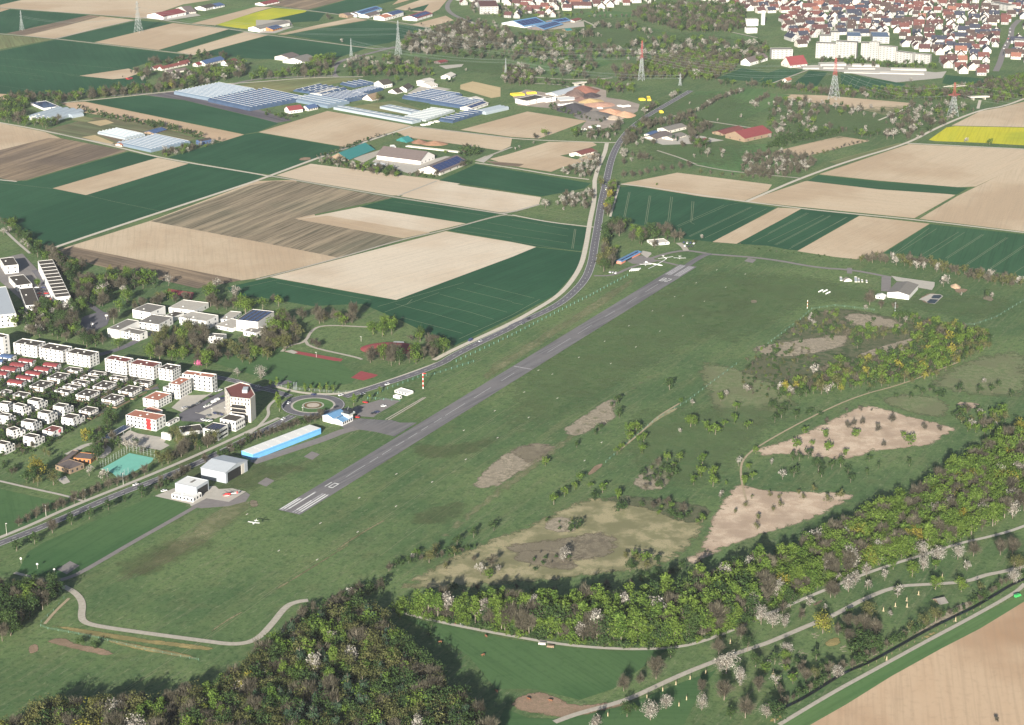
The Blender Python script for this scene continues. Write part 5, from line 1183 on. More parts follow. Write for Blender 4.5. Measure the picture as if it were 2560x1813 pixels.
aprt('N', '978,425 950,440 1032,438', 170, 'tallest left end of the right far apartment slab', 3, 10)
aprt('N', '1060,418 1034,426 1130,432', 190, 'high second part of the right far apartment slab', 3, 10)
aprt('N', '1155,458 1132,468 1303,482', 152, 'third stepped part of the right far apartment slab', 5, 8)
aprt('O', '30,515 2,526 165,546', 112, 'fourth stepped part of the right far apartment slab', 5, 6)
aprt('O', '190,538 167,548 350,562', 92, 'lowest right end of the right far apartment slab', 5, 5)
aprt('N', '1100,325 1068,375 1195,360', 68, 'white block with solar roof behind the right far slab', 3, 3, SOLAR)
aprt('03', '55,430 35,445 220,440', 85, 'isolated white apartment block at the left side of the town', 5, 5)
aprt('02', '2010,20 2015,50 2200,40', 60, 'large red-roofed block group at the top of the town', 5, 4, MAROON) if 0 else None
aprt('01', '2010,5 2005,60 2160,50', 68, 'large white block with red roofs at the top middle', 5, 4, RC['red'])
aprt('O', '980,10 965,25 1130,60', 60, 'white block at the top right of the town', 5, 4)
aprt('O', '1225,395 1205,412 1330,415', 60, 'flat-roofed white block at the right photo edge', 4, 3)
for s, h in (('460,560 470,575 700,570', 30), ('760,570 755,580 1000,585', 25), ('720,600 715,612 960,612', 16), ('1105,605 1100,615 1420,622', 22), ('320,590 312,608 455,605', 22), ('690,635 680,645 1000,655', 14), ('1010,640 1000,650 1400,660', 18), ('500,590 495,605 680,605', 18)):
    (a_, b_, c_) = nums(s)
    r, _x = flat('03', s, h * .7, None, 'house', TW, CONC, 0, 0, 1, name='low_flat_building', vents=0, win=False, ph=('low white flat-roofed building', 'buildings below the slabs', ''), group='low flat buildings at the foot of the slabs')
    BLK.append((_x[0].x, _x[0].y, 20 ** 2))
r, _x = hall('03', '145,560 200,585 335,565', 25, 'red-roofed farmhouse row with dormers below the isolated block', WH2, REDROOF, rise=.9)
BLK.append((_x[0].x, _x[0].y, 26 ** 2))
for p in dens(P('03', '2060,600 2110,450 2180,330 2180,250 2250,180'), 8, False): BLK.append((p.x, p.y, 13 ** 2))
MX = [('dark brown', 6), ('red', 2), ('slate blue', 3.5), ('orange-red', .8), ('wine red', 3.5)]
MX2 = [('dark brown', 4), ('red', 4), ('slate blue', 2), ('orange-red', 2), ('wine red', 4)]
town('03', '140,190 160,340 330,440 450,380 640,340 830,320 1050,380 1200,430 1500,500 1620,640 1960,680 2060,560 2100,300 2240,180 2400,170 2400,120 900,130 150,130', 19, 25, .15, 'in the lower town', MX)
town('03', '-620,-20 -300,90 0,130 130,130 2400,115 2400,-60 -620,-60', 20, 25, .1, 'in the top town centre', MX2)
town('03', '2230,230 2420,200 2420,560 2140,550 2130,430', 21, 26, .2, 'right of the town street', MX)
town('02', '-60,180 60,160 430,150 480,100 800,80 960,50 1280,40 1280,-60 -60,-60', 21, 27, -.25, 'in the left town quarter', MX)
town('01', '1830,110 1990,70 2160,80 2290,180 2293,-60 1830,-60', 21, 27, .5, 'at the upper left end of the town', [('slate blue', 4), ('dark brown', 4), ('red', 1)])
nmi = {}
TOWN.sort(key=lambda t: t[2])
keepn, extra = TOWN[:296], TOWN[296:]
xb = MB(); xm = []
for (e, x, y, cn, where) in extra:
    M_ = Matrix.Translation(e.location) @ Matrix.Rotation(e.rotation_euler.z, 4, 'Z') @ Matrix.Scale(e.scale.x, 4)
    for ch in [c for c in e.children_recursive]:
        for mt in ch.data.materials:
            if mt not in xm: xm.append(mt)
        b_ = len(xb.v); xb.v += [tuple(M_ @ v_.co) for v_ in ch.data.vertices]
        for p in ch.data.polygons: xb.f.append(tuple(b_ + i for i in p.vertices)); xb.m.append(xm.index(ch.data.materials[p.material_index]))
        bpy.data.objects.remove(ch)
    bpy.data.objects.remove(e)
if extra: tag(xb.obj('town_house_crowd', xm), 'further gabled houses crowding the far top of the town', 'houses', None, 'stuff')
for i, (e, x, y, cn, where) in enumerate(keepn):
    row = int((y - 2000) // 60); nmi.setdefault((where, row, cn), []).append(e)
rows = {}
for (where, row, cn) in nmi: rows.setdefault(where, set()).add(row)
for (where, row, cn), es in nmi.items():
    es.sort(key=lambda e: e.location.x / e.location.y); rr = sorted(rows[where]).index(row) + 1
    for i, e in enumerate(es):
        e['label'] = '%s gabled house %s, %s row, %s from left' % (cn.replace(' ', '-') + '-roofed', where, ordn(rr), ordn(i + 1))
print('TOWN', len(TOWN))
DULLRED = flatmat('faded_red_steel', (.32, .07, .07), .7)
# pylons and cables
def pylon(v, bx, by, ty, lab, red=False, arms=((.62, .17), (.76, .14), (.90, .10)), w=.13, ang=0.5, mat=None):
    c = gz(S(v, bx, by)); H = zat(c.y, S(v, bx, ty)[1]); r = empty('electricity_pylon', c, ang, lab, 'pylon')
    mat = mat or STEEL; lw = MB(); up = MB(); t = max(.10, H * .0026) * (1 if c.y < 2000 else 1.35)
    def wd(z): return w * H * .5 * ((1 - z) ** 1.6 * .86 + .14)
    lv = [0, .14, .27, .38, .48, .57, .65, .72, .79, .86, .93, 1.0]
    for i in range(len(lv) - 1):
        a, b = lv[i], lv[i + 1]; mb = up if a > .5 else lw
        pa = [(sx * wd(a), sy * wd(a), a * H) for sx, sy in ((-1, -1), (1, -1), (1, 1), (-1, 1))]; pb = [(sx * wd(b), sy * wd(b), b * H) for sx, sy in ((-1, -1), (1, -1), (1, 1), (-1, 1))]
        for k in range(4):
            q = (k + 1) % 4; tt = t * (.62 if a > .5 else 1); mb.bar(pa[k], pb[k], tt * 1.4); mb.bar(pa[k], pb[q], tt); mb.bar(pa[q], pb[k], tt); mb.bar(pb[k], pb[q], tt)
    lw.obj('lower_frame', mat, r); up.obj('upper_frame', DULLRED if red else mat, r)
    tips = []
    for j, (z, l) in enumerate(arms):
        mb = MB(); z0 = z * H
        for s_ in (-1, 1):
            tip = (s_ * l * H * 1.25, 0, z0 + .01 * H); tips.append(Vector(tip))
            for sy in (-1, 1): mb.bar((s_ * wd(z), sy * wd(z), z0), tip, t * 1.2); mb.bar((s_ * wd(z + .05), sy * wd(z + .05), z0 + .05 * H), tip, t)
            for q in (.33, .66): mb.bar((s_ * (wd(z) + (l * H - wd(z)) * q), 0, z0), (s_ * (wd(z) + (l * H - wd(z)) * q), 0, z0 + .05 * H * (1 - q)), t)
        mb.obj('cross_arm', (WH2 if j % 2 else DULLRED) if red else mat, r)
    r['_tips'] = 0
    M = Matrix.Translation(c) @ Matrix.Rotation(ang, 4, 'Z'); del r['_tips']
    return [M @ q for q in tips]
A3 = ((.60, .20), (.76, .15), (.90, .11))
p1 = pylon('02', 1158, 722, 365, 'tall red and white tipped pylon over the orchards in the centre', True, ((.56, .10), (.68, .12), (.80, .08)), .13, 1.1)
p2 = pylon('03', 590, 888, 520, 'red and white tipped pylon in front of the white slabs', True, ((.62, .12), (.78, .10), (.90, .08)), .22, 1.0)
p3 = pylon('03', 1655, 1038, 740, 'red and white armed pylon beside the farm road at the right', True, ((.62, .16), (.88, .30)), .26, .2)
p4 = pylon('00', 1242, 288, 12, 'large grey lattice pylon at the top left crop edge', False, ((.58, .10), (.76, .13), (.90, .09)), .22, 1.2)
p5 = pylon('00', 197, 272, 95, 'slender grey lattice pylon at the far left', False, ((.7, .10), (.85, .08)), .18, 1.2)
p6 = pylon('01', 1275, 492, 185, 'grey lattice pylon between orchard and far farms', False, ((.6, .07), (.75, .09), (.88, .06)), .16, 1.2)
p7 = pylon('01', 853, 505, 345, 'small thin grey pylon left of the orchard', False, ((.72, .09), (.88, .07)), .14, 1.2)
p8 = pylon('01', 2237, 692, 520, 'thin grey pylon at the meadow behind the nursery', False, ((.75, .09), (.9, .07)), .14, 1.2)
p9 = pylon('02', 1505, 768, 660, 'small dark grey pylon at the road belt', False, ((.6, .2), (.85, .15)), .2, .6)
pylon('13', 1137, 1170, 1085, 'slim pale pole mast below the white glider hangar', False, ((.9, .1),), .06, .4)
CABLE = flatmat('power_cable', (.20, .24, .22), .5, .05)
def cable(a, b, sag, lab):
    pts = [a.lerp(b, i / 16) - Vector((0, 0, sag * 4 * (i / 16) * (1 - i / 16))) for i in range(17)]
    c = (a + b) / 2; o = MB().tube([p - c for p in pts], [.10] * 17, 3).obj('power_cable', CABLE); o.location = c; tag(o, lab, 'cable', 'power cables strung between the pylons')
CL = 'thin power cable sagging between the pylons over the orchards'
off = Vector((-1300, 150, 0))
for A, B in ((p6, p1), (p1, p2), (p2, p3)):
    for i in range(min(len(A), len(B))): cable(A[i], B[i], 14, CL)
for A in (p3,):
    for i in range(len(A)): cable(A[i], A[i] + Vector((420, -260, 0)), 8, CL)
for A, B in ((p5, p4), (p4, p6)):
    for i in range(min(len(A), len(B)) - 2): cable(A[i], B[i], 12, CL)
for A, B in ((p7, p8), (p8, p9)):
    for i in range(min(len(A), len(B))): cable(A[i], B[i], 7, CL)
# ---------------------------------------------------------------- aircraft
def loft(mb, secs, n=8, m=0):
    b = len(mb.v)
    for (x, ry, rz, zc) in secs:
        for j in range(n):
            t = 2 * math.pi * j / n; mb.v.append((x, ry * math.cos(t), zc + rz * math.sin(t)))
    for i in range(len(secs) - 1):
        for j in range(n):
            q = (j + 1) % n; mb.f.append((b + i * n + j, b + i * n + q, b + (i + 1) * n + q, b + (i + 1) * n + j)); mb.m.append(m)
    mb.f.append(tuple(b + j for j in range(n))); mb.m.append(m); mb.f.append(tuple(b + (len(secs) - 1) * n + j for j in reversed(range(n)))); mb.m.append(m)
    return mb
def wing(span, c0, c1, x, z, dih=.02, th=.12):
    mb = MB()
    for s_ in (-1, 1):
        y = s_ * span / 2; zt = z + abs(y) * dih * 2
        vs = [(x + c0 / 2, 0, z), (x - c0 / 2, 0, z), (x - c1 / 2, y, zt), (x + c1 / 2, y, zt)]
        mb.add([(a, b, c + th / 2) for a, b, c in vs] + [(a, b, c - th / 2) for a, b, c in vs], [(0, 1, 2, 3) if s_ < 0 else (3, 2, 1, 0), (4, 7, 6, 5) if s_ < 0 else (5, 6, 7, 4), (0, 3, 7, 4), (1, 5, 6, 2), (3, 2, 6, 7)])
    return mb
ACW = flatmat('aircraft_white', (.82, .82, .80), .35, .02, .3, .5)
def glider(v, w1, w2, nose, lab, span=None, powered=False, z=0, name='glider'):
    a, b = gz(S(v, *w1), 1), gz(S(v, *w2), 1); c = (a + b) / 2; d = (b - a); sp = d.length; y = d.normalized(); x = Vector((y.y, -y.x, 0))
    nv = gz(S(v, *nose)) - c
    if nv.dot(x) < 0: x = -x
    ang = math.atan2(x.y, x.x); r = empty(name, (c.x, c.y, z), ang, lab, 'aircraft')
    L_ = sp * (.45 if not powered else .72); f = L_ / 7
    bd = MB(); loft(bd, [(-4.6 * f, .12, .15, 1.1), (-2 * f, .2, .25, 1.05), (-.6 * f, .38 * (1.3 if powered else 1), .5 * (1.3 if powered else 1), 1.0), (.8 * f, .42 * (1.3 if powered else 1), .55 * (1.3 if powered else 1), 1.0), (1.8 * f, .32, .4, .95), (2.4 * f, .08, .1, .9)]); bd.obj('fuselage', ACW, r)
    wing(sp, 1.4 if powered else .95, 1.1 if powered else .45, .2 * f, 1.3 if not powered else 1.5, .015).obj('wing', ACW, r)
    wing(3.2, .7, .45, -4.4 * f, 1.25 if powered else 2.3, 0).obj('tailplane', ACW, r)
    MB().add([(-4.8 * f, .07, 1.1), (-3.9 * f, .07, 1.2), (-4.3 * f, .07, 2.5), (-4.9 * f, .07, 2.5), (-4.8 * f, -.07, 1.1), (-3.9 * f, -.07, 1.2), (-4.3 * f, -.07, 2.5), (-4.9 * f, -.07, 2.5)], [(0, 1, 2, 3), (7, 6, 5, 4), (0, 4, 5, 1), (1, 5, 6, 2), (2, 6, 7, 3), (3, 7, 4, 0)]).obj('fin', ACW, r)
    cp = MB(); loft(cp, [(.2 * f, .1, .1, 1.4), (.7 * f, .3, .3, 1.4), (1.3 * f, .28, .26, 1.35), (1.8 * f, .08, .08, 1.2)], 6); cp.obj('canopy', GLASS, r)
    if powered:
        for s_ in (-1, 1): MB().tube([(.3, s_ * 1.0, .9), (.3, s_ * 1.1, .25)], [.05, .05], 4).tube([(.3, s_ * 1.02, .25), (.3, s_ * 1.2, .25)], [.25, .25], 8).obj('wheel', BLACKM, r)
        MB().box(2.42 * f, 2.46 * f, -.85, .85, .82, .98).obj('propeller', BLACKM, r)
    else: MB().tube([(.2, -.08, .3), (.2, .08, .3)], [.28, .28], 8).obj('wheel', BLACKM, r)
    return r
glider('G', (1350, 472), (1658, 430), (1545, 490), 'white glider parked uppermost left on the grass by the taxiway')
glider('G', (1145, 688), (1515, 485), (1530, 585), 'largest white glider with long diagonal wing beside the runway end')
glider('G', (1670, 455), (1925, 460), (1800, 485), 'white glider standing rightmost near the runway end')
glider('G', (975, 590), (1215, 590), (1100, 640), 'small white aircraft parked by the row of white trailers', powered=True)
glider('M', (983, 665), (1100, 680), (1015, 700), 'white light aircraft flying low over the grass with its shadow', powered=True, z=5.2, name='light_aircraft')
for i in range(5):
    c = gz(S('G', 800 + i * 42, 715 - i * 3)); r = empty('glider_trailer', c, RWANG + .1, 'long white glider trailer parked in the close row near the salmon hangar', 'trailer', 'glider trailers in the close row')
    mb = MB(); loft(mb, [(-4.5, .35, .4, 1.0), (-3.5, .6, .6, 1.1), (2.5, .75, .75, 1.2), (4, .5, .55, 1.0), (4.4, .1, .1, .7)]); mb.obj('body', ACW, r)
    MB().tube([(0, -.8, .3), (0, .8, .3)], [.3, .3], 8).obj('wheel', BLACKM, r)
for i, (x, y) in enumerate(((25, 500), (75, 535), (-55, 500))):
    c = gz(S('J', x, y)); r = empty('glider_trailer', c, .9, 'white glider trailer on the gliding field lawn', 'trailer', 'glider trailers on the lawn')
    mb = MB(); loft(mb, [(-4.5, .35, .4, 1.0), (-3.5, .6, .6, 1.1), (2.5, .75, .75, 1.2), (4, .5, .55, 1.0), (4.4, .1, .1, .7)]); mb.obj('body', ACW, r)
    MB().tube([(0, -.8, .3), (0, .8, .3)], [.3, .3], 8).obj('wheel', BLACKM, r)
# helicopter
c = gz(S('D', 640, 1440)); r = empty('rescue_helicopter', c, math.radians(-172) + .25, 'red and white rescue helicopter parked on the concrete pad', 'helicopter')
r.rotation_euler = (0, 0, math.radians(190))
mb = MB(); loft(mb, [(3.4, .1, .1, 1.2), (2.9, .65, .6, 1.3), (1.8, .9, .95, 1.5), (0, .95, 1.05, 1.6), (-1.5, .7, .85, 1.8), (-2.4, .3, .4, 2.1)], 10); mb.obj('fuselage', REDM, r)
mb = MB(); loft(mb, [(3.0, .3, .2, .9), (1.8, .8, .45, .95), (0, .85, .45, .95), (-1.2, .6, .35, 1.1)], 10); mb.obj('belly', ACW, r)
mb = MB(); loft(mb, [(3.1, .4, .3, 1.5), (2.4, .75, .5, 1.75), (1.5, .8, .5, 1.95)], 8); mb.obj('windscreen', GLASS, r)
mb = MB(); loft(mb, [(-1.8, .28, .32, 2.1), (-4.5, .2, .24, 2.2), (-6.6, .15, .2, 2.3)], 8); mb.obj('tail_boom', ACW, r)
mb = MB().tube([(-6.6, -.12, 2.5), (-6.6, .12, 2.5)], [.75, .75], 14); mb.obj('tail_fan', REDM, r)
MB().add([(-6.2, .08, 2.4), (-7.0, .08, 2.4), (-7.3, .08, 3.9), (-6.9, .08, 3.9), (-6.2, -.08, 2.4), (-7.0, -.08, 2.4), (-7.3, -.08, 3.9), (-6.9, -.08, 3.9)], [(0, 1, 2, 3), (7, 6, 5, 4), (0, 4, 5, 1), (1, 5, 6, 2), (2, 6, 7, 3), (3, 7, 4, 0)]).obj('fin', BLACKM, r)
MB().tube([(-.3, 0, 2.5), (-.3, 0, 3.2)], [.25, .12], 8).obj('rotor_mast', BLACKM, r)
for k in range(4):
    o = MB().box(.3, 5.1, -.15, .15, -.03, .03).obj('rotor_blade', BLACKM, r); o.location = (-.3, 0, 3.2); o.rotation_euler = (0, .02, .5 + k * math.pi / 2)
for s_ in (-1, 1):
    mb = MB().tube([(2.2, s_ * 1.1, .25), (1.8, s_ * 1.1, .08), (-1.6, s_ * 1.1, .08)], [.06, .06, .06], 5)
    for x in (1.2, -.8): mb.bar((x, s_ * 1.1, .08), (x, s_ * .6, .8), .08)
    mb.obj('skid', BLACKM, r)
# ---------------------------------------------------------------- vehicles
CARM = {}
def carproto(col, van=False):
    k = (col, van)
    if k not in CARM:
        m = flatmat('car_paint_%d_%d_%d' % tuple(int(q * 99) for q in col), col, .3, .03, .3, .5)
        b = MB(); h = 1.0 if not van else 1.2
        prof = [(-2.2, .35), (-2.15, .85), (-1.9, .95), (2.0, .9), (2.2, .7), (2.2, .35)] if not van else [(-2.5, .4), (-2.5, 2.1), (1.6, 2.1), (2.3, 1.2), (2.5, 1.0), (2.5, .4)]
        n = len(prof); b.add([(x, -.88, z) for x, z in prof] + [(x, .88, z) for x, z in prof], [tuple(range(n)), tuple(reversed(range(n, 2 * n)))] + [(i, n + i, n + (i + 1) % n, (i + 1) % n) for i in range(n)])
        cab = MB(); pc = [(-1.75, .92), (-1.3, 1.42), (.35, 1.45), (1.1, .9)] if not van else [(1.45, 1.35), (1.55, 2.0), (1.75, 1.95), (2.35, 1.25)]
        n = len(pc); cab.add([(x, -.76, z) for x, z in pc] + [(x, .76, z) for x, z in pc], [tuple(range(n)), tuple(reversed(range(n, 2 * n)))] + [(i, n + i, n + (i + 1) % n, (i + 1) % n) for i in range(n)])
        rf = MB().box(-1.25, .3, -.7, .7, 1.44, 1.5)
        CARM[k] = (b.mesh('body', m), cab.mesh('cabin', GLASS), None if van else rf.mesh('roof', m))
    return CARM[k]
WHL = MB().tube([(0, -.1, .33), (0, .1, .33)], [.33, .33], 10).mesh('wheel', BLACKM)
COL = {'white': (.75, .75, .75), 'black': (.02, .02, .025), 'red': (.5, .03, .03), 'silver': (.42, .43, .45), 'dark blue': (.03, .04, .12), 'grey': (.16, .17, .18), 'green': (.05, .35, .10)}
def car(v, x, y, ang, col, where, van=False, group=None):
    c = gz(S(v, x, y)); bm, cm, rm = carproto(COL[col], van); nm = 'van' if van else 'car'
    e = empty('parked_' + nm, (c.x, c.y, .36), ang, '%s %s %s' % (col, nm, where), nm, group)
    meshobj('body', bm, e); meshobj('cabin', cm, e)
    if rm: meshobj('roof', rm, e)
    for sx in (-1.35, 1.35):
        for sy in (-.82, .82):
            o = meshobj('wheel', WHL, e); o.location = (sx, sy, 0)
    return e
def tang(pts, p):
    i = min(range(len(pts) - 1), key=lambda i: (pts[i] - p).length); d = pts[i + 1] - pts[i]; return math.atan2(d.y, d.x)
def rcar(v, x, y, col, where, pts, van=False):
    e = car(v, x, y, tang(pts, gz(S(v, x, y))), col, where, van); e.location.z = .38 if True else 0; e.name = 'driving_' + ('van' if van else 'car'); return e
rcar('K', 1545, 190, 'white', 'driving on the main road right of the roundabout', main)
rcar('K', 1040, 388, 'silver', 'nearest the roundabout on the main road verge side', main)
rcar('K', 30, 400, 'dark blue', 'entering the roundabout at its top', nw)
rcar('21', 293, 372, 'white', 'in the left lane of the roundabout', nw).rotation_euler.z = 1.2
rcar('K', 490, 655, 'black', 'in the lower right lane of the roundabout', main).rotation_euler.z = .9
rcar('K', 590, 412, 'white', 'leaving the roundabout to the right', main)
rcar('12', 145, 1240, 'black', 'on the main road at the sharp left side', main)
rcar('12', 97, 1285, 'grey', 'behind the black car on the main road curve', main)
rcar('11', 2010, 1440, 'silver', 'on the main road near the track junction', main)
rcar('11', 1920, 1435, 'dark blue', 'waiting at the farm track junction', main, True)
rcar('12', 845, 80, 'white', 'on the upper main road between the tree rows', main, True)
rcar('20', 2068, 768, 'white', 'on the road above the grey hangar', sw)
rcar('21', 245, 515, 'white', 'on the lower roundabout arm', sw)
rcar('21', 20, 222, 'silver', 'in the shade of the office tower', nw)
rcar('20', 1215, 1105, 'white', 'half hidden behind the round bushes on the road', sw).name = 'driving_car'
rcar('12', 742, 728, 'black', 'beside the road near the bare tree clump', main)
car('K', 1090, 560, 2.6, 'red', 'parked alone on the airfield parking lot'); car('K', 1465, 635, .3, 'white', 'parked in the middle of the airfield parking lot')
car('K', 1260, 785, .5, 'black', 'at the lower edge of the airfield parking lot'); car('K', 1320, 760, .5, 'dark blue', 'beside the black car at the parking lot edge')
car('K', 920, 862, 2.8, 'red', 'parked beside the control tower'); car('20', 1470, 1160, .6, 'white', 'on the concrete left of the helicopter hangar')
for i, (x, y, cl) in enumerate(((1250, 1010, 'black'), (1320, 975, 'black'), (1395, 940, 'grey'), (1460, 900, 'black'), (1620, 810, 'black'), (1150, 1010, 'silver'))):
    o = car('C', x, y, .95, cl, 'x'); pend(o, ('dark parked car' if cl != 'silver' else 'silver parked car', 'cars along the estate car park kerb', 'at the estate car park'), 'cars along the estate car park kerb')
for i, (x, y, cl, vn) in enumerate(((1540, 990, 'white', 0), (1600, 970, 'white', 0), (1680, 915, 'white', 1), (1740, 880, 'white', 1), (1810, 850, 'dark blue', 0), (1790, 700, 'white', 0), (1740, 715, 'silver', 0), (1910, 1005, 'silver', 0))):
    o = car('C', x, y, .95, cl, 'x', bool(vn)); pend(o, ('parked %s %s' % (cl, 'van' if vn else 'car'), 'vehicles beside the office tower', 'beside the office tower'), 'vehicles beside the office tower')
for i, (x, y, cl) in enumerate(((1690, 1110, 'dark blue'), (1750, 1120, 'black'), (1810, 1135, 'dark blue'), (1480, 1230, 'white'), (1530, 1240, 'white'), (1580, 1245, 'white'), (1620, 1235, 'silver'), (1580, 1155, 'grey'))):
    o = car('C', x, y, 2.2, cl, 'x'); pend(o, ('parked %s car' % cl, 'cars behind the two white offices', 'behind the two white offices'), 'cars behind the white offices')
for i, (x, y, cl) in enumerate(((1540, 555, 'dark blue'), (1570, 560, 'white'), (1600, 560, 'dark blue'), (1630, 565, 'white'), (1550, 585, 'white'), (1580, 592, 'black'), (1610, 590, 'black'))):
    o = car('12', x, y, 1.3, cl, 'x'); pend(o, ('parked %s car' % cl, 'cars at the glider club car park', 'at the glider club car park'), 'cars at the glider club')
for i, (x, y, cl) in enumerate(((880, 822, 'white'), (905, 824, 'silver'), (930, 828, 'white'))):
    o = car('12', x, y, 1.3, cl, 'x'); pend(o, ('%s car' % cl, 'cars parked at the bare tree clump', 'at the bare tree clump'), 'cars at the bare clump')
for i in range(11):
    o = car('10', 330 + 12 * (i % 6) + (60 if i > 5 else 0), 960 + 26 * (i % 6), .3, rnd.choice(('white', 'silver', 'dark blue', 'red', 'black')), 'x'); pend(o, ('parked car in shade', 'cars between the left house columns', ''), 'cars between the left house columns')
for i in range(9):
    o = car('03', 2100 + 8 * i + rnd.uniform(-4, 12), 500 - 30 * i, 1.4, rnd.choice(('white', 'silver', 'dark blue', 'red')), 'x'); pend(o, ('tiny parked car', 'cars along the far town street', ''), 'cars along the far town street')
e = car('33', 2235, 480, .6, 'green', 'on the grass strip beside the big field', True); e.name = 'farm_tractor'; e['label'] = 'green farm tractor on the grass strip beside the big field'; e['category'] = 'tractor'
for x, y, cl in ((32, 1165, 'black'),): pass
for x, y, w_ in ((270, 905, 1), (345, 930, 0)):
    c = gz(S('32', x, y)); r = empty('hay_wagon', c, -.2, 'white covered wagon on the meadow below the footpath' if w_ else 'small brown wagon beside the white covered wagon', 'wagon')
    MB().box(-2.2, 2.2, -.9, .9, .5, 1.6).obj('body', WH2 if w_ else WOOD, r)
    for sx in (-1.5, 1.5): MB().tube([(sx, -1.1, .4), (sx, 1.1, .4)], [.4, .4], 8).obj('wheel', BLACKM, r)
# ---------------------------------------------------------------- poles, mast, boards, fences
c = gz(S('21', 1497, 237)); r = empty('striped_mast', c, 0, 'tall red and white striped windsock mast beside the road', 'mast')
for k in range(7): MB().tube([(0, 0, 1.9 * k), (0, 0, 1.9 * (k + 1) - .01)], [.36, .36], 8).obj('mast_band', REDM if k % 2 else WH, r)
MB().tube([(0, 0, 13.2), (0, 0, 13.6)], [.5, .5], 8).tube([(.3, 0, 13.3), (2.6, .6, 13.1)], [.45, .2], 8).obj('windsock', REDM, r)
c = gz(S('13', 352, 1140)); r = empty('striped_mast', c, 0, 'short red and white mast at the fence corner of the gliding field', 'mast')
for k in range(5): MB().tube([(0, 0, 1.6 * k), (0, 0, 1.6 * (k + 1) - .01)], [.3, .3], 6).obj('mast_band', ORM if k % 2 else WH, r)
BD = MB().box(-1.1, 1.1, -.25, .25, .10, .3).mesh('marker_board', WH2)
for s in ('21 925,1215|21 578,1442|21 912,1520|21 1255,1290|21 1258,1001|21 1578,1073|21 1880,870|21 2140,435|21 2165,677|21 1862,611|21 1985,1180|31 205,62|31 548,142|22 150,495|22 408,322|22 110,268|22 362,107|22 238,72|22 885,12|22 803,718|22 650,882|12 1110,1487|12 830,1436|12 600,1580|12 1048,1297|12 1325,1345|12 1258,1164|12 1457,1036|12 1724,1078|12 1530,1208|12 1915,952|12 1650,912|12 1835,797|12 2090,833|30 1108,290|20 2213,1362').split('|') if 0 else [('21', '925,1215 578,1442 912,1520 1255,1290 1258,1001 1578,1073 1880,870 2140,435 2165,677 1862,611'), ('31', '205,62 548,142'), ('22', '150,495 408,322 110,268 362,107 238,72 885,12 803,718 650,882'), ('12', '1110,1487 830,1436 600,1580 1048,1297 1325,1345 1258,1164 1457,1036 1724,1078 1530,1208 1915,952 1650,912 1835,797 2090,833'), ('20', '2213,1362')]:
    for x, y in nums(s[1]):
        o = meshobj('marker_board', BD); o.location = gz(S(s[0], x, y)); o.rotation_euler = (0, 0, RWANG); o['category'] = 'marker board'
        pend(o, ('low white marker board on the grass', 'marker boards', ''), 'white marker boards on the grass')
def lamp(v, x, y, ty, lab, name='street_lamp', grp=None):
    c = gz(S(v, x, y)); H = max(3, zat(c.y, S(v, x, ty)[1])); r = empty(name, c, rnd.uniform(0, 3), lab, 'lamp', grp)
    MB().tube([(0, 0, 0), (0, 0, H)], [.13, .09], 6).obj('pole', WH2, r); MB().box(-.3, .9, -.2, .2, H, H + .2).obj('lamp_head', WH, r); return r
for i, (v, x, y, ty) in enumerate((('20', 60, 1545, 1445), ('20', 413, 1380, 1285), ('20', 762, 1238, 1145), ('20', 1105, 1100, 995), ('11', 541, 1580, 1535), ('11', 942, 1435, 1395), ('21', 420, 437, 420), ('C', 1650, 1110, 1010), ('10', 820, 1310, 1265), ('10', 955, 1240, 1210))):
    o = lamp(v, x, y, ty, None); pend(o, ('pale lamp pole', 'pale lamp poles in the left half', ''), 'pale lamp poles')
for i, (x, y) in enumerate(((190, 175), (336, 225), (487, 272))):
    c = gz(S('30', x, y)); r = empty('approach_light', c, 0, None, 'light mast'); pend(r, ('round white disc on a short pole', 'white discs', ''), 'round white discs on poles')
    MB().tube([(0, 0, 0), (0, 0, 3.2)], [.08, .08], 5).obj('pole', WH2, r); MB().tube([(0, -.1, 3.6), (0, .1, 3.6)], [.7, .7], 12).obj('disc', WH, r)
def fence(v, s, sp, h, lab, mat=STEEL, mesh=True, pt=.09):
    pts = P(v, s); c = pts[len(pts) // 2].copy(); r = empty('fence', c, 0, lab, 'fence'); dn = dens(pts, sp, False)
    while len(dn) > 98: dn = dn[::2] if len(dn) > 190 else dens(pts, sp * len(dn) / 95, False); 
    pm = MB().box(-pt, pt, -pt, pt, 0, h).mesh('post', mat)
    for p in dn:
        o = meshobj('post', pm, r); o.location = p - c
    if mesh:
        mb = MB()
        for i in range(len(dn) - 1):
            for z in (h * .33, h * .66, h * .97): mb.bar(dn[i] - c + Vector((0, 0, z)), dn[i + 1] - c + Vector((0, 0, z)), .05)
        mb.obj('wire', mat, r)
    return r
GRP = flatmat('green_post', (.10, .22, .17), .7, .1)
fence('12', '1035,850 700,1030 380,1190 0,1385 -500,1620', 7, 2.2, 'long green post fence between the main road and runway', GRP, pt=.18)
fence('21', '1950,0 1600,110 1450,140 1180,240 1000,330 1290,350', 6, 2.0, 'lower stretch of the green post fence beside the parking lot', GRP, pt=.14)
fence('22', '2010,20 1850,140 1560,360 1300,510 1130,640 950,800 840,900', 8, 1.8, 'pale green mesh fence along the scrub edge', LATGREEN, pt=.10)
fence('13', '0,1460 120,1370 290,1240 390,1150 600,1120 950,1160', 8, 1.8, 'pale green mesh fence in front of the upper scrubland', LATGREEN, pt=.10)
fence('13', '1700,1290 1850,1290 2050,1220 2293,1070 2450,960', 8, 1.8, 'pale green mesh fence at the right end of the gliding field', LATGREEN, pt=.10)
fence('30', '575,490 480,600 370,700 365,740 430,765 800,830 1300,950 1780,1045', 6, 1.5, 'light green wire fence around the lower airfield corner', LATGREEN, pt=.08)
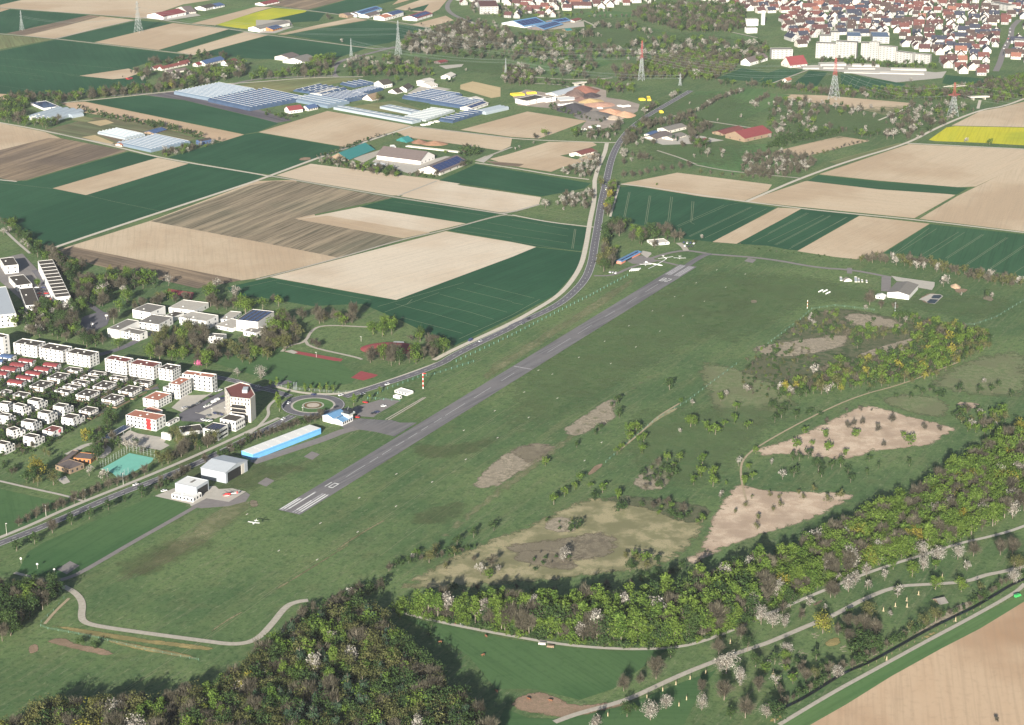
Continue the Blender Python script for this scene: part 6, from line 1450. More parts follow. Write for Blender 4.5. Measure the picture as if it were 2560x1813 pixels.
fence('20', '900,950 1160,800 1385,850', 3.2, 5.5, 'tall blue-grey ball fence behind the mint sports court', STEEL, pt=.07)
fence('20', '1045,1050 1150,1000', 3.2, 5.0, 'tall ball fence at the front corner of the mint court', STEEL, pt=.07)
fence('21', '150,205 350,245 740,280 870,270', 4, 2.0, 'mesh fence below the football field', STEEL, pt=.07)
fence('33', '830,1130 1380,850 1660,700 1900,570', 7, 1.2, 'low wooden post row along the brook track', WOOD, False, .10)
for x in (340, 352, 365): 
    o = MB().tube([(0, 0, 0), (0, 0, 7)], [.14, .1], 6).obj('flagpole', GREYWALL); o.location = gz(S('21', x, 248)); o['category'] = 'flagpole'; pend(o, ('grey-green flagpole', 'three flagpoles at the football field', ''), 'flagpoles at the football field')
# football goals
def goal(v, x, y, ang, lab):
    c = gz(S(v, x, y)); r = empty('football_goal', c, ang, lab, 'goal'); MB().bar((-2.5, 0, 0), (-2.5, 0, 2.2), .12).bar((2.5, 0, 0), (2.5, 0, 2.2), .12).bar((-2.5, 0, 2.2), (2.5, 0, 2.2), .12).bar((-2.5, 0, 2.2), (-2.5, 1.5, 0), .06).bar((2.5, 0, 2.2), (2.5, 1.5, 0), .06).obj('frame', WH, r)
goal('20', 2210, -40, -.3, 'white football goal at the upper left of the pitch')
def bball(v, x, y, lab):
    c = gz(S(v, x, y)); r = empty('basketball_hoop', c, 0, lab, 'basketball hoop'); MB().tube([(0, 0, 0), (0, 0, 3)], [.08, .08], 5).obj('pole', STEEL, r); MB().box(-1.2, 1.2, -.05, .05, 2.6, 4.0).obj('backboard', WH, r)
bball('10', 825, 1310, 'white basketball backboard in the middle of the schoolyard'); bball('10', 955, 1235, 'white basketball backboard at the back of the schoolyard')
# red sports dome roof
c = gz(S('11', 1200, 1500)); r = empty('sports_dome', c, 0, 'shallow red domed climbing mound with white cap', 'dome')
mb = MB(); n = 24; vs = [(0, 0, 3.2)]
for f, z in ((.4, 2.9), (.75, 1.8), (1, 0)): vs += [(26 * f * math.cos(2 * math.pi * i / n), 17 * f * math.sin(2 * math.pi * i / n), z) for i in range(n)]
mb.add(vs, [(0, 1 + i, 1 + (i + 1) % n) for i in range(n)] + [(1 + k * n + i, 1 + (k + 1) * n + i, 1 + (k + 1) * n + (i + 1) % n, 1 + k * n + (i + 1) % n) for k in range(2) for i in range(n)]); mb.obj('mound', TARTAN, r)
MB().add([(2, 9, 2.8), (12, 9, 2.2), (11, 15, 1.6), (3, 15, 1.8)], [(0, 1, 2, 3)]).obj('cap_sheet', WH, r)
# young trees with pale straw guards
for v, x, y in (('32', 1735, 1165), ('32', 1595, 1215), ('32', 1468, 1265), ('32', 1350, 1320), ('32', 1208, 1385), ('32', 858, 1545), ('32', 1495, 1455), ('32', 1563, 1400), ('32', 1955, 890), ('32', 2240, 1225), ('33', 45, 1165), ('33', 1140, 560), ('33', 1243, 510), ('33', 1245, 565), ('33', 1033, 600), ('33', 1348, 455), ('33', 1560, 300), ('33', 1680, 690), ('33', 1063, 1040)):
    c = gz(S(v, x, y)); r = empty('tree_guard', c, 0, None, 'tree guard'); pend(r, ('pale straw-based guard of a young tree', 'orchard tree guards', ''), 'young tree guards in the orchard')
    MB().tube([(0, 0, 0), (0, 0, 2.4)], [.35, .25], 6).obj('guard', flatmat('straw', (.40, .33, .21), .9), r); MB().tube([(0, 0, -.02), (0, 0, .12)], [1.0, .7], 8).obj('straw_ring', flatmat('straw', (.40, .33, .21), .9), r); MB().tube([(0, 0, 2.4), (.1, 0, 3.6)], [.1, .05], 4).obj('stem', BARK, r)
# chopped branches
for v, x, y in (('33', 300, 1000), ('33', 200, 1160), ('33', 120, 1080), ('33', 410, 830), ('33', 660, 940)):
    c = gz(S(v, x, y)); mb = MB()
    for i in range(7):
        a = rnd.uniform(-.5, .9); l = rnd.uniform(2, 4.5); q = Vector((rnd.uniform(-2, 2), rnd.uniform(-4, 4), .12)); mb.tube([q, q + Vector((math.cos(a) * l, math.sin(a) * l * 2, rnd.uniform(0, .3)))], [.13, .05], 4)
    o = mb.obj('branch_pile', BIRCH); o.location = c; o['category'] = 'branch pile'; pend(o, ('pale cut branches strewn on the grass', 'branch piles', ''), 'cut branch piles')
# ---------------------------------------------------------------- people and cows: one skinned surface each
def skinned(name, pts, edges, rads, mat):
    me = bpy.data.meshes.new(name); me.from_pydata(pts, edges, []); o = bpy.data.objects.new(name, me); C.objects.link(o)
    m = o.modifiers.new('s', 'SKIN'); o.modifiers.new('u', 'SUBSURF').levels = 1
    for i, r_ in enumerate(rads): me.skin_vertices[0].data[i].radius = (r_, r_)
    me.skin_vertices[0].data[0].use_root = True
    dg = bpy.context.evaluated_depsgraph_get(); ev = o.evaluated_get(dg); m2 = bpy.data.meshes.new_from_object(ev); m2.materials.clear(); m2.materials.append(mat); bpy.data.objects.remove(o); return m2
def person_mesh(mat, st):
    p = [(0, 0, .95), (0, 0, 1.2), (0, 0, 1.45), (0, 0, 1.53), (0, 0, 1.66), (0, 0, 1.74), (0, .19, 1.42), (.05 * st, .26, 1.15), (.15 * st, .27, .88), (0, -.19, 1.42), (-.05 * st, -.26, 1.15), (-.12 * st, -.27, .88),
         (0, .1, .9), (-.1 * st, .11, .5), (-.26 * st, .11, .08), (-.14 * st, .11, .04), (0, -.1, .9), (.14 * st, -.11, .5), (.2 * st, -.11, .08), (.34 * st, -.11, .04)]
    e = [(0, 1), (1, 2), (2, 3), (3, 4), (4, 5), (2, 6), (6, 7), (7, 8), (2, 9), (9, 10), (10, 11), (0, 12), (12, 13), (13, 14), (14, 15), (0, 16), (16, 17), (17, 18), (18, 19)]
    return skinned('person', p, e, [.15, .14, .15, .055, .10, .08, .06, .045, .035, .06, .045, .035, .09, .06, .04, .04, .09, .06, .04, .04], mat)
for i, (x, y, col, lab) in enumerate(((1785, 722, (.45, .10, .10), 'person in red top walking on the footpath, ahead of the two others'), (1833, 728, (.6, .6, .62), 'person in light jacket walking on the footpath, middle of three'), (1852, 745, (.04, .05, .10), 'person in dark clothes walking on the footpath, nearest of three'))):
    me = person_mesh(flatmat('clothes_%d' % i, col, .9), 1); o = meshobj('person', me); o.location = gz(S('31', x, y)) + Vector((0, 0, .26)); o.rotation_euler = (0, 0, 3.3); tag(o, lab, 'person', 'three walkers on the footpath')
    h = MB(); loft(h, [(-.10, .07, .08, 1.74), (0, .1, .1, 1.78), (.07, .07, .06, 1.80)], 8); h.obj('hair', BARK, o)
cp = [(0, 0, 1.05), (.5, 0, 1.05), (.85, 0, 1.2), (1.15, 0, 1.0), (1.4, 0, .75), (-.5, 0, 1.08), (-.8, 0, 1.12), (-.9, 0, .6), (.6, .2, .8), (.62, .2, .4), (.62, .2, .03), (.6, -.2, .8), (.55, -.2, .4), (.55, -.2, .03), (-.6, .2, .8), (-.7, .2, .42), (-.62, .2, .03), (-.6, -.2, .8), (-.68, -.2, .42), (-.6, -.2, .03)]
ce = [(0, 1), (1, 2), (2, 3), (3, 4), (0, 5), (5, 6), (6, 7), (1, 8), (8, 9), (9, 10), (1, 11), (11, 12), (12, 13), (5, 14), (14, 15), (15, 16), (5, 17), (17, 18), (18, 19)]
cme = skinned('cow', cp, ce, [.38, .36, .2, .15, .09, .36, .2, .03, .13, .08, .06, .13, .08, .06, .14, .08, .06, .14, .08, .06], flatmat('brown_hide', (.17, .075, .04), .85, .2))
for i, (v, x, y) in enumerate((('31', 1650, 890), ('31', 2035, 1005), ('31', 2060, 835), ('31', 2155, 1330), ('32', 150, 1400), ('32', 345, 1415))):
    o = meshobj('cow', cme); o.location = gz(S(v, x, y)); o.rotation_euler = (0, 0, rnd.uniform(0, 6)); o.scale = (1.25,) * 3; o['category'] = 'cow'
    pend(o, ('reddish brown cow grazing', 'cows on the meadow', ''), 'brown cows on the meadow')
# ---------------------------------------------------------------- trees
def leafmat(name, c1, c2, c3):
    m, nt, b = nodes(name, .85, .15)
    at = N(nt, 'ShaderNodeAttribute', attribute_name='tint'); ah = N(nt, 'ShaderNodeAttribute', attribute_name='hue')
    oi = N(nt, 'ShaderNodeObjectInfo')
    s = N(nt, 'ShaderNodeMath', operation='ADD'); L(nt, ah.outputs['Fac'], s.inputs[0]); L(nt, oi.outputs['Random'], s.inputs[1])
    f = N(nt, 'ShaderNodeMath', operation='FRACT'); L(nt, s.outputs[0], f.inputs[0])
    c = mixc(nt, f.outputs[0], c1, c2); c = mixc(nt, ramp(nt, at.outputs['Fac'], .55, 1.0), c, c3)
    v = N(nt, 'ShaderNodeMath', operation='MULTIPLY_ADD'); L(nt, at.outputs['Fac'], v.inputs[0]); v.inputs[1].default_value = .5; v.inputs[2].default_value = .7
    k = N(nt, 'ShaderNodeVectorMath', operation='SCALE'); L(nt, c, k.inputs[0]); L(nt, v.outputs[0], k.inputs[3])
    L(nt, k.outputs[0], b.inputs['Base Color'])
    nt.nodes.remove(nt.nodes['Principled BSDF']) if False else None
    tr = N(nt, 'ShaderNodeBsdfTranslucent'); L(nt, k.outputs[0], tr.inputs['Color'])
    mx = N(nt, 'ShaderNodeMixShader'); mx.inputs[0].default_value = .3; L(nt, b.outputs[0], mx.inputs[1]); L(nt, tr.outputs[0], mx.inputs[2])
    L(nt, mx.outputs[0], nt.nodes['Material Output'].inputs['Surface']); return m
KM = {'g': leafmat('fresh_leaves', (.070, .130, .022), (.110, .170, .028), (.14, .20, .042)), 'd': leafmat('dark_leaves', (.030, .062, .020), (.052, .092, .026), (.07, .11, .035)),
      'b': leafmat('bare_twigs', (.074, .067, .048), (.118, .108, .076), (.15, .14, .10)), 'w': leafmat('white_blossom', (.22, .20, .17), (.34, .32, .28), (.50, .48, .43)),
      'y': leafmat('yellow_leaves', (.22, .19, .03), (.17, .19, .035), (.28, .25, .05)), 'p': leafmat('pine_needles', (.03, .06, .035), (.045, .08, .045), (.06, .10, .05)),
      'o': leafmat('olive_buds', (.11, .115, .04), (.085, .10, .035), (.15, .15, .06)), 'm': leafmat('pink_blossom', (.60, .12, .28), (.65, .16, .32), (.68, .25, .4))}
KNAME = {'g': 'green_tree', 'd': 'dark_green_tree', 'b': 'bare_tree', 'w': 'blossoming_tree', 'y': 'yellow_tree', 'p': 'pine_tree', 'o': 'budding_tree', 's': 'shrub', 'v': 'poplar_tree', 'm': 'pink_tree', 'u': 'green_shrub', 't': 'tall_green_tree', 'k': 'tall_bare_tree', 'q': 'tall_blossoming_tree'}
def rdir(n):
    v = nr.normal(size=(n, 3)); return v / np.linalg.norm(v, axis=1)[:, None]
def quads(c, nrm, sx, sy):
    n = len(c); a = np.cross(nrm, rdir(n)); a /= np.linalg.norm(a, axis=1)[:, None] + 1e-9; b = np.cross(nrm, a)
    sx = np.broadcast_to(np.asarray(sx, float), (n,))[:, None]; sy = np.broadcast_to(np.asarray(sy, float), (n,))[:, None]
    v = np.stack([c - a * sx - b * sy, c + a * sx - b * sy * .6, c + a * sx * .7 + b * sy, c - a * sx + b * sy * .8], 1)
    return v.reshape(-1, 3)
def crown(kind, det):
    """unit tree: height 1"""
    nc, nl = ((36, 26), (18, 12), (9, 8))[det]
    ls = (.0225, .040, .065)[det]
    if kind in 'gdwyom': cz, rx, rz, lo = .54, .40, .45, .12
    elif kind in 'tq': cz, rx, rz, lo = .62, .27, .37, .25
    elif kind in 'su': cz, rx, rz, lo = .46, .62, .48, .0
    elif kind == 'v': cz, rx, rz, lo = .56, .17, .44, .1
    elif kind == 'p': cz, rx, rz, lo = .55, .26, .44, .12
    else: cz, rx, rz, lo = .57, .38, .42, .15
    if kind == 'k': cz, rx, rz = .62, .28, .36
    V = []; T = []
    d = rdir(nc); r = nr.uniform(.1, .84, nc)[:, None] ** .8
    cc = d * r * np.array([rx, rx, rz])
    if kind == 'p': cc[:, :2] *= np.clip(1.15 - (cc[:, 2:3] / rz + 1) * .5, .25, 1)
    for c in cc:
        cr = rx * nr.uniform(.32, .52); tb = nr.uniform(.2, .8)
        if kind in 'bk' and det < 2:
            n = int(nl * (1.6, 2.2, 2)[det]); dd = rdir(n); p = c + dd * cr * nr.uniform(.1, 1.1, n)[:, None]
            ax = p / (np.linalg.norm(p, axis=1)[:, None] + 1e-6) * .7 + np.array([0, 0, .6]) + rdir(n) * .45; ax /= np.linalg.norm(ax, axis=1)[:, None]
            s = np.cross(ax, rdir(n)); s /= np.linalg.norm(s, axis=1)[:, None]
            l = nr.uniform(.05, .10, n)[:, None] * (1, 1.2, 1.5)[det]; w = (.0055, .011, .016)[det]
            V.append(np.stack([p - ax * l - s * w, p - ax * l + s * w, p + ax * l + s * w * .4, p + ax * l - s * w * .4], 1).reshape(-1, 3)); T.append(np.clip(nr.normal(tb, .2, n), 0, 1))
        else:
            dd = rdir(nl); p = c + dd * cr * nr.uniform(.55, 1.0, nl)[:, None]
            nn = dd + rdir(nl) * .55; nn /= np.linalg.norm(nn, axis=1)[:, None]
            k = (.8 if kind in 'wqobk' else 1.0) * (1.15 if kind == 'su' else 1)
            sz = nr.uniform(.7, 1.35, nl) * ls * k * (1.35 if kind in 'su' else 1); V.append(quads(p, nn, sz, sz * .8)); T.append(np.clip(nr.normal(tb, .18, nl), 0, 1))
    V = np.concatenate(V); V[:, 2] = np.maximum(V[:, 2] + cz, .02 if kind in 'su' else lo * .6); return V, np.concatenate(T)
def trunk(kind, det):
    mb = MB()
    if kind in 'su': mb.tube([(0, 0, 0), (0, 0, .3)], [.02, .01], 4, cap=False); return mb
    th = {'k': .85, 't': .75, 'q': .8, 'b': .8, 'v': .8, 'p': .95}.get(kind, .6); r = .016 if kind in 'tkqvp' else .022
    mb.tube([(0, 0, 0), (.01, .005, th * .45), (0, .01, th)], [r, r * .75, r * .25], 6 if det == 0 else 3, cap=False)
    nb = (9, 4, 0)[det] * (2 if kind in 'bkw' and det == 0 else 1)
    for i in range(nb):
        a = i * 2.4; z = th * (.4 + .5 * i / max(1, nb)); l = .26 * (1 - .5 * i / max(1, nb)) * (.7 if kind in 'ktqvp' else 1)
        mb.tube([(0, 0, z), (math.cos(a) * l * .6, math.sin(a) * l * .6, z + l * .55), (math.cos(a) * l, math.sin(a) * l, z + l * 1.15)], [r * .5, r * .32, r * .1], 3, cap=False)
    return mb
TPL = {}
def matkey(k): return {'s': 'd', 'u': 'g', 'v': 'g', 't': 'g', 'k': 'b', 'q': 'w'}.get(k, k)
def template(kind, det, var):
    key = (kind, det, var)
    if key not in TPL:
        V, T = crown(kind, det); tk = trunk(kind, det)
        TPL[key] = dict(V=V, T=T, tv=np.array(tk.v, float), tf=tk.f, tmb=tk, me=None, tm=None)
    return TPL[key]
def tmeshes(kind, det, var):
    t = template(kind, det, var)
    if t['me'] is None:
        me = bpy.data.meshes.new('crown'); n = len(t['T'])
        me.from_pydata(t['V'].tolist(), [], np.arange(4 * n).reshape(n, 4).tolist())
        a = me.attributes.new('tint', 'FLOAT', 'FACE'); a.data.foreach_set('value', t['T'].astype(np.float32)); me.materials.append(KM[matkey(kind)]); t['me'] = me
        t['tm'] = t['tmb'].mesh('trunk', BIRCH if kind in 'tkv' else BARK)
    return t['me'], t['tm']
TREES = []     # (kind, x, y, h, phrase, group, isolated)
KW = {'g': 'fresh green', 'd': 'dark green', 'b': 'bare grey-brown', 'w': 'white blossoming', 'y': 'yellow-green', 'p': 'dark pine', 'o': 'olive budding', 's': 'low dark green', 'v': 'slim upright green', 't': 'tall fresh green', 'k': 'tall bare', 'q': 'tall white blossoming', 'm': 'magenta blossoming', 'u': 'fresh green'}
def addtree(k, p, h, where, iso=False):
    h *= (1.2 if k == 'w' else 1.4) if iso else (1.0 if k in 'tkqu' or h > 13 else 1.25)
    TREES.append((k, p[0], p[1], h, where, iso))
def inside(x, y, poly):
    c = False; n = len(poly)
    for i in range(n):
        a, b = poly[i], poly[i - 1]
        if (a[1] > y) != (b[1] > y) and x < (b[0] - a[0]) * (y - a[1]) / (b[1] - a[1]) + a[0]: c = not c
    return c
def pick(mix):
    tot = sum(m[1] for m in mix); q = rnd.uniform(0, tot)
    for k, w_ in mix:
        q -= w_
        if q <= 0: return k
    return mix[-1][0]
def pmix(s): return [(a_, float(b_)) for a_, b_ in re.findall(r'([a-z])([0-9.]+)', s)]
KEEP = []
def wood(v, s, sp, mix, h0, h1, where, clump=0.0, rough_=.42):
    poly = P(v, s); mix = pmix(mix); xs = [p.x for p in poly]; ys = [p.y for p in poly]
    y = min(ys); row = 0
    ph1, ph2 = rnd.uniform(0, 9), rnd.uniform(0, 9)
    while y < max(ys):
        x = min(xs) + (row % 2) * sp / 2
        while x < max(xs):
            px, py = x + rnd.uniform(-rough_, rough_) * sp, y + rnd.uniform(-rough_, rough_) * sp
            if inside(px, py, poly):
                dn = math.sin(px / 31 + ph1) + math.sin(py / 43 + ph2) + math.sin((px + py) / 23) * .7
                if not clump or dn > clump - 1.2: addtree(pick(mix), (px, py), rnd.uniform(h0, h1) * rnd.choice((.72, .88, 1, 1, 1.12)), where)
            x += sp
        y += sp * .87; row += 1
def rowt(v, s, sp, mix, h0, h1, where, jit=1.0):
    pts = dens(P(v, s), 1.0, False); mix = pmix(mix); acc = sp / 2
    for i in range(len(pts) - 1):
        acc += (pts[i + 1] - pts[i]).length
        if acc >= sp: acc = 0; addtree(pick(mix), pts[i] + Vector((rnd.uniform(-jit, jit), rnd.uniform(-jit, jit), 0)), rnd.uniform(h0, h1), where)
def single(v, k, s, where):
    for t in s.split():
        x, y, h = (float(q) for q in t.split(',')); addtree(k, gz(S(v, x, y)), h, where, True)
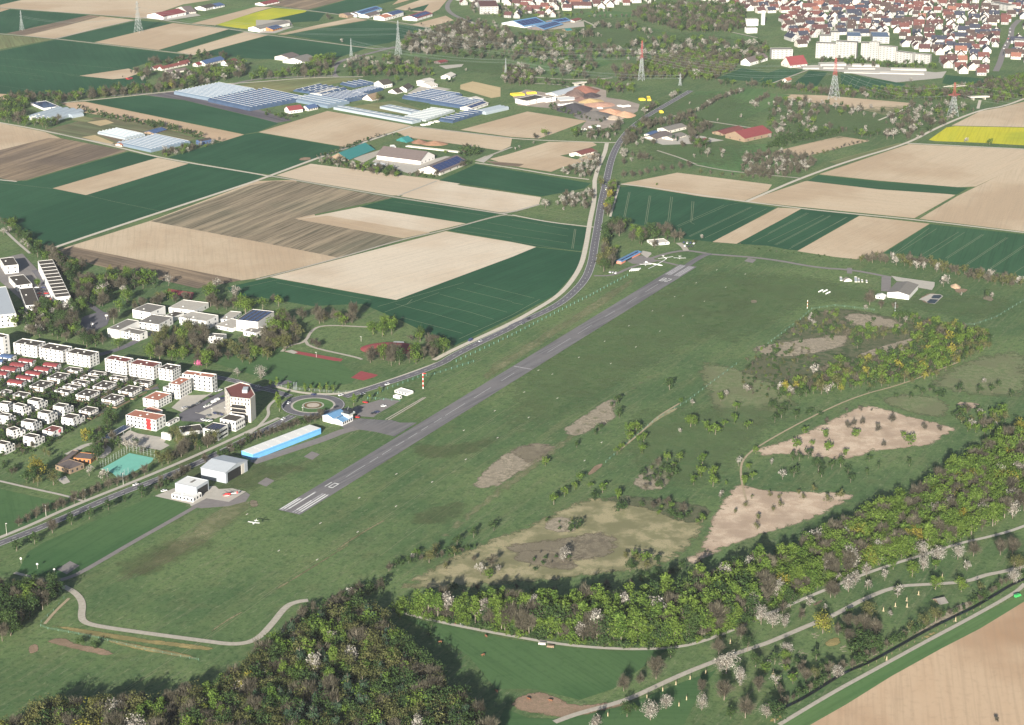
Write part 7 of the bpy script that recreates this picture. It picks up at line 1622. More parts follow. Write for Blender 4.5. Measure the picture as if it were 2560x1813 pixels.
WD = '''wood 00 11 g3d3b3o1 8 13 in_the_tree_belt_at_the_left_below_the_big_green_field|0,900 250,870 500,880 950,830 1300,800 1500,810 1500,830 1000,880 560,925 500,1000 300,930 180,1000 260,1110 550,1115 420,1160 250,1150 -60,1080
wood 00 13 b4g2w0.6d2 7 13 around_the_hamlet_with_crimson_roofs|1180,640 1330,620 1330,700 1480,770 1480,815 1650,810 2000,730 2200,715 2200,600 2120,580 1990,610 1700,680 1420,700 1230,740
wood 00 14 b3d3 7 12 behind_the_hamlet_with_crimson_roofs|1330,610 1340,570 1750,530 1780,500 2180,540 2180,600 2100,545 1760,560 1420,600
wood 01 13 g4d2b2 8 14 by_the_far_left_farm_road|-40,720 -40,690 300,650 480,610 640,650 690,680 560,700 0,720
wood 01 13 g4b3d1 12 17 beside_the_old_manor_farm|470,580 700,540 700,600 600,650 480,620
wood 01 10 g3b3d2 6 10 in_the_belt_above_the_nursery|820,650 1250,600 1600,640 1590,690 850,695
wood 01 15 b3w1.8g1 6 11 in_the_far_orchard_left_of_the_construction_yard|760,560 1250,500 1350,560 1600,560 1560,620 1000,610 800,640
wood 01 13 w2.4b4g1 8 14 in_the_orchard_behind_the_nursery|1280,420 1400,330 1560,290 1900,230 2293,330 2293,460 1900,470 1560,510 1380,490
wood 01 16 b3w1.2g1 6 10 in_the_meadow_behind_the_nursery|1700,225 1900,170 2100,220 2293,290 2293,340 1900,260
wood 01 15 d4b2 6 10 in_the_dark_plantation_behind_the_nursery|1700,500 1850,480 2293,490 2293,545 1720,530
wood 02 17 b4w2.4g3d1 8 14 in_the_orchards_below_the_far_town|0,310 250,330 620,330 760,240 1080,230 1500,400 1950,330 2000,420 2293,400 2293,560 2080,600 1600,740 1250,690 860,700 560,720 100,680 0,700|.35
wood 02 11 b5d3g2w0.6 9 15 in_the_wood_below_the_far_town|1080,140 1250,60 2000,60 2080,110 2100,260 1950,300 1550,300 1180,200
wood 02 10 g4b4o2 8 13 in_the_belt_behind_the_red_white_pylon|900,640 1100,620 1560,480 2060,570 1980,640 1780,740 1500,690 1250,720 950,740
wood 02 12 b2g2w0.6 7 11 behind_the_construction_yard|640,740 850,730 860,780 1100,780 1080,850 860,840 790,800
wood 02 9 b3d2g1 5 8 along_the_road_belt_in_the_distance|0,740 180,720 560,740 520,790 250,760 60,780
wood 02 12 w1.8b2g2 8 13 at_the_left_end_of_the_orchards_below_the_town|-60,640 140,620 190,770 60,790 -80,760
rowt 02 9 w1.2b1g1 5 7 in_the_row_on_the_green_hill_below_the_town|670,160 1110,160
wood 03 10 g4b4d2w0.6 7 12 in_the_green_belt_in_front_of_the_town_fields|-700,750 0,795 560,870 640,875 1300,912 1640,922 1860,890 1990,855 2293,870 2420,740 1980,775 1560,812 1200,822 640,830 0,778
wood 03 9 g4b4d2 8 12 in_the_wood_at_the_right_edge_below_the_town|1950,760 2090,740 2293,715 2400,730 2400,860 2100,930 1980,940 1990,860
wood 03 15 w3b4g1d1 6 11 in_the_orchard_right_of_the_crimson_riding_hall|0,910 350,910 640,975 850,1000 1000,1085 1150,1035 1300,960 1640,950 1880,985 1640,1100 1440,1200 1290,1270 900,1250 660,1190 100,1240 0,1280|.1
wood 03 8 s5d3 5 7 in_the_dark_hedge_below_the_right_orchard|0,1290 200,1230 650,1170 660,1200 200,1300 0,1345
rowt 03 9 b4o1 4 6 in_the_thin_row_below_the_small_sandy_field|320,1410 560,1370 780,1300 910,1275
wood 03 10 b6w1.8 6 9 in_the_blossoming_thicket_at_the_field_road|-200,1400 150,1370 420,1450 380,1540 100,1610 -200,1600 -260,1500
wood 02 14 w3b5g1 6 10 in_the_orchard_below_the_grey_workshops|1000,1240 1150,1230 1380,1330 1740,1300 1640,1420 1350,1480 1200,1440 1000,1500 960,1400|.1
wood 02 16 w1.2b4g1d1 5 8 in_the_meadow_below_the_riding_hall|1500,1440 1800,1320 2293,1300 2293,1560 1700,1470|.9
rowt 02 12 b5 6 9 in_the_bare_row_above_the_sandy_fields|950,1590 1100,1590 1300,1540 1640,1500
rowt 02 13 b3o1 4 6 in_the_young_row_at_the_meadow_edge|1650,1550 1900,1580 2250,1620
wood 02 10 b5d2g1 7 12 around_the_grey_workshops|1060,1200 1150,1080 1400,1120 1560,1060 1800,1170 1640,1240 1740,1330 1600,1330 1560,1130 1320,1130 1170,1200 1080,1290 1000,1290
wood 02 11 b3w1.2d2 6 10 between_construction_yard_and_main_road|520,1230 600,1180 780,1180 1000,1110 960,1220 800,1270|.1
wood 02 8 d4b3 4 6 in_the_hedge_below_the_construction_yard|330,950 560,1020 830,1090 800,1110 540,1050 300,980
rowt 02 10 w1.8b3g3 7 10 along_the_upper_main_road|1110,1120 1220,1000 1370,930 1470,860 1570,820
rowt 02 10 b4w1.2 6 9 in_the_hedge_row_of_the_long_meadows|1260,1120 1560,1050 1700,990 1850,900 2080,830
rowt 02 12 w1.8b3 6 9 on_the_narrow_strip_meadows|2140,960 2293,880|
wood 02 9 w4.2b3 5 8 in_the_blossom_thicket_at_the_cycle_path|500,1520 640,1440 790,1400 760,1560 640,1610 420,1560
wood 12 9 w4.2b4 5 9 in_the_blossoming_clump_beside_the_cycle_path|380,210 480,140 640,110 740,110 720,240 600,270 420,250
rowt 12 9 o4b3y1 10 14 along_the_main_road_in_the_middle|790,190 800,30|
rowt 12 9 g3y2b2 10 14 on_the_right_side_of_the_main_road|860,320 870,200 900,60
wood 12 9 k3d3t2b2 13 18 in_the_grove_behind_the_glider_hangar|830,500 860,420 1000,400 1080,470 1200,470 1450,500 1470,560 1400,580 1160,580 1060,580 1040,460 980,500
wood 12 9 k4o3d1 12 16 in_the_clump_left_of_the_glider_hangar|770,800 780,680 860,660 920,700 900,810 840,830
rowt 12 8 d3o2 9 13 along_the_road_by_the_glider_hangar|830,620 840,520
wood 12 8 o3s4 3 5 in_the_scrub_right_of_the_glider_car_park|1560,560 1680,530 1780,560 1650,570
wood 13 8 s6b2 1 2 in_the_low_hedge_behind_the_airfield|-500,540 -300,560 0,610 300,645 760,700 760,720 300,665 0,630
wood 13 8 w1.8b5o3 7 10 in_the_hedge_behind_the_gliding_field|780,740 1040,745 1400,800 1600,845 1860,910 2293,970 2293,940 2100,880 1650,800 1400,745 1060,700 800,710
wood 13 8 g3d4o3b2w0.6 3 7 in_the_scrubland_by_the_airfield_fence|380,1200 620,1180 720,1330 640,1400 250,1400 140,1400
wood 13 7 g3d4o4b1 4 8 in_the_scrubland_strip_between_the_heath_patches|700,1350 1000,1330 1250,1330 1240,1400 830,1450 760,1490 680,1400
wood 13 7 g5d3o3b1w.4y.6 5 10 in_the_big_scrub_wood_right_of_the_airfield|930,1200 1100,1230 1400,1270 1800,1340 2080,1450 1700,1640 1500,1780 1000,1860 600,1900 200,1980 60,1940 300,1800 650,1640 1000,1590 1260,1490 1360,1380 1300,1290|
wood 13 8 b2s3o2u1 2 4 in_the_low_scrub_on_the_heath|-200,1600 60,1440 400,1500 500,1650 300,1800 0,1950 -250,1900
wood 23 9 g4d3o2b2w0.6 6 10 in_the_small_wood_beside_the_right_sand_field|1660,560 1680,500 1760,450 2100,450 2200,520 2000,650 1850,660 1700,630
wood 23 9 s4d3b1 3 5 in_the_hedge_near_the_right_track|1300,230 1500,240 1640,320 1500,320 1340,270
wood 23 8 s4d3 3 5 in_the_hedge_left_of_the_upper_sand_field|0,370 200,400 480,460 470,490 280,480 40,420
wood 22 8 s4b4g2d2 3 6 on_the_small_heath_island|1170,1100 1240,960 1280,900 1500,960 1430,1060 1330,1170 1200,1160
wood 22 8 s5d2b2g2 3 6 in_the_thicket_left_of_the_lower_sand_field|1130,1290 1300,1250 1480,1270 1740,1400 1740,1470 1500,1450 1280,1360
wood 22 9 s5b3o2 2 4 in_the_scrub_beside_the_gravel_track|270,1430 420,1390 620,1440 600,1510 380,1530
wood 32 9 g3d3o2s2 5 9 in_the_round_thicket_above_the_beech_wood|950,240 1000,120 1100,90 1280,150 1420,200 1300,270 1000,290
wood 32 10 b3s4 2 3 on_the_dark_heath_above_the_beech_wood|100,100 400,60 600,160 600,230 250,250 60,220|.9
rowt 31 4 u5s2 3 6 in_the_green_understory_of_the_long_wood|1240,610 1500,665 1900,740 2293,815
rowt 32 3.5 u5s2 3 7 in_the_green_understory_at_the_middle_footpath|0,815 600,895 1050,935 1350,930 1650,880 2000,765 2200,690
rowt 32 6 u5t2b2 6 11 in_the_second_storey_above_the_middle_footpath|0,790 600,870 1050,905 1350,900 1650,850 2000,735
rowt 31 6 u5t2b2 6 11 in_the_second_storey_at_the_left_footpath|1260,590 1500,640 1900,715 2293,790
rowt 33 6 u5g2 5 10 in_the_second_storey_of_the_beech_wood|0,590 250,490 500,390 1000,195 1300,95 1800,-55
wood 31 6 t7k2.5q.5d2.5 15 19 in_the_long_wood_above_the_footpath|1300,620 1420,600 1700,605 2293,600 2293,800 1900,725 1500,650
wood 32 6 t7k2.5q.5d2.5 16 20 in_the_middle_of_the_long_wood|0,600 560,610 1000,590 1450,520 1700,420 2040,310 2293,230 2293,640 2000,745 1650,860 1350,915 1050,920 600,880 0,800
wood 33 7 g6t3k3w0.6y1 14 18 in_the_beech_wood_at_the_right|0,230 460,10 850,-200 1400,-430 1850,-750 2500,-1120 2500,-500 2400,-300 1800,-60 1300,90 1000,190 500,380 250,490 0,590
wood 23 8 s6d2 2 4 along_the_dark_edge_of_the_beech_wood|60,1720 460,1590 850,1380 1400,1150 1850,830 2293,600 2293,640 1850,890 1400,1210 850,1440 460,1650 60,1780
wood 31 6.5 k2.5t2p4q.3g1.5d7o5 14 19 in_the_front_wood|160,1000 450,830 700,740 950,660 1150,690 1200,860 1420,1080 1700,1350 1960,1600 2150,1900 1900,2300 -60,2300 -60,1150
wood 30 6.5 k7t2y1w0.6o4d2 13 18 at_the_lower_left_of_the_front_wood|-60,1800 200,1680 450,1550 1000,1520 1600,1500 2000,1330 2293,1200 2293,2300 -100,2300
wood 30 8 d5k3s2g1 12 15 in_the_grove_at_the_left_edge|-100,500 100,400 430,430 540,440 430,600 280,720 0,930 -100,900
wood 31 4.5 b6s3w0.6 4 7 in_the_bushes_along_the_front_wood_edge|130,970 270,800 390,660 510,590 900,410 1130,345 1180,385 1000,470 700,650 530,730 410,870 270,1050
wood 10 10 d4b3g3w0.6 9 13 in_the_park_beside_the_school|300,650 480,670 620,800 760,900 1100,860 1300,870 1420,930 1420,960 1000,1030 930,1130 700,1180 640,1330 900,1430 1060,1470 900,1520 600,1440 320,1400 120,1370 110,1250 280,1150 420,1120 640,1080 700,950 560,860 380,720
wood 10 9 o3b4g1 7 10 in_the_row_at_the_ploughed_field_edge|400,660 520,690 700,770 800,780 760,820 600,780 440,700
wood 10 11 b5o3g2 8 12 around_the_school_yard|1420,1330 1560,1320 1820,1340 1880,1500 2293,1440 2500,1560 2400,1640 1900,1640 1300,1600 1250,1560 1420,1430
wood 10 9 b3d2g2 8 12 right_of_the_school|1820,1100 2300,1130 2260,1180 2100,1160 1900,1180
wood 10 9 g2o3b3 7 11 behind_the_school|1080,1100 1180,1120 1420,1080 1800,1060 1780,1080 1500,1110 1200,1160
wood 11 9 b4o3g1 9 13 left_of_the_sports_meadow|60,1230 200,1270 420,1320 420,1420 330,1500 120,1580 60,1440
wood 11 8 b5o2g1 8 11 in_the_tree_row_above_the_sports_meadow|330,1230 560,1280 830,1310 930,1280 900,1250 500,1230
rowt 11 9 g5 11 13 of_bright_green_beside_the_big_crop_field|1020,1370 1120,1390 1210,1380 1300,1370
rowt 11 9 g5 10 12 of_bright_green_behind_the_first_bright_row|1110,1310 1200,1330 1290,1345
wood 11 9 k4d2g2b2 11 15 around_the_red_sports_dome|940,1630 1100,1640 1200,1660 1440,1640 1600,1620 1680,1560 1700,1500 1500,1420 1430,1430 1500,1520 1400,1600 1250,1600 1000,1590
wood 11 8 s5b3 4 6 in_the_bushes_below_the_bright_green_trees|1250,1370 1400,1400 1500,1440 1480,1470 1350,1430
rowt 21 6 v5 7 8 in_the_poplar_row_at_the_football_field|415,270 745,278
rowt 21 3.2 b6s2 5 7 in_the_bare_hedge_behind_the_blue_hangar|-230,800 0,700 300,590 570,520 610,470
rowt 20 5 b6s2 4 6 in_the_scrub_along_the_road_behind_the_hangars|1380,1160 1560,1060 1800,900 1960,850 2150,790
wood 20 6.5 b4o3d2 7 10 along_the_avenue_above_the_road|1400,900 1550,850 1900,700 1950,740 1700,820 1400,960
rowt 20 8 b5o1 6 9 in_the_bare_row_at_the_lower_left_road|130,1480 280,1420 500,1330 640,1280 840,1190 930,1150 1190,1060 1320,1000
wood A 4.4 u1s4d5b1 2.4 4.6 in_the_gardens_of_the_estate|-20,640 400,560 1100,760 2400,950 2560,1130 2300,1300 1950,1450 1500,1700 900,2100 300,2300 -20,2300
wood 10 8 b3d3g2s2 4 9 along_the_left_estate_paths|-20,380 60,420 260,640 420,700 480,690 380,620 240,500 120,380 40,330
rowt 10 7 d5b2g2 6 10 beside_the_staggered_terraces|500,700 560,800 620,900 680,1010 640,1080
wood 20 8 d4g3b3 6 9 around_the_mint_sports_court|780,640 900,620 1060,730 1300,780 1380,840 1000,790 860,900 780,900 820,740
rowt 20 6 s5d3 2 3 in_the_garden_hedges_of_the_estate|420,700 560,660 700,580 860,500 1100,420 1260,320
rowt 20 6 s5d3 2 3 in_the_hedge_at_the_lower_estate_edge|150,860 380,780 500,720
wood 20 9 s4b4 3 5 in_the_scrub_corner_at_the_left_edge|-40,900 120,930 200,960 100,1010 -40,1000
wood 00 8 d5s4b1 4 7 in_the_hedge_beside_the_long_sandy_field|690,1000 820,1030 1000,1080 1450,1160 1850,1260 1830,1230 1450,1120 1000,1040 720,970
wood 00 9 w1.8b4g2 5 8 at_the_end_of_the_roadside_nursery|1420,1400 1560,1330 1720,1330 1980,1260 1960,1290 1700,1370 1540,1410
wood 01 8 g3b4w1.2s2 5 9 in_the_tree_fringe_of_the_horse_farm|560,1450 660,1420 900,1500 1100,1500 1300,1560 1290,1600 900,1540 600,1480
rowt 01 8 s4b3 4 6 in_the_hedge_above_the_horse_farm|540,1430 720,1370 900,1300 1100,1230 1280,1220
wood 01 9 g3s3b2 5 8 right_of_the_stable|1620,1400 1780,1350 1840,1410 1960,1400 2000,1370 1900,1330 1840,1340
rowt 01 9 b4w0.6s3 5 8 below_the_dark_solar_barn|1350,1580 1560,1600 1900,1480
wood 01 9 s3b3g1 4 6 around_the_red_roofed_nursery_house|60,1000 200,1030 420,1050 620,980 600,1000 300,1080 80,1040
rowt 33 5 b5s3d2 4 6 along_the_brook|100,1470 280,1380 500,1250 700,1130 880,1040 1060,930 1250,830 1450,730
rowt 33 5 b5s4 3 5 along_the_upper_brook|1500,690 1850,540 2150,340 2293,290
wood 33 8 b5s3d2 5 8 in_the_thicket_below_the_yellow_willow|600,800 700,760 960,820 1000,860 960,960 760,1020 700,930
wood 32 9 b4g3d2w1.2 5 8 in_the_orchard_at_the_lower_right|1600,1330 1800,1250 2000,1200 2293,1000 2500,1000 2900,1050 2850,1180 2600,1300 2293,1500 2000,1640 1700,1700 1500,1640|.9
wood 02 12 b3w1.2g2 5 9 in_the_gardens_of_the_far_town_left_part|-400,60 0,60 600,140 900,80 900,110 500,160 -40,180 -400,110|.5
wood 03 10 g3d3b3 5 8 in_the_gardens_of_the_white_tower_blocks|180,480 440,540 800,540 1100,570 1500,590 1560,560 1500,640 1000,610 500,590 180,560|.2
rowt 31 5 s5d3b2 3 6 along_the_gravel_track_above_the_front_wood|1180,250 1400,160 1700,120 2000,30
wood 31 7 b5s3 3 5 in_the_dark_scrub_above_the_long_wood|1420,380 1900,400 2293,440 2293,470 1500,440|.5
wood 32 8 s4b4 3 5 in_the_dark_edge_scrub_above_the_long_wood|0,400 450,420 900,380 1300,270 1600,190 1720,120 1740,180 1300,330 900,430 400,470 0,460'''
for ln in WD.split('\n'):
    hd, s = ln.split('|', 1); f, v, sp, mix, h0, h1, wh = hd.split(' '); wh = wh.replace('_', ' ')
    ex = s.split('|'); s = ex[0]
    if f == 'wood': wood(v, s, float(sp), mix, float(h0), float(h1), wh, float(ex[1]) if len(ex) > 1 and ex[1] else 0.0)
    else: rowt(v, s, float(sp), mix, float(h0), float(h1), wh)
SD = '''20 d 150,1690,7 310,1630,7 640,1455,7 800,1405,7 970,1325,7.5 1270,1210,7.5 1120,1250,4|in the row of round bushes below the road
20 b 470,1530,8 1440,1100,6 1650,1000,6 1840,900,6|in the row of round bushes below the road
22 d 1410,245,8 940,380,7 890,400,4 960,500,7 780,610,5 745,650,4 580,765,5|on the middle meadow near the runway
22 g 300,930,6 610,1070,6 560,1145,5 470,1205,6 375,1275,7 |beside the gravel track on its airfield side
22 g 1050,640,7 1110,640,8 1050,715,8 1180,710,6 1165,820,7 1130,720,5 980,790,5 940,830,5|in the clump where the gravel track bends
22 g 810,1170,7 950,1235,7 700,1130,4|right of the gravel track
22 s 740,1225,5 980,1330,6 530,1500,5 600,1480,5 1180,1010,4|on the dry meadow
22 g 1500,890,6 1390,890,6 1705,910,7 1690,1030,8 1805,1040,8 1625,1100,7 1800,1115,8 1910,1100,3|on the meadow left of the lower sand field
22 g 1600,580,9 1640,570,7 1740,610,7 1820,650,8 1770,640,6 1900,580,5 1990,550,7 2110,600,6 2010,430,6 1510,370,4|on the upper meadow above the sand fields
22 w 1505,635,4 2030,930,7 1865,1220,6 2105,270,8 1925,310,6 1615,390,5|near the sand fields
22 g 1870,350,7 2185,820,5 2115,970,5 2155,1050,5 2080,1110,7|beside the path between the sand fields
22 o 2150,1225,3 2090,1310,4 2000,1360,4 2205,1420,5 2190,1510,5|on the lower sand field at its left end
23 g 325,650,6 515,690,7 790,685,7 250,785,8 690,850,6 540,820,8 1210,680,5 1265,750,8 395,750,4|on the upper sand field
23 b 1110,550,7 765,575,5 845,565,5 720,595,5 985,630,6 1405,610,5 1540,620,4 1035,760,4 930,450,3 830,440,4 705,445,3 525,550,4|on the upper sand field
23 o 110,1310,5 100,1230,4 45,1340,4 15,1210,4 315,1235,4 535,1270,6 645,1240,7 275,1190,4 410,1170,5|on the lower sand field
23 d 280,880,6 360,860,7 220,880,6 450,990,9 480,1030,6 570,960,6 650,940,7 230,1030,7 715,1010,6 740,1080,6 905,890,5 885,1010,4 1265,930,5 990,950,4|on the strip meadow between the two sand fields
23 w 130,1050,7 30,920,5 100,270,9 170,290,8 1930,190,5|near the right sand fields
23 d 60,540,7 120,500,6 250,510,6 160,410,5 20,420,5 1280,330,5 1145,325,4 1380,290,5 1720,270,7 1895,280,6 2005,270,6 2180,310,5 2060,220,5 900,280,4|on the meadow behind the upper sand field
33 y 490,800,12|beside the gravel path, the single golden willow
33 w 1380,130,11 1390,240,10 1520,160,11 1700,140,10 1780,240,7 880,290,9 990,190,7 730,270,8 720,430,11 780,370,10 890,410,7 600,350,7 1045,330,7 370,560,6 2200,350,10 40,750,11 150,750,8 165,1010,9 620,1200,8 1100,660,5 1160,480,8 510,590,4|along the paths at the lower right
33 g 1290,300,9 1120,230,6 1500,230,6 1730,430,8 1500,410,8 1160,440,5|on the orchard meadow at the lower right
33 o 900,700,11 420,1220,7 1900,430,6 1400,760,8 1500,700,8 1270,790,6 2200,250,10 2260,240,8|near the brook at the lower right
33 b 800,780,9 860,790,9 960,820,9 710,740,7 300,680,6 130,620,6 600,480,8 2080,100,9 2190,100,10 1840,110,8 560,480,9 2050,1600,3|on the orchard meadow at the lower right
33 d 200,570,10 720,650,5 950,980,10 250,1100,5 430,1050,6 580,1150,6 60,1080,6 60,1600,11|below the gravel path at the lower right
32 w 1240,1580,12 1380,1480,9 1700,1490,9 740,1680,9 1920,1160,13 2040,1270,11 1860,1140,10 2280,1560,9 2230,720,11 460,160,9 480,130,8|in the blossoming orchard below the gravel path
32 b 1000,1320,8 1290,1210,12 1145,1260,6 1850,990,8 1700,1330,7 1900,1400,10 2210,1320,8 2090,1560,10 2050,850,7|beside the gravel path at the bottom
32 d 1420,1020,6 1030,1550,8 1110,1500,4 2110,960,8 2180,1100,7 1960,1560,6|beside the gravel path at the bottom
31 o 1550,170,8 1610,90,7 1780,110,6 1700,230,5|beside the gravel track above the front wood
31 w 2010,280,8 2170,260,5 1390,150,5 1460,580,6|above the long wood at its left end
31 g 2080,320,6 1440,120,5 1290,680,6|above the long wood at its left end
31 b 1950,160,4 2110,210,7|above the long wood at its left end
31 d 1570,760,5 1550,840,4|below the footpath at its left end
30 s 720,900,4 860,930,4|on the meadow left of the front wood
20 w 1140,780,9 800,1020,8 920,1060,9 1200,790,8 2130,130,8|near the mint sports court
20 d 1000,560,11 960,600,9 870,880,10 300,1080,11 240,1090,8 1045,540,6|beside the day nursery garden
20 y 760,710,8 340,1040,14|in the garden strip below the estate
20 o 480,1100,10 340,1110,7 1580,700,10 1740,720,9 1620,760,9 400,830,5 440,850,5|below the estate
20 m 1775,50,6|between the green trees behind the long white block
20 g 1850,50,9 780,90,4 960,640,4|near the white blocks
10 w 80,470,8 35,490,8 210,580,7 250,610,8 1350,900,9 1510,940,10 1940,980,11 2110,1050,11 520,1150,8 350,1380,10 650,1200,8|between the school and the fields
10 g 1870,1050,12 2200,1190,13 1910,1060,9 1500,1060,8 1070,1170,10 1060,1500,8 1350,1590,12 1850,1640,11 1640,1600,10 340,960,8 1140,1090,11|around the school and the park
10 k 800,1450,8 1020,1280,12 1430,1610,11|beside the school yard
10 y 450,1130,6 990,820,6|in the park beside the school
11 g 200,1120,9 60,1150,9 230,1280,13 1140,1600,12 1430,1590,12|around the sports ground
11 k 870,1250,14 1250,1620,13|around the sports ground
11 b 550,1500,7 500,1470,5 150,1080,6|on the sports meadow
11 w -180,1040,10 |at the upper edge of the school
21 v 875,390,9 190,380,9 210,440,9 1020,350,6 1110,280,5 130,230,6 185,230,7 290,260,6|around the roundabout
21 w 45,155,11|behind the office tower
21 d 2130,1510,6 1950,1570,6 1800,1640,6|beside the gravel track at mid distance
13 w 1570,945,12 1330,790,9 870,1160,6 1730,1030,4 2005,1050,6 2240,930,9 1200,1550,6 1230,1270,6|around the gliding field
13 b 910,1110,11 1010,1140,7 1140,1150,6 1130,1040,3|below the white glider hangar
13 d 800,1500,9 940,1270,5 1010,1600,8 60,1570,7 40,1610,6 570,1430,5 740,1290,4 415,1220,6 290,1460,4 1960,1050,7|on the scrubland right of the airfield
03 w 920,980,8 1450,960,7 1340,1010,7 1270,1060,6 1610,1080,7 870,1165,7 1240,860,8 1280,740,7|in the orchard by the red white pylons
03 d 1030,1020,8 655,955,6 1300,1115,4 1870,800,9|in the orchard by the red white pylons
03 w 1770,1280,7 |in the hedge below the yellow rape field
03 g 1985,1300,7 |in the hedge below the yellow rape field
00 b 1180,670,6 940,860,9 1100,700,3|at the edge of the big left green field
00 w 1280,730,9 1480,1370,9|near the left farms
00 y 1540,800,10|below the hamlet
00 g 1860,720,8 140,980,9|near the left farms
01 w 770,385,8 690,1470,7 780,1470,7 870,1500,7 960,1510,8 1880,640,5|near the horse farm and nursery
01 b 650,180,9 1380,110,7 1480,240,6|beside the far solar-roofed farms
01 o 1090,910,9 1100,900,8|beside the white cottage in the nursery
01 g 1260,740,9 550,580,14 620,610,9 60,680,12|beside the far farm road
01 p 1710,750,8 1750,740,7|beside the villa behind the saw-tooth greenhouses
12 w 300,245,11 460,265,4 650,250,6 1700,520,5|beside the blossoming clump at the cycle path
12 g 930,640,7 1300,40,3|beside the glider hangar
12 b 1280,600,7 1500,530,9|beside the glider hangar
02 w 1590,940,5 2180,970,9 2050,1060,6 1840,1090,5 1220,350,5 800,330,5 920,1225,5 880,1265,4 190,1290,4 65,1330,4 30,1350,5|on the long meadows and path edges
02 g 290,1230,9 560,1220,10 870,400,8 810,780,9|near the construction yard
02 b 210,1250,7 700,1250,10 150,380,10 660,340,11 700,330,11|near the construction yard
02 p 1445,1260,7 1480,1270,6|in front of the grey workshops'''
for ln in SD.split('\n'):
    hd, wh = ln.split('|'); v, k, s = hd.split(' ', 2); single(v, k, s, wh.replace('_', ' '))
# keep clear of roads, buildings and the runway
def clear_ok(x, y):
    for (px, py, r2) in KEEP:
        if (px - x) ** 2 + (py - y) ** 2 < r2: return False
    return True
for o in list(C.objects):
    if o.type == 'EMPTY' and o.parent is None and o.get('label', 1) and not o.name.startswith(('bridge',)):
        m_ = [c for c in o.children if c.name.startswith(('wall', 'shaft'))]
        if m_:
            d_ = m_[0].data; xs_ = [v_.co.x for v_ in d_.vertices]; ys_ = [v_.co.y for v_ in d_.vertices]
            hx, hy = max(xs_), max(ys_); ca, sa = math.cos(o.rotation_euler.z), math.sin(o.rotation_euler.z); r_ = min(hx, hy) + 1.2; k_ = max(1, int(max(hx, hy) / r_) + 1)
            for i in range(-k_, k_ + 1):
                t_ = i / k_ * max(0, max(hx, hy) - r_ * .6); u_, w_ = (t_, 0) if hx > hy else (0, t_)
                KEEP.append((o.location.x + ca * u_ - sa * w_, o.location.y + sa * u_ + ca * w_, (r_ + (.8 if o.name[:10] != 'town_house' else -.4)) ** 2))
for pts, w_ in ((main, 6.0), (sw, 5.5), (nw, 5)):
    for p in dens(pts, 5, False): KEEP.append((p.x, p.y, w_ * w_))
def gridkeep():
    g_ = {}
    for k in KEEP:
        r = int(math.sqrt(k[2]) // 20) + 1; cx, cy = int(k[0] // 20), int(k[1] // 20)
        for i in range(-r, r + 1):
            for j in range(-r, r + 1): g_.setdefault((cx + i, cy + j), []).append(k)
    return g_
GK = gridkeep()
TREES = [t for t in TREES if t[5] or all((k[0] - t[1]) ** 2 + (k[1] - t[2]) ** 2 >= k[2] for k in GK.get((int(t[1] // 20), int(t[2] // 20)), ()))]
TREES = [t for t in TREES if abs(img((t[1], t[2], 0))[0] - W0 / 2) < W0 / 2 + 130 and -60 < img((t[1], t[2], 0))[1] < H0 + 190]
bykind = {}
for t in TREES: bykind.setdefault(t[0], []).append(t)
SHAPE = {'s': 'shrub', 'p': 'pine'}
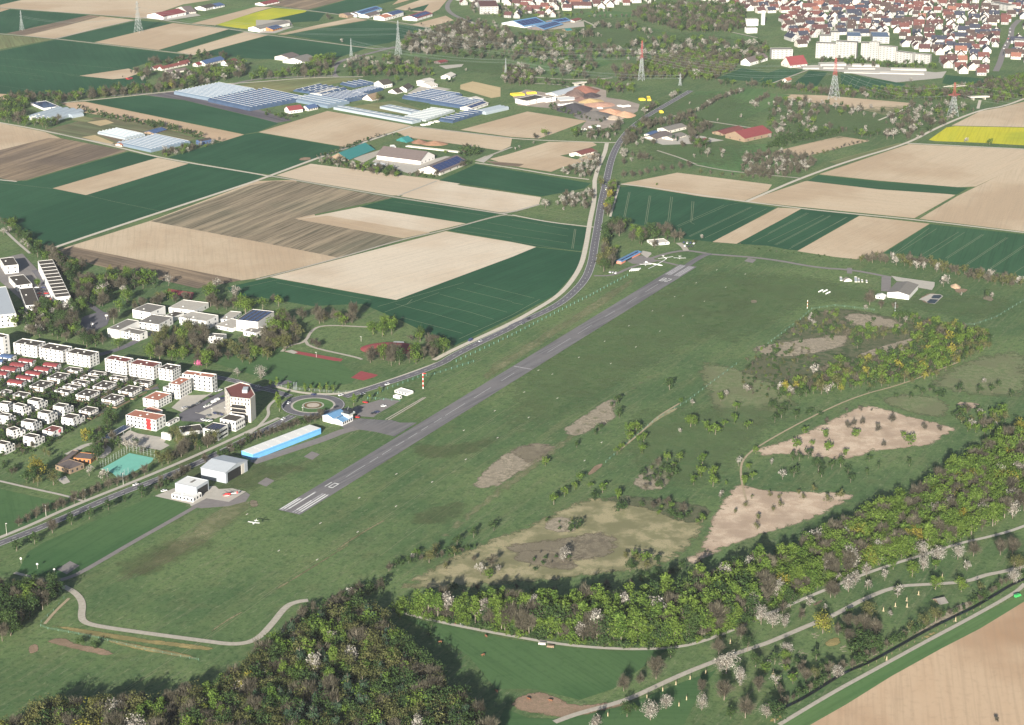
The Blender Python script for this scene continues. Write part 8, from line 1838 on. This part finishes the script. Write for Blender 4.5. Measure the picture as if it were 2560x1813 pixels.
for k, lst in bykind.items():
    lst.sort(key=lambda t: (0 if t[5] else 1, -t[3] / t[2]))
    ind, rest = lst[:270], lst[270:]
    sub = {}
    for t in ind: sub.setdefault(t[4], []).append(t)
    for wh, ts in sub.items():
        ts.sort(key=lambda t: t[1] / t[2]); iso = ts[0][5]; n = len(ts)
        noun = 'shrub' if k in 'su' else 'tree'
        base = '%s %s %s' % (KW[k], noun, wh)
        for i, (kk, x, y, h, w_, _) in enumerate(ts):
            det = 0 if h / y * FP > 42 else (1 if h / y * FP > 17 else 2)
            me, tm = tmeshes(k, det, rnd.randrange(3))
            lab = base if n == 1 or not iso else '%s %s %s, %s from the left' % (KW[k], noun, wh, ordn(i + 1))
            e = empty(KNAME[k], (x, y, 0), rnd.uniform(0, 6.28), lab, noun, None, h)
            if not iso and n > 1: e['group'] = '%s %ss %s' % (KW[k], noun, wh)
            elif n > 1: e['group'] = '%s %ss %s' % (KW[k], noun, wh)
            e.scale = (h * rnd.uniform(.88, 1.15), h * rnd.uniform(.88, 1.15), h)
            meshobj('crown', me, e); meshobj('trunk', tm, e)
    if rest:
        VV, TT, HH, TV, TF = [], [], [], [], []; nb = 0
        for (kk, x, y, h, w_, _) in rest:
            pxs = h / y * FP; det = 0 if pxs > 42 else (1 if pxs > 17 else 2)
            t = template(k, det, rnd.randrange(3)); a = rnd.uniform(0, 6.28); ca, sa = math.cos(a) * h, math.sin(a) * h
            q = rnd.uniform(.88, 1.15)
            V = t['V']; VV.append(np.stack([x + q * (V[:, 0] * ca - V[:, 1] * sa), y + q * (V[:, 0] * sa + V[:, 1] * ca), V[:, 2] * h], 1)); TT.append(t['T']); HH.append(np.full(len(t['T']), rnd.random()))
            U = t['tv']; TV.append(np.stack([x + U[:, 0] * ca - U[:, 1] * sa, y + U[:, 0] * sa + U[:, 1] * ca, U[:, 2] * h], 1)); TF += [tuple(i + nb for i in f) for f in t['tf']]; nb += len(U)
        V = np.concatenate(VV); T = np.concatenate(TT); Hh = np.concatenate(HH); nq = len(T)
        U = np.concatenate(TV); me = bpy.data.meshes.new('woodland')
        nv = len(V) + len(U); nt_ = len(TF); lt = sum(len(f) for f in TF)
        me.vertices.add(nv); me.vertices.foreach_set('co', np.concatenate([V, U]).astype(np.float32).ravel())
        loops = np.concatenate([np.arange(4 * nq), np.array([i for f in TF for i in f], dtype=np.int64) + len(V)]).astype(np.int32)
        me.loops.add(len(loops)); me.loops.foreach_set('vertex_index', loops)
        st = np.concatenate([np.arange(nq) * 4, 4 * nq + np.cumsum([0] + [len(f) for f in TF])[:-1]]).astype(np.int32)
        me.polygons.add(nq + nt_); me.polygons.foreach_set('loop_start', st)
        me.polygons.foreach_set('material_index', np.concatenate([np.zeros(nq), np.ones(nt_)]).astype(np.int32))
        me.materials.append(KM[matkey(k)]); me.materials.append(BARK)
        for nm, arr in (('tint', T), ('hue', Hh)):
            a_ = me.attributes.new(nm, 'FLOAT', 'FACE'); a_.data.foreach_set('value', np.concatenate([arr, np.zeros(nt_)]).astype(np.float32))
        me.update(calc_edges=True); me.validate()
        o = meshobj(KNAME[k] + '_woodland', me); tag(o, cat='woodland', kind='stuff'); o['label'] = 'further %s %ss of the woods and orchards' % (KW[k], 'shrub' if k in 'su' else 'tree')
print('TREES', len(TREES), {k: len(v) for k, v in bykind.items()})
# ---------------------------------------------------------------- light, haze, camera
SAZ, SEL = math.radians(10.3), math.radians(17.4)
sd = Vector((math.sin(SAZ) * math.cos(SEL), math.cos(SAZ) * math.cos(SEL), -math.sin(SEL)))
ld = bpy.data.lights.new('sun', 'SUN'); ld.energy = 4.6; ld.angle = math.radians(.5); ld.color = (1.0, .93, .82)
lo = bpy.data.objects.new('sun', ld); C.objects.link(lo); lo.rotation_euler = sd.to_track_quat('-Z', 'Y').to_euler(); lo.location = (0, 0, 900)
w = bpy.data.worlds.new('World'); sc.world = w; w.use_nodes = True; nt = w.node_tree
sk = nt.nodes.new('ShaderNodeTexSky'); sk.sky_type = 'NISHITA'; sk.sun_disc = False
sk.sun_elevation = SEL; sk.sun_rotation = math.atan2(-sd.x, -sd.y)
bg = nt.nodes['Background']; bg.inputs['Strength'].default_value = .042; nt.links.new(sk.outputs[0], bg.inputs['Color'])
hz = MB().box(-2600, 2600, -200, 5200, -1, 700).obj('haze', (lambda m: m)(bpy.data.materials.new('haze')))
hm = hz.data.materials[0]; hm.use_nodes = True; t2 = hm.node_tree; t2.nodes.remove(t2.nodes['Principled BSDF'])
pv = t2.nodes.new('ShaderNodeVolumePrincipled'); pv.inputs['Color'].default_value = (.80, .88, 1, 1); pv.inputs['Density'].default_value = HAZE
pv.inputs['Anisotropy'].default_value = .0
t2.links.new(pv.outputs[0], t2.nodes['Material Output'].inputs['Volume']); tag(hz, kind='stuff')
cd = bpy.data.cameras.new('camera'); cd.sensor_width = 36; cd.lens = FP / W0 * 36; cd.clip_start = 1; cd.clip_end = 20000
co = bpy.data.objects.new('camera', cd); C.objects.link(co); co.location = (0, 0, CH); co.rotation_euler = (math.pi / 2 - TH, 0, 0); sc.camera = co
sc.render.resolution_x = 1024; sc.render.resolution_y = 725
vs = sc.view_settings; vs.view_transform = 'Standard'; vs.look = 'None'; vs.gamma = 1; vs.exposure = EXPO; vs.use_curve_mapping = False
sc.cycles.max_bounces = 5; sc.cycles.diffuse_bounces = 2; sc.cycles.glossy_bounces = 2; sc.cycles.transparent_max_bounces = 12; sc.cycles.volume_bounces = 0
finish_labels()
